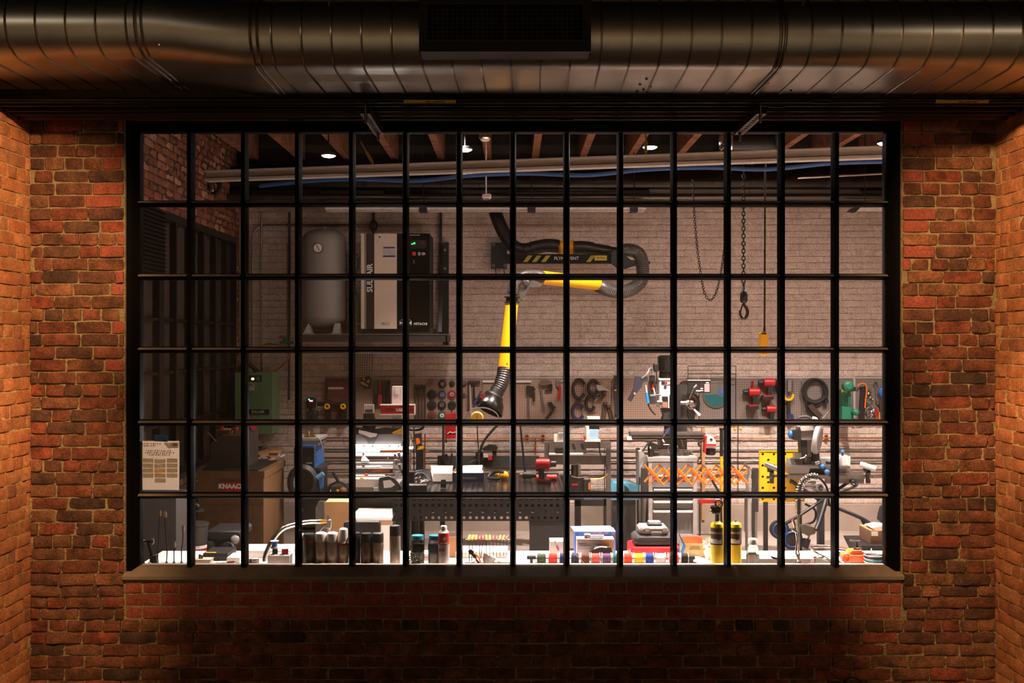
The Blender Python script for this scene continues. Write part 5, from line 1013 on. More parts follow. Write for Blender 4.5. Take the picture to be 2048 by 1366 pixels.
B().pc(467, 887, 467.5, 887, YK + .085, 3, n=14).build('lock', K, bx); B().pb(405, 940, 516, 943, YK - .0, .75).build('tray', K, bx); B().pc(415, 864, 433, 884, YK + .05, 1).build('side_handle', MG, bx)
for x_ in (417, 511): B().pc(x_, 949, x_ + .4, 949, YK - .02, 3, n=10).build('rivet', CHR, ch)
B().pb(432, 860, 460, 870, YK + .3, .2).build('yellow_top', mat('dusty_yellow', '8a7a4a', .6), bx)
t = thing('mushroom_button', 'red knob on top of the sloped box, left of two', 'knob', pt(443, 860, YK + .35)); B().pc(443, 853, 443, 861, YK + .35, 5).build('knob', RED, t)
t = thing('mushroom_button', 'red mushroom knob on top of the sloped box, right of two', 'knob', pt(470, 862, YK + .35)); B().pc(470, 858, 470, 871, YK + .35, 3).pc(470, 855, 470, 860, YK + .35, 7).build('knob', RED, t)
bn = thing('wooden_bench', 'wooden bench top running back from the brown chest, littered with tools', 'workbench', (pt(535, 0, 4.3).x, 4.4, 0)); zt2 = .93
ys_ = YK + .84; xq0 = pt(539.5, 0, ys_).x; xq1 = pt(566, 0, 5.6).x
B().zpoly([(xq0, ys_), (xq1, 5.6), (xq1 - .42, 5.6), (xq0 - .5, ys_)], zt2 - .02, zt2 + .02).build('top', CARD, bn, smooth=False)
B().zpoly([(xq0 - .03, ys_ + .02), (xq1 - .04, 5.55), (xq1 - .38, 5.55), (xq0 - .46, ys_ + .02)], 0, zt2 - .022).build('cabinet', TAN, bn, smooth=False)
vs = thing('bench_machine', 'small red bench machine with silver valves on the wooden bench', 'machine', pt(505, 935, 4.0))
B().poly([(491, 856), (500, 853), (505, 862), (503, 880), (506, 905), (504, 928), (491, 930)], 4.0, .2).build('red_body', mat('machine_red', '8c2028', .45), vs); B().poly([(492, 875), (500, 872), (504, 900), (500, 925), (492, 925)], 3.97, .05).build('clear_guard', LG, vs)
for k, (x_, y_, r_) in enumerate(((505, 866, 3), (509, 885, 4), (517, 883, 3), (525, 887, 2.5), (520, 895, 3), (508, 905, 4), (528, 893, 2), (514, 912, 4), (505, 917, 5), (520, 902, 2.5))): B().pc(x_ - r_, y_, x_ + r_ * 1.4, y_ + (k % 3 - 1) * 2, 3.95 + .03 * (k % 4), r_ * .6).build('valve', (CHR, K, STL)[k % 3], vs)
B().pb(491, 925, 520, 931, 3.95, .3).build('base', DG, vs)
def bnz(px, py): Y = YZ(py, zt2 + .022); return pt(px, py, Y), Y
p_, Y_ = bnz(531, 922); t = thing('blue_pliers', 'blue-handled pliers on the wooden bench', 'pliers', p_); B().pc(522, 916, 536, 921, Y_, 1.8).build('handle', BLU, t); B().pc(522, 921, 536, 917, Y_, 1.8).build('handle', BLU, t); B().pc(535, 919, 541, 915, Y_, 2.4).build('jaw', CHR, t)
p_, Y_ = bnz(546, 914); t = thing('small_carton', 'small open cardboard carton at the back of the wooden bench', 'box', p_); B().pb(538, 906, 556, 914, Y_, .1).build('body', mat('pink_card', 'b8a090', .8), t); B().pb(537, 904.5, 557, 906.5, Y_ - .01, .12).build('rim', CARD, t)
p_, Y_ = bnz(526, 937); t = thing('work_gloves', 'grey and yellow work gloves hanging over the bench edge', 'gloves', p_); B().poly([(504, 937), (515, 930), (527, 931), (535, 937), (541, 941), (536, 946), (528, 940), (512, 941)], Y_ - .03, .05).build('glove', LG, t); B().poly([(520, 932), (533, 933), (538, 939), (530, 937)], Y_ - .045, .02).build('yellow_back', mat('glove_yellow', 'c0a850', .7), t)
p_, Y_ = bnz(560, 918); t = thing('clear_bag', 'crumpled pale sheet at the back corner of the wooden bench', 'sheet', p_); B().poly([(538, 925), (560, 912), (562, 915), (545, 928)], Y_ - .2, .2).build('sheet', LG, t)
# red-handled clamps on a rail at the left wall, stool and stand
t = thing('clamp_rail', 'steel rail on the left brick wall holding red-handled clamps', 'rail', pt(397, 970, 3.9)); B().pc(383, 968, 412, 955, 3.85, 2).build('rail', LG, t)
for k in range(6):
    x_ = 385 + k * 5.6; y_ = 968 - k * 2.3; c_ = thing('spring_clamp', 'red-handled clamp on the left rail, %s from the left' % ('first', 'second', 'third', 'fourth', 'fifth', 'sixth')[k], 'clamp', pt(x_, y_ + 22, 3.82), 'red-handled clamps'); B().pc(x_, y_, x_ + 1, y_ + 12, 3.82, 1.6).build('handle', RED if k % 3 else LG, c_); B().pc(x_ + 1, y_ + 12, x_ + 1.5, y_ + 22, 3.82, 1.2).build('bar', K if k % 2 else STL, c_)
t = thing('trash_bin', 'round dark waste bin with a red and white label at the lower left', 'bin', pt(388, 1105, 1.9)); Yb_ = 1.9; zb2 = rowz(1054, Yb_)
B().lathe((pt(378, 0, Yb_).x, Yb_ + .1, 0), [(.085, 0), (.112, zb2), (.118, zb2), (.118, zb2 + .012), (.10, zb2 + .012), (.001, zb2 + .0)], 28).build('body', mat('bin_grey', '35302f', .5), t)
cx_ = pt(378, 0, Yb_).x
def wrap(b, a0, a1, z0, z1, r):
    n = 8; vs = []
    for i in range(n + 1):
        a = a0 + (a1 - a0) * i / n
        for z in (z0, z1): vs.append((cx_ + r * math.sin(a), Yb_ + .1 - r * math.cos(a), z))
    return b.add(vs, [(2 * i, 2 * i + 2, 2 * i + 3, 2 * i + 1) for i in range(n)])
lbp = wrap(B(), -1.2, 1.35, rowz(1106, Yb_), rowz(1093, Yb_), .116).build('label', mat('label_wine', '9a1c3c', .6), t); wrap(B(), -1.2, 1.35, rowz(1099, Yb_), rowz(1096, Yb_) + .012, .1165).build('label_white', PAP, t)
text('HINE W', (cx_ + .055, Yb_ - .01, rowz(1095.5, Yb_)), .013, K, lbp, rot=(PI / 2, 0, .35), sx=.8)
t = thing('black_stool', 'dark round-topped stand with tools in front of the left clamps', 'stand', pt(392, 1052, 2.6)); B().lathe((pt(386, 0, 2.6).x, 2.6, rowz(1022, 2.6)), [(.001, 0), (.09, 0), (.09, .012), (.001, .012)], 20).build('tray', DG, t); B().cyl((pt(386, 0, 2.6).x, 2.6, 0), (pt(386, 0, 2.6).x, 2.6, rowz(1022, 2.6)), .03).build('post', K, t); B().ball(pt(390, 1014, 2.6), .045).build('tool_head', K2, t); B().ball(pt(386, 1008, 2.62), .03).build('tool_head', STL, t)
t = thing('brown_stand', 'narrow brown leather-coloured post cover at the far left', 'post', (pt(362, 0, 2.2).x, 2.2, 0)); B().lathe((pt(362, 0, 2.2).x, 2.2, 0), [(.06, 0), (.055, rowz(1060, 2.2)), (.02, rowz(1048, 2.2))], 12).build('cover', mat('leather', '6a3f28', .7), t); B().pc(355, 1005, 355, 1052, 2.2, 1.2).pc(368, 1048, 364, 1060, 2.2, 1.4).build('rod', LG, t)
sv = thing('shop_vacuum', 'low black wheeled machine in front of the brown chest', 'vacuum', (pt(440, 0, 2.1).x, 2.2, 0)); zf = rowz(1075, 2.1)
B().pbev(411, 1062, 482, 1079, 2.12, .35, 4).build('deck', DG, sv); B().pb(412, 1078, 470, 1094, 2.1, .28).build('underbody', K, sv)
for x_, y_, r_ in ((418, 1094, 13), (456, 1098, 15)): B().lathe(pt(x_, y_, 2.06), [(r_ * S(2.06), 0), (r_ * S(2.06), .05), (r_ * .5 * S(2.06), .06)], 22, ax=(0, -1, 0)).build('wheel', RUB, sv)
B().ball(pt(470, 1079, 2.0), 9 * S(2), n=14).build('clear_dome', mat('smoked_dome', '8a8684', .15), sv); B().box(pt(425, 0, 2.1).x, pt(455, 0, 2.1).x, 2.1, 2.3, 0, rowz(1094, 2.1)).build('base', K, sv)
# ---------------------------------------------------------------- blue welder
YW = 3.7; wd = thing('welding_machine', 'blue welding machine with a black front and regulator on top, on a cart', 'welder', (pt(612, 0, YW).x, 4.0, 0))
B().pb(590, 891, 629, 936, YW, .5).build('housing', BLU, wd); B().pb(588, 895, 628, 935, YW - .015, .02).build('front_panel', K, wd)
B().pc(618, 917, 618.4, 917, YW - .03, 4.5, n=16).build('dial_ring', BRS, wd); B().pc(618, 917, 618.3, 917, YW - .04, 3, n=14).build('dial', K, wd); B().pb(612, 925, 624, 927.5, YW - .02, .01).build('strip', LG, wd)
sd = B(); a_ = [pt(629, 896, YW), pt(643, 888, YW + .5), pt(643, 922, YW + .5), pt(629, 935, YW)]; sd.add(a_, [(0, 3, 2, 1)]); sd.build('side_panel', mat('welder_blue', '3a78b8', .45), wd, smooth=False)
lo = B()
for r_ in range(9):
    for c_ in range(4):
        u = (c_ + .5 + .5 * (r_ % 2) * .6) / 4.6; v = .1 + .085 * r_; p_ = a_[0].lerp(a_[1], u).lerp(a_[3].lerp(a_[2], u), v); lo.ball(p_ + Vector((.004, -.004, 0)), .007, n=6)
lo.build('louvre_holes', NAV, wd, kind='stuff')
B().pb(590, 881, 637, 891, YW + .05, .4).build('top_case', MG, wd); B().pb(587, 876, 640, 881, YW + .05, .4).build('tray', LG, wd); B().poly([(607, 872), (611, 869), (628, 869), (630, 878), (607, 878)], YW + .1, .1).build('brass_regulator', BRS, wd)
B().pc(618, 867, 618.4, 867, YW + .08, 5, n=16).build('gauge', LG, wd); B().pc(607, 857, 608.5, 874, YW + .1, 1).build('prong', CHR, wd); B().pc(625, 857, 626, 874, YW + .1, 1).build('prong', CHR, wd)
B().pt_([(629, 870), (638, 877), (644, 890), (643, 903), (639, 912)], YW, 1.2, 6).build('white_hose', LG, wd)
B().pb(589, 936, 641, 942, YW, .5).build('cart_shelf', DG, wd); B().pb(592, 942, 640, 1060, YW + .1, .4).build('cart_body', K, wd); B().box(pt(594, 0, YW).x, pt(638, 0, YW).x, YW + .1, YW + .5, 0, rowz(1058, YW)).build('cart_base', K, wd)
for k in range(4): B().ring(pt(606, 965, YW - .04 - .02 * k), (33 - k * 2) * S(YW), .018, n=26, sx=.85).build('cable_coil', RUB, wd)
B().pc(634, 956, 647, 947, YW - .08, 5).build('blue_handle', mat('handle_blue', '6a9cc8', .45), wd); B().poly([(636, 955), (646, 952), (646, 975), (640, 978)], YW - .06, .04).build('blue_fender', BLU, wd)
B().pc(605, 1020, 605.5, 1020, YW + .08, 3, n=10).build('bolt', LG, wd)
t = thing('cable_heap', 'heap of black cable with a slanting handle behind the big cardboard box', 'cable', (pt(678, 0, 4.2).x, 4.2, 0)); B().pt_([(658, 978), (662, 970), (675, 964), (688, 968), (694, 980)], 4.2, 2, 8).build('cable', RUB, t); B().pt_([(665, 944), (672, 955), (678, 966)], 4.2, 3, 8).build('handle', K, t); B().pb(650, 975, 700, 1000, 4.2, .3).build('low_crate', DG, t); B().box(pt(655, 0, 4.2).x, pt(695, 0, 4.2).x, 4.2, 4.5, 0, rowz(999, 4.2)).build('crate_base', DG, t)
B().pc(661, 983, 661.4, 983, 4.18, 4, n=14).build('round_cap', BEI, t); B().poly([(673, 979), (680, 980), (679, 988), (674, 988)], 4.17, .02).build('yellow_tag', YEL2, t); B().ball(pt(686, 982, 4.18), .04).build('orange_lump', mat('rust_lump', '7a4828', .7), t)

dk = thing('dark_cabinet', 'plain dark grey cabinet side at the far left behind the flexible holders', 'cabinet', (pt(320, 0, 1.4).x, 1.5, 0)); xa_ = pt(352, 0, 1.4).x
B().box(xa_ - .62, xa_, 1.4, 1.7, .04, rowz(992, 1.4)).build('body', mat('cabinet_slate', '423e3d', .6), dk); B().box(xa_ - .6, xa_ - .02, 1.42, 1.68, 0, .04).build('plinth', K, dk); B().box(xa_ - .62, xa_ + .003, 1.397, 1.7, rowz(992, 1.4), rowz(990, 1.4)).build('top', DG, dk)
# ---------------------------------------------------------------- press frame right of the welding table
YPf = 4.15
pf = thing('press_frame', 'tall steel shop press frame with round hydraulic ram, right of the welding table', 'press', (pt(1156, 0, YPf).x, YPf, 0))
FR_ = mat('press_grey', '5e5650', .45, .3)
for x0, x1 in ((1089, 1098), (1213, 1222)):
    b = B(); b.pb(x0, 884, x1, 1000, YPf, .06); a = pt(x0, 0, YPf).x; c = pt(x1, 0, YPf).x; b.box(a, c, YPf, YPf + .06, 0, rowz(1000, YPf)); b.build('upright', FR_, pf)
B().pb(1098, 884, 1173, 907, YPf - .01, .02).build('upper_plate', FR_, pf); B().pb(1173, 884, 1213, 897, YPf - .01, .02).build('upper_plate', FR_, pf); B().pb(1098, 911, 1213, 927, YPf + .01, .05).build('lower_beam', FR_, pf); B().pb(1098, 909, 1213, 911, YPf - .01, .07).build('beam_edge', LG, pf)
B().pb(1111, 896, 1132, 907, YPf - .04, .03).build('black_box', K, pf)
for x_ in (1147, 1164): B().poly([(x_ - 3, 888), (x_ + 1, 887), (x_ + 5, 898), (x_ + 1, 899)], YPf - .014, .005).build('slot', K, pf)
B().pc(1098, 908, 1166, 908, YPf - .03, 2.2).build('white_tube', WH, pf)
for x_, y_ in ((1094, 890), (1218, 890), (1156, 921), (1181, 921), (1105, 921), (1206, 921)): B().pc(x_, y_, x_ + .5, y_, YPf - .014, 2, n=8).build('bolt', CHR if y_ < 900 else K, pf)
B().pb(1212, 900, 1221, 928, YPf - .02, .02).build('side_plate', DG, pf)
B().pc(1157, 928, 1157, 955, YPf + .03, 4.2, n=20).build('ram', CHR, pf); B().pc(1148, 930, 1148, 956, YPf + .03, 6, n=16).build('ram_housing', K, pf)
B().pb(1080, 955, 1168, 1000, YPf + .02, .25).build('pump_body', K, pf); B().pt_([(1143, 952), (1158, 955), (1172, 953), (1180, 957)], YPf - .03, 1.6, 8).build('pump_handle', CHR, pf); B().pt_([(1178, 958), (1195, 958), (1207, 955), (1215, 947)], YPf - .03, 1, 6).build('brass_hose', BRS, pf)
B().pb(1168, 960, 1181, 984, YPf - .05, .06).build('battery_pack', K, pf); B().poly([(1177, 966), (1180, 965), (1180, 980), (1177, 979)], YPf - .055, .01).build('orange_mark', ORG, pf); B().pb(1144, 968, 1155, 971, YPf - 0, .02).build('red_edge', RED, pf)
B().pt_([(1199, 886), (1200, 905), (1208, 925), (1214, 938)], YPf - .04, 1.4, 8).build('hanging_cable', K, pf); B().pc(1209, 896, 1209, 985, YPf + .1, .9).build('thin_rod', DG, pf)
for k, (x0, x1, y0) in enumerate(((1108, 1136, 868),)):
    t = thing('clip_board', 'small clear clipboard of papers standing on the press frame', 'clipboard', pt(1120, 883.5, YPf + .02)); B().poly([(1108, 868), (1136, 868), (1136, 883.5), (1108, 883.5)], YPf + .02, .012).build('sheet', PAP, t); B().pc(1116, 867, 1130, 866, YPf + .01, 2).build('clip', CHR, t)
t = thing('white_vise', 'small white and blue boxed unit on top of the press frame', 'machine', pt(1187, 883.5, YPf + .0)); B().pb(1178, 859, 1197, 880, YPf - .04, .1).build('blue_body', mat('sky_blue', '9cc4dc', .5), t); B().poly([(1172, 854), (1178, 850), (1179, 878), (1173, 880)], YPf - .05, .1).build('white_side', WH, t); B().pb(1170, 880, 1201, 883.5, YPf - .06, .14).build('white_base', WH, t); B().pb(1175, 834, 1200, 843, YPf - .04, .1).build('white_head', WH, t); B().pb(1177, 843, 1199, 859, YPf, .06).build('black_column', K, t); B().poly([(1167, 873), (1169, 871), (1174, 882), (1170, 883)], YPf - .05, .03).build('red_lever', RED, t)
B().pb(1177, 843, 1199, 859, YPf - .02, .02).build('black_front', K, t)
# teal machine low behind
t = thing('teal_machine', 'low teal machine with sloping shoulders between the press and the grey cabinet', 'machine', (pt(1250, 0, 4.6).x, 4.7, 0)); B().poly([(1222, 973), (1228, 966), (1264, 967), (1276, 973), (1276, 1000), (1222, 1000)], 4.6, .3).build('teal_body', mat('teal_cover', '4e9ab4', .4), t); B().box(pt(1226, 0, 4.6).x, pt(1272, 0, 4.6).x, 4.62, 4.88, 0, rowz(1000, 4.62)).build('base', DG, t); B().pc(1234, 971, 1234.5, 971, 4.59, 2.3, n=12).pc(1262, 971, 1262.5, 971, 4.59, 2.3, n=12).build('screw', CHR, t)
B().poly([(1250, 972), (1256, 976), (1262, 988), (1258, 996), (1250, 996)], 4.5, .08).build('black_part', K, t)
t = thing('low_bin', 'grey plastic bin on the floor beyond the welding table', 'bin', (pt(1080, 0, 5.0).x, 5.0, 0)); B().lathe((pt(1078, 0, 5.0).x, 5.0, 0), [(.09, 0), (.11, .28)], 16).build('tub', mat('pale_blue_grey', '8c9aa0', .5), t); B().lathe((pt(1078, 0, 5.0).x, 5.0, .28), [(.116, 0), (.116, .02), (.1, .02)], 16).build('rim', DG, t)
t = thing('tool_cart_black', 'black cabinet on the floor under the right end of the welding table frame', 'cabinet', (pt(1175, 0, 4.5).x, 4.6, 0)); x0_, x1_ = pt(1150, 0, 4.5).x, pt(1220, 0, 4.5).x
B().box(x0_, x1_, 4.5, 4.58, rowz(1012, 4.5), rowz(1000, 4.5)).build('shelf_beam', K, t); B().box(x1_ - .06, x1_, 4.5, 4.58, 0, rowz(1000, 4.5)).build('leg', K, t); B().box(x0_, x0_ + .06, 4.5, 4.58, 0, rowz(1000, 4.5)).build('leg', K, t)
# ---------------------------------------------------------------- grey roll cabinet, mill table and drill press
YG_ = 4.4
gc_ = thing('roller_cabinet', 'light grey tool cabinet on casters behind the orange scissor gate', 'cabinet', (pt(1345, 0, YG_).x, 4.7, 0)); GREY = mat('cabinet_grey', '9c9894', .45); GREYD = mat('cabinet_panel', '6e6c6c', .4)
x0_, x1_ = pt(1297, 0, YG_).x, pt(1394, 0, YG_).x; zt_ = rowz(915, YG_); zb2 = .12
B().box(x0_, x1_, YG_ + .02, YG_ + .6, zb2, zt_ - .02).build('carcass', GREYD, gc_); B().box(x0_ - .01, x1_ + .01, YG_ - .01, YG_ + .62, zt_ - .04, zt_).build('top', GREY, gc_)
for xa__ in (x0_, x1_ - .04): B().box(xa__, xa__ + .04, YG_ - .005, YG_ + .02, zb2, zt_ - .04).build('stile', GREY, gc_)
for py0, py1 in ((925, 950), (951, 974), (982, 990), (1001, 1004.5), (1020, 1024)):
    B().box(x0_ + .04, x1_ - .04, YG_ - .012, YG_ + .02, rowz(py1, YG_), rowz(py0, YG_)).build('drawer', GREYD if py1 - py0 > 10 else GREY, gc_)
for py in (950, 978, 1003, 1022): B().box(x0_ + .05, x1_ - .05, YG_ - .03, YG_ - .01, rowz(py + 2.2, YG_), rowz(py - .5, YG_)).build('drawer_pull', WH, gc_)
B().box(x0_, x1_, YG_ - .01, YG_ + .02, zb2, zb2 + .09).build('plinth', GREY, gc_)
for x_ in (x0_ + .06, x1_ - .06):
    for y_ in (YG_ + .08, YG_ + .52): B().lathe((x_ - .015, y_, .055), [(.055, 0), (.055, .03)], 16, ax=(1, 0, 0)).build('caster', K, gc_)
B().poly([(1278, 903), (1284, 901), (1294, 914), (1297, 940), (1290, 1060), (1281, 1060)], YG_ + .1, .3).build('side_leaf', GREY, gc_)
B().pbev(1283, 935, 1296, 989, YG_ - .06, .05, 2).build('side_handle', DG, gc_); B().pb(1278, 955, 1281, 970, YG_ - .04, .03).build('latch', K, gc_)
ml = thing('mill_table', 'grey milling machine base with slide table, handwheel and lever on the grey cabinet', 'machine', pt(1345, 915, YG_ + .3)); IR = mat('machine_iron', '5c5450', .4, .4); Ym = YG_ + .15
B().pb(1307, 900, 1378, 911.7, Ym, .3).build('base', IR, ml); B().pb(1320, 878, 1374, 901, Ym + .05, .2).build('saddle', IR, ml); B().pb(1263, 867, 1412, 876, Ym, .25).build('slide_table', IR, ml); B().pb(1263, 870.5, 1412, 872, Ym - .004, .01).build('table_slot', K, ml); B().pb(1265, 876, 1410, 879, Ym + .03, .2).build('table_underside', K, ml)
B().ring(pt(1346, 897, Ym - .05), 10 * S(Ym), .007, n=24).build('handwheel', CHR, ml); B().pc(1346, 897, 1346.5, 897, Ym - .06, 3.4, n=14).build('wheel_hub', STL, ml); B().pc(1326, 889, 1338, 889.5, Ym - .05, 1.1).build('crank', STL, ml)
B().pc(1326, 873, 1338, 858, Ym - .06, 1.2).build('lever', CHR, ml); B().pc(1325, 879, 1328, 885, Ym - .06, 1.6).build('handle_grip', WH, ml); B().pb(1254, 874, 1264, 880, Ym, .1).build('end_bracket', WH, ml)
B().poly([(1297, 889), (1302, 884), (1318, 891), (1319, 896), (1306, 900), (1299, 897)], Ym - .1, .1).build('black_clamp', K, ml); B().pc(1285, 903, 1299, 882, Ym - .12, 1.8).build('pipe_prop', DG, ml); B().pc(1300, 894, 1301, 914, Ym - .08, 5).build('clamp_post', K, ml); B().pc(1299, 896, 1302, 895, Ym - .1, 2.8).build('chrome_ball', CHR, ml)
B().pb(1308, 902, 1320, 905, Ym - .02, .05).pb(1368, 902, 1376, 905, Ym - .02, .05).build('vise_pad', CHR, ml); B().pc(1362, 880, 1366, 895, Ym - .04, 2.2).build('cable_guard', DG, ml)
B().poly([(1330, 862), (1343, 856), (1345, 868), (1330, 869)], Ym - .02, .1).build('blue_cloth', NAV, ml)
YD_ = 4.75
dpm = thing('drill_press', 'white and black mill drill head with motor on top standing behind the slide table', 'machine', pt(1330, 867, YD_ + .1))
B().lathe(pt(1332, 757, YD_ + .1), [(14 * S(YD_), 0), (14 * S(YD_), 14 * S(YD_)), (17 * S(YD_), 16 * S(YD_)), (17 * S(YD_), 44 * S(YD_)), (13 * S(YD_), 47 * S(YD_))], 24).build('motor', K2, dpm)
for k in range(9): B().pb(1330 + k * 1.9, 721, 1330.8 + k * 1.9, 741, YD_ - .0, .02).build('cooling_fin', K, dpm)
B().pbev(1308.5, 727, 1318, 744, YD_ + .02, .1, 2).build('terminal_box', K, dpm); B().pc(1313, 744, 1313, 768, YD_ + .06, 1).build('lead', K, dpm)
HW = mat('head_white', 'c8c4c0', .45)
B().pb(1319, 757, 1350, 816, YD_, .22).build('head', HW, dpm); B().pb(1318, 757, 1352, 760, YD_ - .01, .24).build('head_cap', WH, dpm)
jl = B().pb(1331, 763.5, 1347, 769, YD_ - .008, .01).build('badge', RED, dpm); text('JET', pt(1339, 766.2, YD_ - .009), 3.6 * S(YD_), WHT, jl, bold=.0015, sx=1.3)
B().pb(1323, 763, 1330, 769, YD_ - .006, .01).build('black_label', K, dpm); B().poly([(1340, 780), (1344, 775), (1348, 780), (1344, 785)], YD_ - .008, .01).build('red_diamond', RED, dpm); B().pb(1328, 771, 1333, 777, YD_ - .006, .01).build('warning_label', NAV, dpm)
B().pb(1324, 793, 1336, 815, YD_ - .004, .01).build('opening', K, dpm); B().pb(1324, 804, 1335, 815, YD_ - .01, .02).build('tan_block', DT, dpm); B().pb(1339, 790, 1342, 815, YD_ - .008, .02).build('scale', K, dpm)
B().pc(1300, 791, 1322, 790, YD_ - .05, 2).build('feed_lever', CHR, dpm); B().pc(1307, 776, 1310, 790, YD_ - .05, 1.5).build('feed_lever', BEI, dpm); B().pc(1314, 805, 1324, 805, YD_ - .03, 5).build('depth_knob', CHR, dpm)
B().poly([(1323, 816), (1346, 816), (1343, 832), (1345, 840), (1325, 840), (1328, 832)], YD_ + .02, .14).build('spindle_housing', DG, dpm); B().pc(1334, 838, 1334, 866, YD_ + .09, 6).build('spindle', K, dpm); B().pc(1340, 824, 1344, 823, YD_ - .0, 2).build('knob', CHR, dpm)
B().pt_([(1284, 757, YD_ - .1), (1294, 748, YD_ - .1), (1299, 738, YD_ - .05), (1304, 738, YD_), (1305, 750, YD_)], YD_, 2, 8).build('conduit', MG, dpm); B().pb(1300, 751, 1310, 762, YD_, .06).build('gland', K, dpm)
B().poly([(1271, 753), (1295, 754), (1296, 762), (1286, 764), (1283, 775), (1270, 790), (1262, 804), (1256, 800), (1268, 776), (1270, 762)], YD_ - .1, .06).build('lamp_arm', mat('lamp_arm', '2c2c38', .4), dpm); B().pc(1268, 788, 1271, 787, YD_ - .12, 2).build('yellow_clip', YEL2, dpm)
B().pc(1291.5, 770, 1293.5, 785, YD_ - .14, 1.2).build('rod', WH, dpm); B().pc(1293, 785, 1296, 806, YD_ - .14, 2.6, rp2=3.4).build('blue_handle', mat('bright_blue', '1c84d0', .35), dpm)
cn = [(1296, 808), (1300, 817), (1305, 824), (1311, 830)]
B().pt_(cn, YD_ - .13, 1.6, 6).build('drag_chain', K, dpm); B().pb(1298, 762, 1312, 808, YD_ + .05, .06).build('side_column', DG, dpm); B().pb(1303, 768, 1308, 780, YD_ + .04, .02).build('red_button', RED, dpm)
B().pb(1348, 770, 1374, 866, YD_ + .2, .1).build('rear_column', DG, dpm)
kp = thing('keypad_panel', 'black digital readout panel with pink keypad beside the drill press', 'panel', pt(1398, 786, YD_ + .05)); B().pb(1376, 761, 1421, 786, YD_ + .05, .05).build('case', K, kp); B().pb(1376, 760, 1421, 761.5, YD_ + .04, .06).build('top_edge', LG, kp)
KEY = mat('key_pink', 'e8b0b0', .5, emit=.0)
for r_ in range(6):
    for c_ in range(5): B().pb(1409 + c_ * 2.1, 768 + r_ * 2.7, 1410.6 + c_ * 2.1, 770 + r_ * 2.7, YD_ + .045, .01).build('key', KEY, kp)
for k in range(4): B().pb(1392 + k * 2.6, 780.5, 1394 + k * 2.6, 782.8, YD_ + .045, .01).build('key', WH, kp)
for k in range(2): B().pb(1401, 776 + k * 4, 1406, 778 + k * 4, YD_ + .045, .01).build('key', WH, kp)
B().pb(1412, 764.5, 1418, 766.5, YD_ + .045, .01).build('label', WH, kp); 
for k in range(3): B().pb(1401, 763.5 + k * 4, 1403.5, 766 + k * 4, YD_ + .045, .01).build('red_key', mat('dull_red'), kp)
fl = thing('feed_handles', 'bright three-spoke feed handle of the drill press with one thick white grip', 'handle wheel', pt(1378, 840, YD_ - .1)); fl.name = 'feed_wheel'
B().pc(1370, 807, 1378, 804, YD_ - .1, 5).build('hub', CHR, fl); B().pc(1379, 797, 1388, 776, YD_ - .12, 1.1).pc(1388, 776, 1394, 770, YD_ - .12, 2.5).build('spoke', STL, fl); B().pc(1379, 811, 1388, 820, YD_ - .12, 1.2).build('spoke', CHR, fl); B().pc(1388, 819, 1399, 831, YD_ - .12, 1.6, rp2=3.6).build('white_grip', WH, fl); B().pc(1380, 803, 1386, 804, YD_ - .12, 2.2).build('spoke', CHR, fl); B().pc(1361, 806, 1370, 806, YD_ - .06, 4).build('shaft', STL, fl)
hs = thing('hung_hoses', 'bundle of black hoses hanging on the pegboard behind the feed handle', 'hose', pt(1380, 845, YT)); 
for k in range(3): B().ring(pt(1382 + k * 2, 808 - k * 3, YT - .03 - .02 * k), (20 - k * 3) * S(YT), .012, n=20, sx=.8).build('loop', RUB, hs)
B().ring(pt(1370, 775, YT - .02), 12 * S(YT), .008, n=18).build('loop', RUB, hs); B().poly([(1376, 820), (1388, 820), (1390, 845), (1378, 845)], YT - .06, .06).build('tool_body', K, hs)
# ---------------------------------------------------------------- red lamp, poles, orange scissor gate
rl = thing('red_work_light', 'white and red work light with a black lens at the slide table end', 'lamp', pt(1421, 910, 4.3)); B().poly([(1413, 873), (1418, 870), (1430, 877), (1432, 886), (1431, 896), (1411, 896), (1412, 884)], 4.3, .12).build('white_body', WH, rl); B().poly([(1410, 874), (1414, 872), (1412, 905), (1409, 906)], 4.28, .1).poly([(1412, 888), (1432, 888), (1432, 892), (1412, 891)], 4.29, .05).build('red_trim', RED, rl); B().lathe(pt(1421, 910, 4.36), [(8 * S(4.3), 0), (10.5 * S(4.3), 3 * S(4.3)), (10.5 * S(4.3), 13 * S(4.3))], 18).build('lens', K, rl); B().pc(1428, 876, 1435, 871, 4.3, 1.2).build('lever', RED, rl); B().ball(pt(1436, 871, 4.3), .015).build('lever_knob', LG, rl)
B().pb(1420, 877, 1425, 881, 4.295, .01).build('black_mark', K, rl); B().pt_([(1412, 880), (1404, 882), (1397, 887), (1400, 893)], 4.3, 2, 8).build('arm', K, rl); B().pt_([(1401, 890), (1401, 905), (1400, 915), (1394, 924)], 4.35, .9, 6).build('cord', K, rl)
yp = thing('yellow_pole', 'yellow pole with a long black foam grip standing against the back wall', 'pole', (pt(1443, 0, 5.0).x, 5.0, 0)); B().pc(1443, 912, 1443, 1060, 5.0, 3.3, n=12).build('yellow_tube', mat('pole_yellow', 'd8a010', .4), yp); B().cyl((pt(1443, 0, 5.0).x, 5.0, 0), pt(1443, 1058, 5.0), .018, n=12).build('lower_tube', mat('pole_yellow'), yp); B().pc(1443, 859, 1443, 912, 5.0, 3.6, n=12).build('grip', K, yp); B().pc(1443, 856, 1443, 860, 5.0, 4.6, n=12).build('cap', K, yp)
one(B().pb(1404, 856, 1410, 1040, 5.72, .045), 'wall_plank', 'brown vertical batten on the back wall left of the yellow pole', 'plank', CARD)
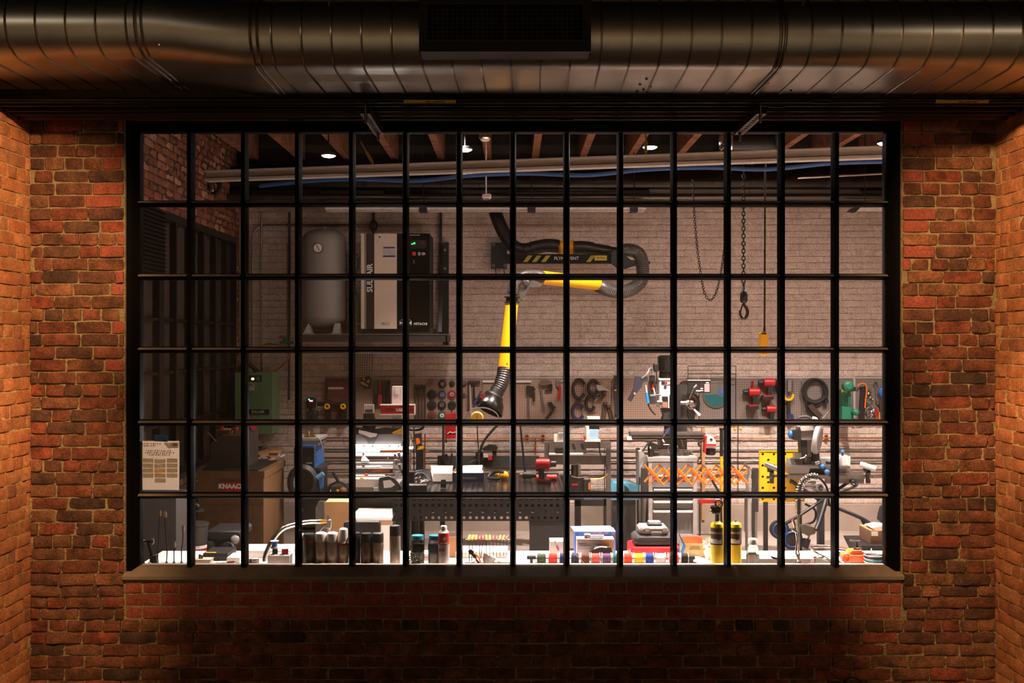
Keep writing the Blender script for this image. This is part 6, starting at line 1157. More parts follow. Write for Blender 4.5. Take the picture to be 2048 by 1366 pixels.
t = thing('yellow_hooks', 'pair of yellow hooks at the top of a thin black rod at the back wall', 'hook', pt(1476, 1000, 5.6)); B().pc(1476, 850, 1476, 990, 5.7, .9).build('rod', K, t); B().ball(pt(1470, 858, 5.68), .018).build('yellow_knob', YEL2, t); B().ball(pt(1481, 857, 5.68), .018).build('yellow_knob', YEL2, t); B().pc(1476, 988, 1476, 992, 5.74, 3).build('wall_foot', DG, t)
YS_ = 4.0
sg_ = thing('scissor_gate', 'long orange folding scissor rack stretched in front of the grey cabinet', 'rack', (pt(1400, 0, YS_).x, YS_ + .1, 0)); OT = mat('scissor_orange', 'f07a1c', .35, var=.04)
xs_ = [1298 + 28.6 * k for k in range(8)]
for k in range(7):
    x0, x1 = xs_[k], xs_[k + 1]
    for Yk, dx in ((YS_, 0), (YS_ + .16, -9)):
        dy = -6 if dx else 0; B().pc(x0 + dx, 936 + dy, x1 + dx, 970 + dy, Yk, 2.0, n=8).build('lattice_bar', OT, sg_); B().pc(x0 + dx, 970 + dy, x1 + dx, 936 + dy, Yk + .015, 2.0, n=8).build('lattice_bar', OT, sg_)
    B().pc(x1, 936, x1 - 9, 929, YS_, 1.6, YS_ + .16, n=8).build('cross_bar', STL, sg_); B().pc((x0 + x1) / 2, 952, (x0 + x1) / 2 + .5, 952, YS_ - .015, 1.6, n=8).build('rivet', CHR, sg_)
B().pc(xs_[-1], 936, xs_[-1] - 9, 929, YS_, 3, YS_ + .16, n=8).build('end_grip', STL, sg_)
for x_ in (1500, 1508):
    B().cyl((pt(x_, 0, YS_).x, YS_ + .03, 0), (pt(x_, 0, YS_).x, YS_ + .03, rowz(940, YS_)), .016, n=8).build('end_post', LG if x_ == 1500 else DG, sg_)
for x_ in (1285,): B().cyl((pt(x_, 0, YS_).x, YS_ + .03, 0), (pt(x_, 0, YS_).x, YS_ + .03, rowz(990, YS_)), .016, n=8).build('end_post', DG, sg_)
t = thing('steel_post', 'square dark steel post with a bright lower tube standing by the yellow plate', 'post', (pt(1511, 0, 4.1).x, 4.1, 0)); B().pb(1507, 937, 1517, 1024, 4.1, .06).build('sleeve', DG, t); B().box(pt(1509, 0, 4.1).x, pt(1515, 0, 4.1).x, 4.11, 4.15, 0, rowz(1024, 4.1)).build('inner_tube', STL, t)
t = thing('steel_post', 'round silver post beside the dark square post', 'post', (pt(1495, 0, 4.2).x, 4.2, 0)); B().pb(1491, 995, 1498, 1065, 4.2, .05).build('leg', STL, t); B().box(pt(1492, 0, 4.2).x, pt(1497, 0, 4.2).x, 4.2, 4.24, 0, rowz(1065, 4.2)).build('foot', STL, t); B().poly([(1488, 940), (1495, 955), (1499, 975), (1495, 995), (1490, 995), (1493, 975)], 4.2, .03).build('arm', mat('pale_blue_steel', '94a8b8', .3, .5), t)
t = thing('red_beam', 'red steel bar between the grey cabinet and the yellow pole', 'bar', (pt(1427, 0, 5.3).x, 5.3, 0)); B().pb(1398, 1000, 1456, 1007, 5.3, .05).build('bar', RED, t); B().box(pt(1399, 0, 5.3).x, pt(1402, 0, 5.3).x, 5.31, 5.35, 0, rowz(1007, 5.3)).build('leg', DG, t); B().box(pt(1451, 0, 5.3).x, pt(1454, 0, 5.3).x, 5.31, 5.35, 0, rowz(1007, 5.3)).build('leg', DG, t)
t = thing('black_brace', 'black slanted flat bar leaning beside the yellow pole', 'bar', (pt(1428, 0, 4.6).x, 4.6, 0)); B().poly([(1420, 958), (1424, 956), (1444, 990), (1440, 992)], 4.6, .02).poly([(1440, 990), (1444, 990), (1446, 1080), (1442, 1080)], 4.6, .02).build('bar', K, t); B().box(pt(1440, 0, 4.6).x, pt(1446, 0, 4.6).x, 4.6, 4.64, 0, rowz(1079, 4.6)).build('foot', K, t)
# yellow fixture plate
YY = 4.5; PLY = mat('plate_yellow', 'e8b018', .4, var=.04); ax_, ay_ = pt(1520, 0, YY).x, pt(1612, 0, YY).x; q_ = .0515; zt_ = rowz(903, YY)
yp_ = thing('fixture_plate', 'upright yellow plate full of round holes standing behind the saw stand', 'plate', ((ax_ + ay_) / 2, YY, 0))
perf(8, 9, .056, .0135, (ax_, YY, zt_ - 9 * .056), (1, 0, 0), (0, 0, 1), .02, skip=lambda i, j: (i + j) % 2).build('perforated_plate', PLY, yp_, smooth=False)
B().box(ax_, ax_ + 8 * .056, YY + .02, YY + .03, zt_ - 9 * .056, zt_).build('back', K, yp_); B().box(ax_ - .006, ax_, YY - .006, YY + .03, zt_ - 9 * .056, zt_ + .006).build('rim', PLY, yp_); B().box(ax_, ax_ + 8 * .056, YY - .006, YY + .03, zt_, zt_ + .006).build('rim', PLY, yp_)
for x_ in (ax_ + .04, ax_ + .38): B().box(x_, x_ + .04, YY + .0, YY + .04, 0, zt_ - 9 * .056).build('leg', DG, yp_)
t = thing('grey_knob_box', 'small grey round-cornered unit right of the coiled spring hose', 'box', pt(1640, 985, 4.75)); B().pbev(1631, 965, 1654, 984, 4.75, .15, 3).build('body', MG, t); B().ring(pt(1641, 974, 4.745), .018, .006, n=14).build('dial', DG, t); B().box(pt(1636, 0, 4.8).x, pt(1648, 0, 4.8).x, 4.78, 4.85, 0, rowz(983, 4.78)).build('post', DG, t)
# ---------------------------------------------------------------- mitre saw on its wheeled stand
YMs = 4.15; sw = thing('mitre_saw', 'large mitre saw with a tilted blade guard mounted on the folding stand', 'saw', pt(1640, 958, YMs + .2))
SG = mat('saw_grey', '77716c', .4, .3)
B().poly([(1600, 854), (1626, 852), (1630, 862), (1627, 880), (1603, 880), (1600, 866)], YMs + .02, .16).build('motor_housing', SG, sw); B().poly([(1600, 854), (1614, 848), (1630, 848), (1630, 860), (1602, 862)], YMs, .14).build('motor_cap', LG, sw)
B().poly([(1586, 862), (1602, 860), (1602, 880), (1588, 880)], YMs - .02, .12).build('black_end', K, sw); B().lathe(pt(1577, 869, YMs + .05), [(.03, 0), (.042, .01), (.042, 10 * S(YMs)), (.03, 14 * S(YMs))], 16, ax=(1, 0, 0)).build('blue_grip', BLU, sw)
B().poly([(1601, 880), (1614, 880), (1616, 916), (1602, 916)], YMs + .04, .1).build('arm', K, sw); B().poly([(1614, 864), (1624, 866), (1622, 905), (1628, 915), (1612, 912)], YMs + .1, .06).build('slide', LG, sw)
cg = B(); n_ = 22
cg.x = Matrix.Translation(pt(1635, 878, YMs + .05)) @ Matrix.Rotation(math.radians(62), 4, 'Z') @ Matrix.Rotation(math.radians(8), 4, 'X')
cg.lathe((0, 0, 0), [(.12, -.025), (.145, -.02), (.15, 0), (.145, .02), (.12, .025)], 30, ax=(0, 1, 0)); cg.build('blade_guard', LG, sw)
cg2 = B(); cg2.x = cg.x; cg2.lathe((0, -.028, 0), [(.11, 0), (.11, .003)], 26, ax=(0, 1, 0)); cg2.build('guard_plate', SG, sw)
B().poly([(1625, 850), (1640, 848), (1641, 856), (1628, 858)], YMs + .02, .06).build('dark_handle', K, sw)
hn = B().pt_([(1594, 850), (1596, 838), (1603, 834), (1616, 834), (1623, 840), (1628, 850)], YMs + .0, 3.2, 10).build('carry_handle', DG, sw); B().pt_([(1625, 836), (1632, 838), (1638, 848)], YMs - .02, 3, 8).build('white_sleeve', WH, sw)
B().pb(1578, 917, 1606, 932, YMs + .1, .1).build('fence', LG, sw); B().pb(1608, 915, 1636, 930, YMs + .1, .1).build('fence', SG, sw); B().pbev(1640, 915, 1682, 932, YMs + .1, .08, 3).build('fence', LG, sw); B().pbev(1684, 913, 1701, 933, YMs + .05, .15, 1).build('fence_white', WH, sw)
B().pb(1576, 932, 1700, 937, YMs - .05, .35).build('table', STL, sw); B().poly([(1576, 937), (1620, 937), (1616, 950), (1582, 950)], YMs, .25).build('turntable', LG, sw); B().pb(1618, 936, 1650, 950, YMs + .05, .2).build('dark_base', K, sw); B().pb(1650, 937, 1703, 947, YMs + .05, .2).build('grey_base', SG, sw)
B().pb(1590, 906, 1603, 918, YMs + .02, .08).build('pleated_block', STL, sw); B().pb(1626, 906, 1639, 932, YMs + .06, .08).build('dark_block', K, sw)
for x_ in (1624, 1655): B().pb(x_, 924, x_ + 6, 929, YMs - .02, .06).build('clamp_jaw', K, sw); B().pc(x_ + 6, 926.5, x_ + 15, 924, YMs - .02, 3.4).build('clamp_knob', CHR, sw)
B().ball(pt(1645, 933, YMs - .12), .024, n=10).build('blue_knob', BLU, sw); B().ball(pt(1654, 944, YMs - .14), .026, n=10).build('blue_knob', BLU, sw); B().pc(1640, 930, 1662, 950, YMs - .1, 4.5).build('black_lever', K, sw); B().ball(pt(1667, 912, YMs + .1), .015, n=8).build('blue_tip', BLU, sw); B().ball(pt(1685, 903, YMs + .1), .02, n=8).build('blue_tip', BLU, sw); B().pc(1685, 903, 1685, 915, YMs + .1, 2).build('lock_post', K, sw)
B().pt_([(1600, 917), (1608, 915), (1613, 910), (1611, 922)], YMs - .04, 1.1, 6).build('lock_lever', CHR, sw)
sd_ = thing('saw_stand', 'folding wheeled saw stand with roller supports at both ends', 'stand', (pt(1650, 0, YMs).x, YMs + .2, 0)); TUB = mat('stand_tube', '2a2c30', .3, .5)
B().pb(1575, 950, 1730, 958, YMs - .02, .05).build('front_rail', STL, sd_); B().pb(1580, 948, 1728, 951, YMs + .28, .05).build('rear_rail', STL, sd_); B().pb(1652, 958, 1728, 967, YMs + .02, .05).build('lower_rail', SG, sd_); B().pb(1610, 962, 1632, 967, YMs + .2, .04).pb(1608, 971, 1632, 976, YMs + .2, .04).build('slide_tubes', CHR, sd_)
for sx_, ang, lab in ((1545, 1, 'left'), (1738, -1, 'right')):
    B().pc(sx_ - 15 if ang > 0 else sx_ - 18, 928, sx_ + 14, 940 if ang > 0 else 938, YMs - .05, 5.5, YMs - .1, n=16).build('roller', WH if ang < 0 else STL, sd_)
    B().pc(sx_ + 13.2, 939.6 if ang > 0 else 937.6, sx_ + 14.6, 940.2 if ang > 0 else 938.2, YMs - .099, 4, YMs - .102, n=14).build('roller_end', K, sd_)
    B().poly([(sx_ - 10, 933), (sx_ + 4, 938), (sx_ + 2, 946), (sx_ - 8, 944)], YMs - .03, .04).build('yoke', K, sd_); B().pb(sx_ - 4, 942, sx_ + 3, 967, YMs - .03, .04).build('upright', DG, sd_); B().pb(sx_ + (0 if ang > 0 else -35), 950, sx_ + (30 if ang > 0 else 0), 954, YMs + .01, .04).build('arm', DG, sd_); B().pc(sx_ + (-12 if ang > 0 else 0), 955, sx_ + (-2 if ang > 0 else 10), 955, YMs - .04, 3).build('wing_knob', CHR, sd_)
def tb(P, r, nm='leg_tube', m=None): return B().tube(spl([pt(*p) for p in P], 6), r, 10).build(nm, m or TUB, sd_)
tb([(1700, 962, YMs + .05), (1660, 990, YMs), (1600, 1030, YMs - .1), (1556, 1056, YMs - .1)], .016); tb([(1580, 960, YMs), (1640, 1000, YMs), (1720, 1035, YMs - .1), (1745, 1052, YMs - .15)], .018); tb([(1722, 1036, YMs - .1), (1730, 1052, YMs - .1), (1738, 1076, YMs - .1)], .014); tb([(1652, 1000, YMs - .1), (1640, 1040, YMs - .2), (1632, 1060, YMs - .25)], .024, 'sleeve'); tb([(1610, 1008, YMs), (1630, 1020, YMs), (1628, 1042, YMs), (1606, 1050, YMs)], .011)
tb([(1700, 962, YMs + .02), (1714, 970, YMs - .05), (1680, 985, YMs - .05)], .012); B().ring(pt(1707, 966, YMs - .06), .02, .008, n=14).build('pivot_ring', K, sd_)
B().poly([(1602, 1052), (1612, 1050), (1634, 1058), (1630, 1068), (1616, 1072), (1604, 1066)], YMs - .25, .06).build('latch_bracket', mat('latch_olive', '5a5448', .4, .5), sd_); B().poly([(1610, 1078), (1622, 1080), (1616, 1099), (1601, 1093)], YMs - .25, .06).build('rubber_foot', K, sd_); B().pc(1620, 1066, 1616, 1080, YMs - .22, 2).build('foot_stem', STL, sd_)
for px, py, r_ in ((1560, 1060, 19), (1585, 1079, 21)):
    Yw_ = YMs - .15; wh = B().lathe(pt(px, py, Yw_), [(r_ * S(Yw_) * .74, 0), (r_ * S(Yw_), .004), (r_ * S(Yw_), .05), (r_ * S(Yw_) * .74, .052)], 28, ax=(0, 1, 0)).build('tyre', RUB, sd_)
    B().ring(pt(px, py, Yw_ - .0), r_ * .72 * S(Yw_), .006, n=24).build('rim', mat('rim_blue', '1c4a90', .3), wh)
    for k in range(6): a = PI / 3 * k + .3; B().pc(px, py, px + r_ * .7 * math.cos(a), py + r_ * .7 * math.sin(a), Yw_ + .01, 2.3, n=6).build('spoke', K if px < 1570 else NAV, wh)
    B().pc(px, py, px + .4, py, Yw_ - .01, 4, n=12).build('hub', K, wh)
B().box(pt(1732, 0, YMs).x, pt(1742, 0, YMs).x, YMs - .14, YMs - .06, 0, .02 + rowz(1078, YMs - .1)).build('stand_foot', STL, sd_)
t = thing('box_on_case', 'cardboard box with white sheet on top at the right edge of the window', 'box', pt(1760, 1092, 3.3)); B().pb(1741, 1063, 1800, 1092, 3.3, .3).build('body', mat('brown_box', '7c5c48', .8), t); B().pb(1741, 1061, 1800, 1063, 3.3, .3).build('tape_edge', CARD, t); B().pb(1743, 1064, 1756, 1072, 3.295, .01).build('label', PAP, t); B().poly([(1744, 1056), (1762, 1052), (1800, 1056), (1800, 1061), (1750, 1061)], 3.32, .2).build('papers', PAP, t)
t = thing('black_case', 'black equipment case on the floor under the cardboard box at the right', 'case', (pt(1765, 0, 3.25).x, 3.4, 0)); B().poly([(1722, 1092), (1810, 1092), (1810, 1130), (1740, 1130)], 3.2, .5).build('upper_case', K, t); z_ = rowz(1129, 3.2); B().box(pt(1742, 0, 3.2).x, pt(1810, 0, 3.2).x, 3.22, 3.68, 0, z_).build('lower_case', K, t); B().pc(1742, 1100, 1742.6, 1100, 3.19, 3.4, n=14).build('round_label', WH, t)
t = thing('hanging_jacket', 'dark cloth hanging at the right edge of the window', 'cloth', (pt(1775, 0, 4.3).x, 4.4, 0)); B().poly([(1768, 1016), (1776, 1010), (1800, 1010), (1800, 1056), (1774, 1052), (1762, 1042), (1764, 1030)], 4.3, .12).build('cloth', mat('dark_cloth', '20222c', .8), t); B().cyl((pt(1785, 0, 4.3).x, 4.36, 0), (pt(1785, 0, 4.3).x, 4.36, rowz(1050, 4.3)), .02, n=8).build('stand', DG, t)
# ================================================================ the counter inside the window and everything on it
BZ = .80
CNT = mat('counter_white', 'd8d2cc', .35, var=.03); 
ct = thing('worktop', 'long white counter running along the inside of the big window', 'counter', (.5, .35, 0))
def bx_(px): return (px - 1024) * 6.5 / FP
B().box(WL + .01, WR - .01, .105, .285, BZ - .02, BZ).box(WL + .01, XO - .1, .285, .62, BZ - .04, BZ).build('counter_top', CNT, ct)
B().box(WL + .3, XO - .3, .3, .6, 0, BZ - .04).build('counter_base', DG, ct)
def bench(px, dy=.0): Y = .17 + dy; return pt(px, 0, Y).x, Y
def by(py): return YZ(py, BZ)
def can(px, w_, top, Y, lab, body, capm, cap=.28, band=None, name='spray_can', cat='spray can', group=None, shoulder=True, capw=1.0, capdome=False):
    s_ = S(Y); r_ = w_ / 2 * s_; H = (EYE - BZ) - (top - 683) * s_; x = pt(px, 0, Y).x; t = thing(name, lab, cat, (x, Y, BZ), group); c_ = (x, Y, BZ)
    hb = H * (1 - cap)
    B().lathe(c_, [(r_ * .94, 0), (r_, .004), (r_, hb - .008), (r_ * .97, hb)] + ([(r_ * .8, hb + .006)] if shoulder else []), 24).build('body', body, t)
    B().lathe((x, Y, BZ + hb), [(r_ * .98 * capw, .001), (r_ * .98 * capw, H * cap * .8), (r_ * .9 * capw, H * cap)] + ([(r_ * .5, H * cap + .006)] if capdome else []), 24).build('cap', capm, t)
    if band: B().lathe((x, Y, BZ + hb * band[0]), [(r_ * 1.01, 0), (r_ * 1.01, hb * band[1])], 24).build('label_band', band[2], t)
    return t
CD_ = mat('can_dark', '4a4038', .35, .3); CB = mat('can_bronze', 'a89a88', .35, .5, var=.1); CB2 = mat('can_brown', '6e5a4c', .35, .4); CAPW = mat('cap_white', 'e4dcd4', .4); FR = mat('frosted', 'd0ccc8', .3)
REDD = mat('band_red', '8a1418', .5)
can(601, 22, 1068, .24, 'dark spray can mostly behind the muntin at the left end of the can row', CD_, CAPW, .1)
can(618, 24, 1067, .19, 'dark spray can with a red band, left of the white-capped cans', CD_, K, .18, (.87, .1, REDD))
can(642, 24, 1066, .19, 'bronze spray can with a white cap, left of the white-capped pair', CB, CAPW, .26, capdome=True)
can(665, 24, 1066, .19, 'bronze spray can with a white cap, right of the white-capped pair', CB, CAPW, .26, capdome=True)
can(687, 21, 1058, .20, 'spray can with a tall rounded white nozzle cap beside the muntin', CB, CAPW, .36, (.88, .08, DR_), capw=.85, capdome=True)
can(710, 23, 1065, .2, 'dark spray can beside the muntin, left of the three black-capped cans', CD_, K, .27)
can(733, 23, 1066, .19, 'dark spray can in the middle of the three black-capped cans', CB2, K, .27)
can(756, 23, 1066, .19, 'bronze can with a dark grey cap, right of the three black-capped cans', CB, DG, .28)
can(790, 22, 1051, .2, 'taller slim grey can with a black top at the right of the can row', CB, K, .25)
t = thing('black_box', 'flat black box standing on edge behind the spray cans', 'box', pt(723, 1130, .42)); Y_ = .42; z_ = rowz(1044, Y_); B().bev(pt(687, 0, Y_).x, pt(760, 0, Y_).x, Y_, Y_ + .05, BZ, z_, .01).build('body', K, t); B().pb(690, 1044.5, 757, 1046, Y_ - .001, .05).build('lid_line', DG, t)
# jars, wipes box, plant, bottle
JG = glass_mat(); JG.name = 'jar_glass'
for k, (px, lab, cont, cm) in enumerate(((835, 'clear jar with a teal lid holding dark cloths, left of two', 'dark', mat('dark_contents', '4a4440', .7)), (870, 'clear jar with a teal lid holding blue-grey cloths, right of two', 'blue', mat('blue_contents', '8088b0', .7)))):
    Y = .23; s_ = S(Y); x = pt(px, 0, Y).x; t = thing('glass_jar', lab, 'jar', (x, Y, BZ), 'teal-lidded jars'); r_ = 14 * s_; H = (EYE - BZ) - (1079 - 683) * s_
    B().lathe((x, Y, BZ), [(r_, 0), (r_, H * .75), (r_ * .9, H * .92), (r_ * .84, H)], 24).build('jar_wall', JG, t); B().lathe((x, Y, BZ + H), [(r_ * .88, 0), (r_ * .88, .022), (r_ * .84, .026)], 28).build('lid', mat('teal_lid', '1f6c80', .4), t); B().lathe((x, Y, BZ + H * .5), [(r_ * .86, 0), (r_ * .9, H * .3), (r_ * .6, H * .33)], 18).build('contents', cm, t); B().lathe((x, Y, BZ + .004), [(r_ * .9, 0), (r_ * .9, H * .42)], 18).build('white_contents', PAP, t)
t = thing('wipes_box', 'white carton lettered Wipes behind the two jars', 'box', pt(870, 1130, .33)); Y_ = .335; B().box(pt(846, 0, Y_).x, pt(897, 0, Y_).x, Y_, Y_ + .12, BZ, rowz(1108, Y_)).build('body', mat('pale_pink_card', 'e0cccc', .7), t); text('Wipes', pt(857, 1115, Y_ - .001), 5 * S(Y_), K, t, sx=.95); B().pb(882, 1111, 892, 1119, Y_ - .002, .003).build('pink_print', DR_, t)
t = thing('potted_plant', 'small dark bushy plant at the foot of the left jar', 'plant', pt(832, 1134, .14)); rr = random.Random(5); b = B(); c0 = pt(831, 1119, .14)
for k in range(260):
    a, h, rad = rr.uniform(0, 2 * PI), rr.uniform(-1, 1), rr.random() ** .5; p = c0 + Vector((math.cos(a) * .040 * rad * (1 - .3 * max(h, 0)), math.sin(a) * .03 * rad, h * .036)); d1 = Vector((rr.uniform(-1, 1), rr.uniform(-1, .2), rr.uniform(-.5, 1))).normalized() * .012; d2 = d1.cross(Vector((rr.uniform(-1, 1), 1, .3))).normalized() * .004
    b.add([p, p + d1 * .5 + d2, p + d1, p + d1 * .5 - d2], [(0, 1, 2, 3)])
b.build('foliage', mat('leaf_green', '5a6450', .35), t, kind='stuff'); B().lathe((c0.x, c0.y, BZ), [(.028, 0), (.034, .022)], 14).build('pot', K, t)
Y = .19; s_ = S(Y); x = pt(887.5, 0, Y).x; t = thing('cleaner_bottle', 'tall red and silver bottle with a white cap beside the jars', 'bottle', (x, Y, BZ)); r_ = 11.5 * s_
def hh_(py): return (EYE - BZ) - (py - 683) * s_
B().lathe((x, Y, BZ), [(r_ * .95, 0), (r_, .005), (r_, hh_(1088)), (r_ * .985, hh_(1087))], 26).build('silver_body', mat('bottle_silver', 'a8a0a0', .35, .5), t); B().lathe((x, Y, BZ), [(r_, hh_(1087)), (r_, hh_(1070)), (r_ * .92, hh_(1066)), (r_ * .9, hh_(1065))], 26).build('red_shoulder', RED, t); B().lathe((x, Y, BZ), [(r_ * .9, hh_(1065)), (r_ * .62, hh_(1060)), (r_ * .55, hh_(1060))], 22).build('neck', LG, t); B().lathe((x, Y, BZ), [(r_ * .55, hh_(1060)), (r_ * .55, hh_(1053)), (r_ * .48, hh_(1051.5))], 18).build('cap', WH, t)
B().poly([(899 - 10.5, 1074), (903 - 10.5, 1079), (899 - 10.5, 1084), (895 - 10.5, 1079)], Y - r_ - .002, .003).build('diamond_logo', WH, t); B().pb(880, 1086, 895, 1087.5, Y - r_ - .001, .003).build('white_line', WH, t)
B().pb(878, 1098, 881, 1103, Y - r_ - .000, .003).pb(884, 1098, 889, 1103, Y - r_ - .0015, .003).build('red_print', REDD, t)
t = thing('tilted_cards', 'blue and brown cards standing behind the tall red bottle', 'card', pt(905, 1125, .42)); B().poly([(899, 1075), (912, 1073), (913, 1120), (899, 1122)], .42, .004).build('brown_card', CARD, t); z_ = pt(0, 1120, .42).z; B().box(pt(899, 0, .42).x, pt(912, 0, .42).x, .425, .435, BZ, z_ + .01).build('foot', WH, t)
# wire rack with T-handle keys
tr_ = thing('key_rack', 'thin wire rack holding the yellow and red handled keys', 'rack', pt(975, 1133, .2)); Y = .22
b = B(); q4 = [pt(931, 1079, Y), pt(931, 1130, Y), pt(1021, 1130, Y), pt(1021, 1079, Y)]
b.tube([q4[1], q4[0], q4[3], q4[2]], .0016, 6); b.build('wire_frame', STL, tr_); B().box(pt(929, 0, Y).x, pt(1023, 0, Y).x, Y - .03, Y + .03, BZ, BZ + .006).build('base', K, tr_); B().pb(933, 1129, 952, 1131, Y - .02, .004).build('label', WH, tr_)
seq = 'yyyrryyrryyr'
names = ('first', 'second', 'third', 'fourth', 'fifth', 'sixth', 'seventh', 'eighth', 'ninth', 'tenth', 'eleventh', 'twelfth')
for k, c_ in enumerate(seq):
    x_ = 938.5 + k * 6.85; big = 5.0 - k * .16; bot = 1124 - k * 1.2
    t = thing('hex_key', '%s-handled key in the wire rack, %s from the left' % ('yellow' if c_ == 'y' else 'red', names[k]), 'hex key', pt(x_, bot, Y), 'handled hex keys')
    m = YEL2 if c_ == 'y' else RED; tl = (2.5, 2.2, .6, .4, .8, -1, 0, 1, .5, 1.5, 3, 3.5)[k]
    B().tube(spl([pt(x_ - .5 - tl * .3, 1079.5, Y - .02), pt(x_ - tl * .1, 1074.5, Y - .005), pt(x_ + tl * .6, 1071.5, Y + .01)], 4), big * .55 * S(Y), 10).build('handle', m, t); B().pc(x_ - .2, 1079, x_ + (0, -2, 0, 1, -4, 0, 0, 0, 0, 0, 0, 0)[k], bot, Y, .85 - k * .03, n=6).build('shaft', K, t)
t = thing('orange_pliers', 'black and orange pliers lying in the wire rack', 'pliers', pt(955, 1132, .17)); Y = .17; B().poly([(936, 1102), (941, 1099), (948, 1104), (952, 1112), (948, 1118), (944, 1110), (938, 1108)], Y, .02).build('jaw', K, t); B().pt_([(947, 1106), (955, 1112), (960, 1122), (962, 1132)], Y, 1.8, 8).build('orange_handle', ORG, t); B().pt_([(949, 1108), (952, 1118), (957, 1124), (960, 1132)], Y + .01, 1.6, 8).build('black_handle', K, t); B().pt_([(940, 1128), (952, 1122), (956, 1128), (953, 1133)], Y + .01, .9, 6).build('lead', K, t)
t = thing('face_mask', 'white pleated cup-shaped mask lying on its side on the counter', 'mask', pt(980, 1132, .2)); mb = B(); mb.x = Matrix.Translation(pt(977, 1118, .22)) @ Matrix.Rotation(.45, 4, 'Y'); mb.lathe((0, 0, -.03), [(.0, 0), (.024, .004), (.036, .02), (.04, .05), (.041, .055), (.036, .055)], 22); mb.build('cup', mat('mask_grey', 'a09a98', .6), t)
for k in range(4): q = B(); q.x = mb.x; q.ring((0, 0, -.005 + k * .01), .0375 + k * .001, .0012, ax=(0, 0, 1), n=20, m=4); q.build('pleat', WH, t)
t = thing('craft_knife', 'thin flat knife lying on the counter at the right of the mask', 'knife', pt(1000, 1131, .2)); B().poly([(965, 1131), (1005, 1129.5), (1012, 1130.5), (1005, 1132)], .2, .015).build('handle', K, t); B().poly([(992, 1122), (1012, 1126), (1000, 1128)], .26, .02).build('wood_chip', CARD, t); B().pb(968, 1129.5, 1005, 1134, .205, .008).build('tray', DG, t)
t = thing('white_paper_stack', 'broad stack of white paper on the counter behind the key rack', 'paper', pt(970, 1120, .45)); B().box(pt(912, 0, .45).x, pt(1015, 0, .45).x, .40, .60, BZ, BZ + .035).build('stack', PAP, t)
# spools on a rod
sp = thing('spool_rack', 'low black stand with a rod carrying the row of wire spools', 'rack', pt(1215, 1133, .2)); Ys = .22; ss = S(Ys)
xs0, xs1 = pt(1070, 0, Ys).x, pt(1383, 0, Ys).x; zc = rowz(1116.5, Ys)
B().cyl((xs0, Ys, zc), (xs1, Ys, zc), .005, n=10).build('rod', STL, sp); B().box(xs0, xs1, Ys - .02, Ys + .03, BZ, BZ + .005).build('base_bar', K, sp)
B().pb(1054, 1113.5, 1072, 1119, Ys - .02, .04).pb(1060, 1119, 1066, 1132, Ys - .01, .02).build('end_stand', K, sp); B().pb(1377, 1113, 1390, 1119, Ys - .02, .04).pb(1376, 1119, 1387, 1132, Ys - .01, .02).build('end_stand', K, sp)
for k, (x0, x1, h, lab) in enumerate(((1073, 1092, '3e4a34', 'dark green'), (1096, 1115, 'c03a2c', 'orange-red'), (1118, 1132, '20305c', 'dark blue'), (1141, 1158, '2a3040', 'blackish blue'), (1161, 1179, '5a3028', 'brown'), (1181.5, 1200, 'b85048', 'pinkish red'), (1203, 1222, '5c3a5c', 'purple'), (1224, 1242, '205450', 'dark teal'), (1246, 1264, 'd84028', 'orange'), (1267, 1287, 'e0b82c', 'yellow'), (1289, 1307, '1e3a80', 'royal blue'), (1311, 1331, 'dcd4d0', 'white'), (1336, 1357, 'c4242c', 'bright red'), (1360, 1376, '1a1716', 'black'))):
    a, c = pt(x0, 0, Ys).x, pt(x1, 0, Ys).x; t = thing('wire_spool', 'spool of %s wire on the rod, %s from the left' % (lab, ('first', 'second', 'third', 'fourth', 'fifth', 'sixth', 'seventh', 'eighth', 'ninth', 'tenth', 'eleventh', 'twelfth', 'thirteenth', 'last')[k]), 'spool', ((a + c) / 2, Ys, zc - .033), 'wire spools on the rod')
    wm = mat('wire_' + h, h, .45, var=.05); n_ = 9; pr = []
    for i in range(n_): hh = (c - a - .006) / n_; pr += [(.0275, .003 + i * hh), (.030, .003 + (i + .5) * hh)]
    pr.append((.0275, c - a - .003)); B().lathe((a, Ys, zc), pr, 22, ax=(1, 0, 0)).build('winding', wm, t)
    for xq_ in (a, c - .003): B().lathe((xq_, Ys, zc), [(.012, 0), (.0335, 0), (.0335, .003), (.012, .003)], 22, ax=(1, 0, 0)).build('flange', FR, t)
    rr = random.Random(k); B().pt_([((x0 + x1) / 2 + rr.uniform(-4, 4), 1125), ((x0 + x1) / 2 + rr.uniform(-6, 6), 1129), ((x0 + x1) / 2 + rr.uniform(-9, 9), 1132)], Ys - .03, .6, 5).build('loose_wire', wm, t)
t = thing('loose_lead', 'thin pinkish lead slanting across the spools beside the centre muntin', 'wire', pt(1170, 1133, .15)); B().pt_([(1145, 1103), (1152, 1110), (1163, 1121), (1176, 1134)], .15, .7, 6).build('wire', mat('pink_wire', 'c07070', .5), t)
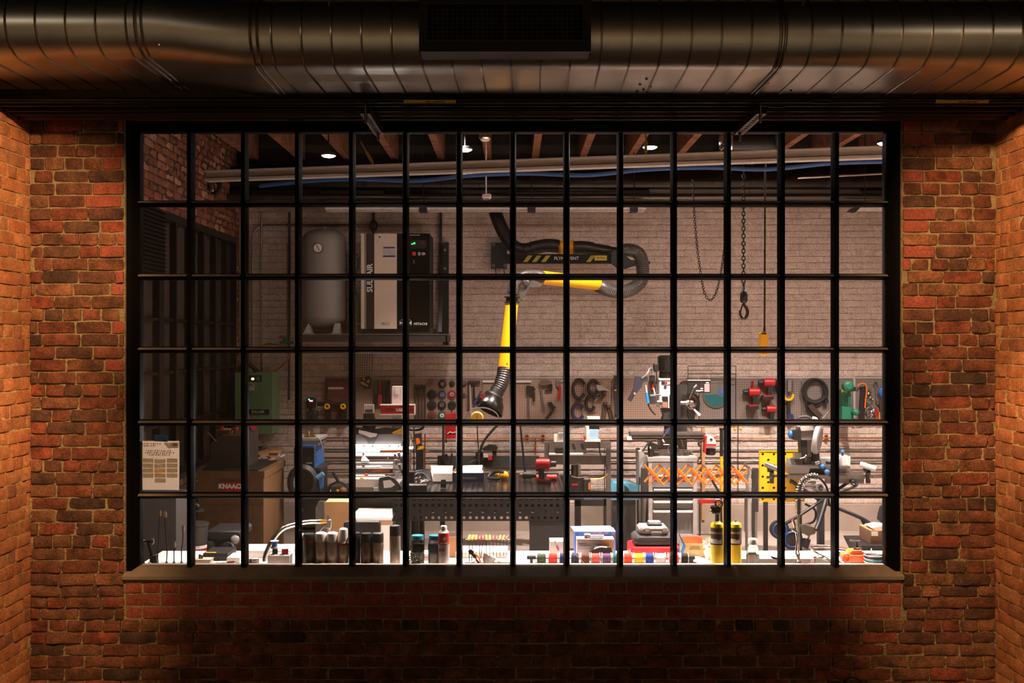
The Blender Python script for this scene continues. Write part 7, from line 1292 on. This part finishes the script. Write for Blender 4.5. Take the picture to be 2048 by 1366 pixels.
# boxes behind the spools
Y_ = .40
t = thing('white_carton', 'white carton with a knife and pens on top, behind the dark blue spool', 'box', pt(1117, 1120, Y_)); B().box(pt(1100, 0, Y_).x, pt(1136, 0, Y_).x, Y_, Y_ + .12, BZ, rowz(1083, Y_)).build('body', WH, t); kn = thing('utility_knife', 'white and red utility knife lying on the white carton', 'knife', pt(1110, 1083, Y_)); B().poly([(1108, 1083), (1111, 1081), (1114, 1087), (1119, 1100), (1116, 1102), (1112, 1092)], Y_ - .012, .012).build('handle', LG, kn); B().poly([(1112, 1093), (1115, 1091), (1118, 1100), (1116, 1102)], Y_ - .014, .003).build('red_inlay', DR_, kn); B().pt_([(1112, 1082), (1125, 1085), (1135, 1084)], Y_ + .02, 1.2, 5).build('pen', K, kn)
Y2_ = .47
BCH = mat('tile_blue', '3a62b0', .6)
t = thing('patterned_box', 'blue box printed with a pattern of squares behind the white carton, at centre right', 'box', pt(1190, 1105, Y2_)); xa_, xb_ = pt(1150, 0, Y2_).x, pt(1231, 0, Y2_).x; z1_ = rowz(1063, Y2_); B().box(xa_, xb_, Y2_, Y2_ + .14, BZ, z1_).build('body', mat('box_blue', '4a70c0', .6), t)
cols_ = [mat('sq_%d' % i, h, .6) for i, h in enumerate(('2450a0', '4c5688', '6a5a78', '3c74c8', '86647c'))]; rr = random.Random(2)
for r_ in range(3):
    for c_ in range(12):
        x_ = 1151 + c_ * 6.6; B().pb(x_, 1064 + r_ * 5, x_ + 6.2, 1068.6 + r_ * 5, Y2_ - .001, .0012).build('printed_square', cols_[rr.randrange(5)], t)
lp_ = B()
B().add([(xa_ - .004, Y2_ - .0, z1_), (xb_ + .002, Y2_, z1_), (xb_ - .02, Y2_ + .14, z1_ + .012), (xa_ - .02, Y2_ + .14, z1_ + .008)], [(0, 1, 2, 3)]).build('lid_panel', mat('lid_blue', '7c9cdc', .6), t)
Y3_ = .36
t = thing('grey_carton', 'small grey and orange carton lettered with cutting plate sheets, before the patterned box', 'box', pt(1192, 1110, Y3_)); B().box(pt(1154, 0, Y3_).x, pt(1228, 0, Y3_).x, Y3_, Y3_ + .09, BZ, rowz(1078, Y3_)).build('body', WH, t); B().pb(1155, 1080, 1228, 1099, Y3_ - .001, .002).build('grey_print', mat('print_grey', 'a89c9c', .6), t); B().pb(1203, 1080, 1228, 1099, Y3_ - .002, .002).build('orange_print', mat('print_orange', 'd8a070', .6), t); text('Electric drill\ncutting plate sheets', pt(1158, 1089, Y3_ - .002), 2.4 * S(Y3_), DG, t, align='LEFT', sx=.9)
t = thing('white_gadget', 'small white hinged gadget lying on the grey carton', 'tool', pt(1190, 1078, Y3_ + .02)); B().pb(1169, 1069, 1181, 1078, Y3_ + .01, .03).pb(1181, 1071, 1208, 1074, Y3_ + .01, .02).build('body', WH, t); B().pb(1181, 1075.5, 1206, 1077.5, Y3_ + .015, .01).build('dark_slot', MG, t); B().ring(pt(1172, 1075, Y3_ + .008), .006, .0015, n=10, m=4).build('ring', DG, t)
t = thing('black_pouch', 'black slanted pouch behind the purple spool', 'pouch', pt(1205, 1115, .3)); B().poly([(1180, 1106), (1190, 1094), (1222, 1095), (1226, 1108), (1226, 1125), (1180, 1125)], .31, .04).build('pouch', K, t); B().pb(1181, 1105, 1226, 1132, .315, .03).build('pouch_base', K, t); B().pt_([(1188, 1098), (1200, 1094), (1214, 1095)], .305, 1.6, 6).build('curved_edge', LG, t)
# tool cases
Yc_ = .36
t = thing('red_case', 'red plastic case at the bottom of the stack of tool cases', 'case', pt(1310, 1130, Yc_)); B().bev(pt(1262, 0, Yc_).x, pt(1362, 0, Yc_).x, Yc_, Yc_ + .22, BZ, rowz(1094, Yc_), .012).build('body', RED, t); B().pb(1285, 1098, 1350, 1104, Yc_ - .006, .01).build('handle', RED, t)
t = thing('black_case', 'dark grey rounded case in the middle of the stack of tool cases', 'case', pt(1310, 1094, Yc_ + .03)); z1_ = rowz(1094, Yc_); B().bev(pt(1269, 0, Yc_).x, pt(1352, 0, Yc_).x, Yc_ + .02, Yc_ + .2, z1_, rowz(1072, Yc_ + .02), .018).build('body', mat('case_charcoal', '2e2b2a', .45), t); B().pb(1269, 1083, 1352, 1084.2, Yc_ + .018, .02).build('seam', K, t)
t = thing('grey_case', 'smaller grey case with two latches on top of the dark case', 'case', pt(1310, 1072, Yc_ + .05)); z2_ = rowz(1072, Yc_ + .02); B().bev(pt(1281, 0, Yc_).x, pt(1340, 0, Yc_).x, Yc_ + .04, Yc_ + .2, z2_, rowz(1055, Yc_ + .04), .014).build('body', MG, t)
for x_ in (1291, 1326): B().pb(x_, 1056, x_ + 8, 1063, Yc_ + .034, .01).build('latch', LG, t)
B().pbev(1302, 1063, 1325, 1071, Yc_ + .034, .01, 2).build('handle', MG, t)
t = thing('black_pouch', 'small black zip pouch with a grey top on the topmost case', 'pouch', pt(1310, 1055, Yc_ + .08)); B().bev(pt(1296, 0, .45).x, pt(1325, 0, .45).x, .45, .55, rowz(1055, Yc_ + .04), rowz(1047, .45), .01).build('body', K, t); B().pb(1299, 1045, 1322, 1047.5, .46, .08).build('grey_top', LG, t)
# cardboard box, papers, blue card
t = thing('cardboard_box', 'open cardboard box lettered MADE WITH LESS MATERIAL', 'box', pt(1390, 1125, .40)); Y_ = .40; xa_, xb_ = pt(1366, 0, Y_).x, pt(1413, 0, Y_).x; z1_ = rowz(1088, Y_)
B().box(xa_, xb_, Y_, Y_ + .004, BZ, z1_).build('front', CARD, t); B().box(xa_, xb_, Y_ + .13, Y_ + .134, BZ, rowz(1072, Y_ + .13)).build('back', mat('card_inside', 'c07850', .85), t); B().box(xa_, xa_ + .004, Y_, Y_ + .13, BZ, z1_).build('side', CARD, t); B().box(xb_ - .004, xb_, Y_, Y_ + .13, BZ, z1_).build('side', CARD, t)
B().add([(xa_, Y_ + .13, z1_ - .02), (xa_, Y_, z1_), (xa_ - .015, Y_, z1_ + .05), (xa_ - .015, Y_ + .13, z1_ + .05)], [(0, 1, 2, 3)]).build('flap', PAP, t); text('MADE WITH\nLESS MATERIAL', pt(1390, 1096.5, Y_ - .001), 2.7 * S(Y_), DG, t, sx=.95)
t = thing('blue_card', 'blue and white card leaning beside the black spool', 'card', pt(1363, 1130, .35)); B().poly([(1358, 1066), (1372, 1092), (1364, 1114), (1364, 1132), (1358, 1132)], .35, .004).build('card', BLU, t); B().poly([(1358, 1070), (1366, 1090), (1360, 1105)], .348, .002).build('white_print', WH, t)
t = thing('green_sheet', 'pale green crumpled sheet on the counter beneath the cardboard box', 'sheet', pt(1400, 1130, .3)); b = B(); rr = random.Random(11); n_ = 6
vs = [(pt(1366 + 52 * i / n_, 0, .3).x, .2 + .2 * j / n_, BZ + .003 + .022 * max(0, 1 - abs(i - 2.5) / 3) * rr.random()) for j in range(n_ + 1) for i in range(n_ + 1)]
b.add(vs, [(j * (n_ + 1) + i, j * (n_ + 1) + i + 1, (j + 1) * (n_ + 1) + i + 1, (j + 1) * (n_ + 1) + i) for j in range(n_) for i in range(n_)]).build('sheet', mat('pale_green', 'cfe4d4', .6), t)
for k in range(3): one(B().tube(spl([Vector((pt(1372 + 6 * k, 0, .25).x, .25, BZ + .006)), Vector((pt(1392 + 5 * k, 0, .26).x, .26, BZ + .03 + .012 * k)), Vector((pt(1408 + 4 * k, 0, .22).x, .22, BZ + .004))], 8), .0012, 5), 'thin_wire', 'thin curved wire on the green sheet, %s' % ('lowest', 'middle one', 'highest')[k], 'wire', (K, LG, STL)[k], 'loose wires')
# gas cylinders with torch
for k, (px, w_, top, lab) in enumerate(((1434.5, 26, 1043, 'yellow gas cylinder with a black label and the torch head screwed on'), (1471, 24, 1045, 'yellow gas cylinder half behind the muntin, without a torch'))):
    Y = .2 + .04 * k; s_ = S(Y); x = pt(px, 0, Y).x; r_ = w_ / 2 * s_; t = thing('gas_cylinder', lab, 'gas cylinder', (x, Y, BZ), 'yellow gas cylinders'); f_ = lambda py: (EYE - BZ) - (py - 683) * s_
    B().lathe((x, Y, BZ), [(r_ * .9, 0), (r_ * .98, .003), (r_ * .98, f_(1093)), (r_, f_(1092)), (r_, f_(1052)), (r_ * .9, f_(1047)), (r_ * .5, f_(1044)), (r_ * .4, f_(top - 1))], 28).build('cylinder', mat('gas_yellow', 'e8c414', .35), t)
    n = 12; b = B()
    def arc(b, a0, a1, y0, y1, g=.0012):
        vs = []
        for i in range(n + 1):
            a = a0 + (a1 - a0) * i / n
            for py in (y0, y1): vs.append((x + (r_ + g) * math.sin(a), Y - (r_ + g) * math.cos(a), BZ + f_(py)))
        return b.add(vs, [(2 * i, 2 * i + 1, 2 * i + 3, 2 * i + 2) for i in range(n)])
    lb_ = arc(B(), -1.5, .75 if k == 0 else 1.5, 1054, 1088).build('label', mat('gas_label', '26221e', .5), t)
    arc(B(), -1.3, .6, 1062, 1066, .002).build('label_stripe', mat('label_tan', 'b89060', .6), lb_); arc(B(), -1.3, .5, 1076, 1085, .002).build('warning_panel', PAP, lb_); arc(B(), -.2, .4, 1076, 1078, .0028).build('warning_strip', REDD, lb_)
    if k == 0:
        B().lathe((x, Y, BZ + f_(1045)), [(.0135, 0), (.0135, f_(1024) - f_(1045)), (.016, f_(1022) - f_(1045))], 16).build('torch_grip', K, t); B().pbev(1423, 1012, 1443, 1028, Y - .02, .04, 3).build('torch_body', K2, t); B().lathe(pt(1428, 1021.5, Y), [(.010, 0), (.011, .02), (.007, .026)], 14, ax=(-1, -.3, 0)).build('brass_knob', BRS, t); B().pt_([(1432, 1012), (1431, 1004), (1437, 1000), (1444, 1004), (1444, 1012)], Y, 2, 8).build('burner_tube', K, t); B().pc(1436, 1008, 1441, 1012, Y - .02, 3).build('burner_nozzle', BRS, t)
    else: B().lathe((x, Y, BZ + f_(1045)), [(.006, 0), (.006, .012), (.0, .012)], 10).build('valve', K, t)
t = thing('clear_bag', 'crumpled clear plastic and white paper behind the torch cylinder', 'bag', pt(1420, 1128, .34)); b = B(); rr = random.Random(6)
for k in range(34):
    c_ = pt(rr.uniform(1412, 1426), rr.uniform(1082, 1130), .3 + rr.random() * .06); b.add([c_ + Vector((rr.uniform(-.02, .02), rr.uniform(-.02, .02), rr.uniform(-.03, .03))) for _ in range(3)], [(0, 1, 2)])
b.build('film', mat('film_white', 'e8e4e4', .3), t, kind='stuff'); B().box(pt(1414, 0, .34).x, pt(1458, 0, .34).x, .34, .4, BZ, rowz(1100, .34)).build('paper_pack', PAP, t)
# soap bottle
Y = .2; s_ = S(Y); x = pt(1505.5, 0, Y).x; r_ = 13.5 * s_; f_ = lambda py: (EYE - BZ) - (py - 683) * s_; t = thing('soap_bottle', 'clear soap bottle with a white cap right of the yellow cylinders', 'bottle', (x, Y, BZ)); CLR = mat('clear_plastic', 'dfe6e8', .15, trans=.75, var=.02)
B().lathe((x, Y, BZ), [(r_ * .9, 0), (r_ * .98, .01), (r_, f_(1112)), (r_ * .85, f_(1096)), (r_ * .62, f_(1088))], 24).build('bottle', CLR, t); B().lathe((x, Y, BZ), [(r_ * .68, f_(1088)), (r_ * .68, f_(1079)), (r_ * .6, f_(1077))], 20).build('cap', WH, t); B().lathe((x, Y, BZ + .006), [(r_ * .8, 0), (r_ * .82, f_(1110) - .006)], 20).build('liquid', mat('pale_liquid', 'd8e4ea', .2, trans=.5), t)
B().pb(1496, 1104, 1512, 1131, Y - r_ - .001, .002).build('label', PAP, t); B().pb(1496, 1107, 1513, 1109, Y - r_ - .002, .002).build('label_print', DG, t)
for k in range(4): B().pb(1498, 1112 + k * 4, 1509, 1113 + k * 4, Y - r_ - .0025, .002).build('label_line', MG, t)
# sink, taps, pre-rinse faucet
sk = thing('sink', 'inset steel sink with taps at the right part of the counter', 'sink', pt(1580, 1128, .35)); B().pb(1480, 1118.5, 1672, 1128, .36, .01).build('far_wall', STL, sk); B().box(pt(1478, 0, .3).x, pt(1680, 0, .3).x, .14, .36, BZ, BZ + .004).build('rim', CHR, sk)
def tap(px, lab, flip):
    t = thing('sink_tap', lab, 'tap', (pt(px, 0, .2).x, .2, BZ + .004)); x = pt(px, 0, .2).x; B().lathe((x, .2, BZ + .004), [(.018, 0), (.018, .004), (.01, .008), (.008, .03), (.011, .034), (.011, .042)], 16).build('body', CHR, t)
    B().poly([(px - 2 * flip, 1117), (px - 20 * flip, 1112), (px - 17 * flip, 1117), (px - 8 * flip, 1119)] , .19, .012).build('lever', K if flip > 0 else CHR, t); return t
tap(1561, 'chrome sink tap with a dark lever behind the muntin', 1)
t = tap(1630, 'chrome sink tap with a red ring and lever, right of the spring faucet', -1); B().lathe((pt(1630, 0, .2).x, .2, BZ + .046), [(.009, 0), (.009, .005)], 12).build('red_ring', RED, t)
pf_ = thing('spring_faucet', 'tall chrome pre-rinse faucet with a coiled spring neck looping over', 'faucet', (pt(1597, 0, .22).x, .22, BZ + .004)); Yf_ = .22
B().lathe((pt(1597, 0, Yf_).x, Yf_, BZ + .004), [(.024, 0), (.02, .01), (.010, .02), (.009, .05), (.012, .052), (.012, .06), (.007, .065)], 16).build('base', CHR, pf_); B().pc(1597, 1125, 1597, 1028, Yf_, 2, n=12).build('riser', CHR, pf_); B().pc(1597, 1028, 1597, 1000, Yf_, 5.5, n=16).build('spring_sleeve', STL, pf_)
for k in range(12): B().ring(pt(1597, 1002 + k * 2.3, Yf_), 6.2 * S(Yf_), .0016, ax=(0, 0, 1), n=16, m=5).build('sleeve_ring', CHR, pf_)
core = spl([pt(x_, y_, Yf_) for x_, y_ in ((1597, 1002), (1598, 984), (1603, 968), (1614, 956), (1628, 953), (1642, 960), (1652, 974), (1656, 990), (1657, 1010))], 14)
B().tube(core, 3.2 * S(Yf_), 10).build('hose', CHR, pf_)
hp_ = []; m_ = 70
for i in range(m_ * 4):
    u = i / (m_ * 4) * 14 * 4.4; k = int(u); p_ = core[k].lerp(core[min(k + 1, len(core) - 1)], u - k); t_ = (core[min(k + 1, len(core) - 1)] - core[k]).normalized(); n1 = t_.orthogonal().normalized(); n1 = Vector((0, 1, 0)).cross(t_).normalized(); n2 = t_.cross(n1); a = i * 2 * PI * 15 / (m_ * 4)
    hp_.append(p_ + (n1 * math.cos(a) + n2 * math.sin(a)) * 6.5 * S(Yf_))
B().tube(hp_, 1.3 * S(Yf_), 6).build('coil_spring', CHR, pf_)
B().pt_([(1600, 1050), (1612, 1049), (1622, 1051)], Yf_ - .01, 1.4, 6).build('hook_arm', CHR, pf_); B().pt_([(1585, 1040), (1590, 1056), (1594, 1080), (1592, 1105), (1597, 1118)], Yf_ - .02, 1.7, 8).build('spray_valve', CHR, pf_); B().pc(1584, 1058, 1594, 1064, Yf_ - .02, 3).build('valve_body', STL, pf_); B().pt_([(1583, 1040), (1588, 1042), (1591, 1052)], Yf_ - .03, 1.3).build('red_hose_end', DR_, pf_)
rp = [(1617, 1128), (1640, 1131), (1660, 1124), (1662, 1112), (1650, 1102), (1640, 1092), (1650, 1087), (1680, 1088), (1710, 1093), (1735, 1104)]
for k, dy in enumerate((0, 3)):
    t = thing('steel_hose', 'thin braided steel hose looping on the counter by the sink, %s of two' % ('outer', 'inner')[k], 'hose', pt(1650, 1130, .3), 'braided hoses'); B().tube(spl([Vector((pt(x_, 0, .26).x, YZ(min(max(y_ + dy, 1109), 1133), BZ + .012) if y_ > 1108 else .45, BZ + .012 + max(0, (1109 - y_ - dy)) * .0025)) for x_, y_ in rp], 8), .004, 8).build('hose', CHR, t)
t = thing('blue_tray', 'shallow steel tray with a blue inside beyond the sink', 'tray', pt(1685, 1100, .5)); B().ring((pt(1680, 0, .5).x, .5, BZ + .02), .1, .006, ax=(0, 0, 1), n=24, sz=.5, sx=.5).build('rim', CHR, t); B().lathe((pt(1680, 0, .5).x, .5, BZ), [(.04, 0), (.05, .018)], 18).build('bowl', mat('tray_blue', '6088d0', .4), t)
# orange canister and lids
Y = .24; t = thing('orange_canister', 'orange plastic hand-pump canister with a black pump top', 'canister', pt(1705, 1131, Y)); OR2 = mat('canister_orange', 'f0602a', .4, var=.03)
B().bev(pt(1690, 0, Y).x, pt(1737, 0, Y).x, Y, Y + .1, BZ, rowz(1109, Y), .014).build('body', OR2, t); B().poly([(1694, 1112), (1704, 1102), (1722, 1101), (1736, 1110), (1736, 1114), (1694, 1114)], Y + .01, .08).build('shoulder', OR2, t)
B().ring(pt(1693, 1116, Y - .004), .022, .007, n=20, sx=.8, sz=1.1).build('handle_ring', OR2, t); B().pc(1714, 1103, 1714, 1099, Y + .05, 8, n=18).build('collar', OR2, t); B().lathe(pt(1714, 1100, Y + .05), [(.021, 0), (.021, .014), (.01, .018), (.006, .03), (.006, .04)], 18).build('pump', K, t); B().pt_([(1698, 1081), (1708, 1082), (1714, 1083), (1720, 1082)], Y + .05, 1.6, 8).build('pump_handle', K, t); B().pc(1714, 1082, 1714, 1088, Y + .05, 2).build('pump_stem', K, t)
B().ring(pt(1700, 1129, Y - .06), .03, .003, ax=(0, 0, 1), n=18, m=5).build('loop', WH, t)
x = pt(1748, 0, .22).x
for k, (m, lab) in enumerate(((mat('lid_olive', 'a8a040', .4), 'olive round dish at the bottom of the stack of dishes'), (TEAL, 'teal round dish in the middle of the stack of dishes'), (K, 'black round dish with a pale rim on top of the stack of dishes'))):
    z = BZ + .002 + k * .019; t = thing('round_dish', lab, 'dish', (x, .22, z), 'stack of round dishes'); B().lathe((x, .22, z), [(.045, 0), (.055, .004), (.059, .015), (.055, .015), (.048, .006), (.0, .005)], 28).build('dish', m, t); B().ring((x, .22, z + .0155), .0575, .0018, ax=(0, 0, 1), n=28, m=5).build('rim', WH, t)
# ---------------------------------------------------------------- left part of the counter
rb = thing('indicator_arm', 'black jointed inspection arm at the far left of the counter', 'tool', pt(297, 1134, .17)); Y = .17
B().lathe((pt(286, 0, Y).x, Y, BZ), [(.016, 0), (.016, .01), (.01, .02), (.008, .034)], 16).build('base', K, rb); B().pc(286.5, 1124, 287, 1086, Y, 2.4).build('post', K2, rb); B().ball(pt(287, 1083, Y), .012).build('joint', K2, rb); B().pc(287, 1083, 303, 1083, Y, 2.6).build('arm', K2, rb); B().poly([(301, 1078), (306, 1078), (307, 1086), (303, 1090)], Y - .01, .02).build('clamp_head', STL, rb); B().pc(296, 1086, 303, 1108, Y - .005, 2.3).build('lower_arm', K2, rb); B().ball(pt(303, 1111, Y), .012).build('joint', K2, rb); B().poly([(300, 1110), (312, 1112), (315, 1133), (298, 1134)], Y, .03).build('magnet_base', K, rb)
t = thing('small_vial', 'tiny clear bottle with a teal cap beside the inspection arm', 'bottle', pt(299, 1134, .14)); B().lathe((pt(299, 0, .14).x, .14, BZ), [(.009, 0), (.010, .012), (.010, .024), (.006, .03)], 14).build('glass', CLR, t); B().lathe((pt(299, 0, .14).x, .14, BZ + .0), [(.0105, .006), (.0105, .016)], 14).build('teal_band', TEAL, t)
for k, (bx2, tx, ty, lab) in enumerate(((315, 319, 1020, 'tall black flexible holder with a brass tip, leftmost of four'), (333, 330, 1022, 'tall black flexible holder with a steel tip, second of four'), (348, 348, 1082, 'short black flexible holder, third of four'), (363, 366, 1050, 'black flexible holder next to the muntin, rightmost of four'))):
    t = thing('flex_holder', lab, 'holder', pt(bx2, 1134, .19), 'flexible holders'); Y = .19; B().lathe((pt(bx2, 0, Y).x, Y, BZ), [(.012, 0), (.012, .004), (.005, .024), (.003, .026)], 12).build('foot', K, t); B().pt_([(bx2, 1126), (bx2 + (1 if k < 2 else 0), 1100), ((bx2 + tx) / 2 + .8, (1120 + ty) / 2), (tx, ty + 12)], Y, 1.15, 8).build('neck', RUB, t); B().poly([(tx - 2.5, ty + 13), (tx - 3, ty + 3), (tx, ty), (tx + 2.5, ty + 3), (tx + 2, ty + 13)], Y - .006, .012).build('tip', BRS if k == 0 else CHR, t)
t = thing('paper_sheet', 'large bright white sheet on the counter behind the flexible holders', 'paper', pt(370, 1115, .4)); b = B(); b.add([(pt(318, 1, .24).x, .26, BZ + .004), (pt(455, 1, .24).x, .26, BZ + .004), (pt(470, 1, .5).x, .55, BZ + .006), (pt(333, 1, .5).x, .55, BZ + .006), (pt(318, 1, .24).x, .26, BZ + .001), (pt(455, 1, .24).x, .26, BZ + .001), (pt(470, 1, .5).x, .55, BZ + .001), (pt(333, 1, .5).x, .55, BZ + .001)], [(0, 1, 2, 3), (7, 6, 5, 4), (0, 4, 5, 1), (1, 5, 6, 2), (2, 6, 7, 3), (3, 7, 4, 0)]).build('sheet', PAP, t)
t = thing('beige_box', 'beige project box with a red cap on top beside the black instrument', 'box', pt(404, 1134, .17)); Y = .17; B().bev(pt(386, 0, Y).x, pt(420, 0, Y).x, Y, Y + .07, BZ, rowz(1121, Y), .002).build('body', mat('beige_plastic', 'b8aa98', .5), t); B().pb(386, 1119.5, 421, 1121, Y - .001, .072).build('lid', mat('beige_plastic'), t); B().pc(404, 1118, 404, 1110, Y + .03, 2.2).build('red_cap', RED, t); B().pb(397, 1109, 401, 1119, Y + .03, .01).build('switch', DGRN, t)
t = thing('instrument_box', 'black metal instrument box with a yellow label behind the beige box', 'box', pt(430, 1128, .3)); Y = .3; B().box(pt(406, 0, Y).x, pt(455, 0, Y).x, Y, Y + .2, BZ, rowz(1107, Y)).build('case', K, t); B().pb(411, 1105.4, 431, 1107, Y + .01, .02).build('yellow_label', YEL2, t); B().pc(434, 1120, 434.4, 1120, Y - .006, 3, n=14).build('knob', DG, t)
for k, (px, m) in enumerate(((441, BEI), (462, COP), (494, STL), (510, CHR))):
    Y = .17; x = pt(px, 0, Y).x; t = thing('solder_coil', ('cream-topped silver coil left of the pair before the black instrument', 'copper-topped silver coil right of the pair before the black instrument', 'silver coil half behind the muntin', 'shiny silver coil right of the muntin')[k], 'spool', (x, Y, BZ), 'silver coils'); H = rowz(1124 if k < 2 else 1117, Y) - BZ
    B().lathe((x, Y, BZ), [(.026, 0), (.026, .003), (.024, .004), (.024, H - .004), (.026, H - .003), (.026, H), (.009, H), (.009, H - .01)], 24).build('coil', CHR, t); B().lathe((x, Y, BZ + H), [(.025, 0), (.025, .001), (.010, .001)], 24).build('top_ring', m if k < 2 else LG, t)
t = thing('white_carton', 'white carton right of the copper coil on the counter', 'box', pt(468, 1130, .27)); Y = .3; B().box(pt(458, 0, Y).x, pt(484, 0, Y).x, Y - .05, Y + .1, BZ, rowz(1112, Y)).build('body', WH, t)
t = thing('white_box', 'white cardboard box carrying the small blue, black and red spools', 'box', pt(557, 1134, .17)); Y = .17; z1_ = rowz(1112, Y); B().box(pt(535, 0, Y).x, pt(579, 0, Y).x, Y, Y + .09, BZ, z1_).build('body', mat('box_offwhite', 'c8beb6', .6), t); B().box(pt(535, 0, Y).x, pt(579, 0, Y).x, Y, Y + .09, z1_, z1_ + .002).build('top_flap', WH, t)
for px, py, m, lab, w_ in ((550, 1099, K, 'small black wire spool standing on the white box', 5.6), (549, 1080, BLU, 'small blue wire spool stacked on the black one', 5.8), (570, 1099, RED, 'small red wire spool with a clear flange on the white box', 6.6)):
    Y = .21; s_ = S(Y); z0_ = z1_ + .002 if py == 1099 else z1_ + .002 + .042; c_ = (pt(px, 0, Y).x, Y, z0_); t = thing('small_spool', lab, 'spool', c_, 'small spools on the white box'); H = .038
    B().lathe(c_, [(w_ * s_, .003), (w_ * s_, H - .003)], 20).build('winding', m, t); B().lathe(c_, [(w_ * 1.45 * s_, 0), (w_ * 1.45 * s_, .003)], 22).build('flange', WH, t); B().lathe((c_[0], c_[1], z0_ + H - .003), [(w_ * 1.45 * s_, 0), (w_ * 1.45 * s_, .003)], 22).build('flange', WH, t)
t = thing('flexible_hose', 'thick ribbed metal hose arching from the counter to a steel nozzle', 'hose', pt(530, 1134, .35)); B().pt_([(528, 1128, .3), (532, 1108, .32), (545, 1080, .36), (565, 1058, .4), (590, 1049, .45), (615, 1044, .5), (640, 1043, .55)], .4, 4.6, 14, 14, rib=.09).build('ribbed_hose', CHR, t); B().pc(638, 1043, 654, 1043, .55, 5.2, rp2=3.2).build('brass_ferrule', BRS, t)
B().tube(spl([pt(x_, y_, .56) for x_, y_ in ((655, 1030), (658, 1040), (657, 1055), (654, 1066))], 8), [.010] * 8 + [.020] * 9 + [.016] * 8, 16).build('nozzle', STL, t); B().pc(655, 1045, 637, 1064, .56, 1.6).build('stay', STL, t); B().cyl((pt(655, 0, .56).x, .56, BZ), pt(655, 1066, .56), .012).build('stand', STL, t)
t = thing('drawing_sheet', 'white drawing sheet lying on the counter beyond the spools on the white box', 'paper', pt(540, 1110, .45)); B().box(pt(490, 0, .5).x, pt(590, 0, .5).x, .40, .61, BZ, BZ + .045).build('stack', PAP, t)
# notice taped inside the glass
YN = .103
nt_ = thing('paper_notice', 'curled paper notice with a printed table taped inside the lower left pane', 'notice', pt(320, 980, YN))
nn = 8; vs = []
for j in range(nn + 1):
    for i in range(nn + 1):
        p_ = pt(281 + 77.5 * i / nn, 882 + 98 * j / nn, YN); p_.y += .003 * math.sin(i * .8 + j * .5) + (.008 * (j / nn) ** 3 * (1 - i / nn)); vs.append(p_)
B().add(vs, [(j * (nn + 1) + i, (j + 1) * (nn + 1) + i, (j + 1) * (nn + 1) + i + 1, j * (nn + 1) + i + 1) for j in range(nn) for i in range(nn)]).build('sheet', mat('notice_paper', 'e0c8ac', .7, var=.06, scale=8), nt_)
def paperlike(mm, c, f=.5):
    nd = mm.node_tree; a_ = nd.nodes.new('ShaderNodeBsdfTranslucent'); a_.inputs[0].default_value = (*c, 1); b_ = nd.nodes.new('ShaderNodeMixShader'); b_.inputs[0].default_value = f
    nd.links.new(nd.nodes['Principled BSDF'].outputs[0], b_.inputs[1]); nd.links.new(a_.outputs[0], b_.inputs[2]); nd.links.new(b_.outputs[0], nd.nodes['Material Output'].inputs[0]); return mm
paperlike(_m['notice_paper'], (.66, .52, .38))
tp = B().poly([(309, 870), (333, 871), (335.5, 883.5), (308, 882.5)], YN - .003, .001).build('blue_tape', mat('tape_blue', '1464a8', .6), nt_)
INK = paperlike(mat('notice_ink', '8a7458', .7), (.5, .4, .3), .7); yk = YN - .002
B().poly([(328, 885), (357, 885), (357, 896), (337, 896)], yk, .0006).build('corner_panel', paperlike(mat('notice_grey', 'a89478', .7), (.7, .65, .6), .8), nt_)
for r_, (y0, n0, x0) in enumerate(((886.5, 9, 284), (890.5, 7, 284), (900.5, 12, 292), (904.5, 14, 290), (908.5, 11, 294))):
    for q in range(n0): B().pb(x0 + q * 4.3, y0, x0 + q * 4.3 + 1.5 + (q * 7 % 3) * .8, y0 + 2.2, yk, .0004).build('ink_mark', INK, nt_)
B().pb(345, 887, 354, 892, yk - .001, .0004).build('corner_mark', mat('notice_paper'), nt_)
CELL = [paperlike(mat('cell_%d' % i, h, .7), (.8, .74, .62) if i != 2 else (.9, .76, .4), .8) for i, h in enumerate(('c0ac8c', 'b4a888', 'd0b070', 'c09878'))]
for r_ in range(5):
    for c_ in range(3):
        if r_ == 4 and c_ != 1: continue
        B().pb(285.5 + c_ * 24, 917 + r_ * 10, 307 + c_ * 24, 925.5 + r_ * 10, yk + .001, .0006).build('table_cell', CELL[(2 if (r_, c_) == (2, 1) else 3 if (r_, c_) == (3, 0) else (r_ + c_) % 2)], nt_)
t = one(B().pt_([(1686, 1372, -.03), (1692, 1359, -.06), (1708, 1356, -.06), (1722, 1364, -.04), (1726, 1376, -.03)], -.05, 2.2, 8), 'wall_cable', 'short black cable bent out from the bricks at the bottom edge of the picture', 'cable', RUB)
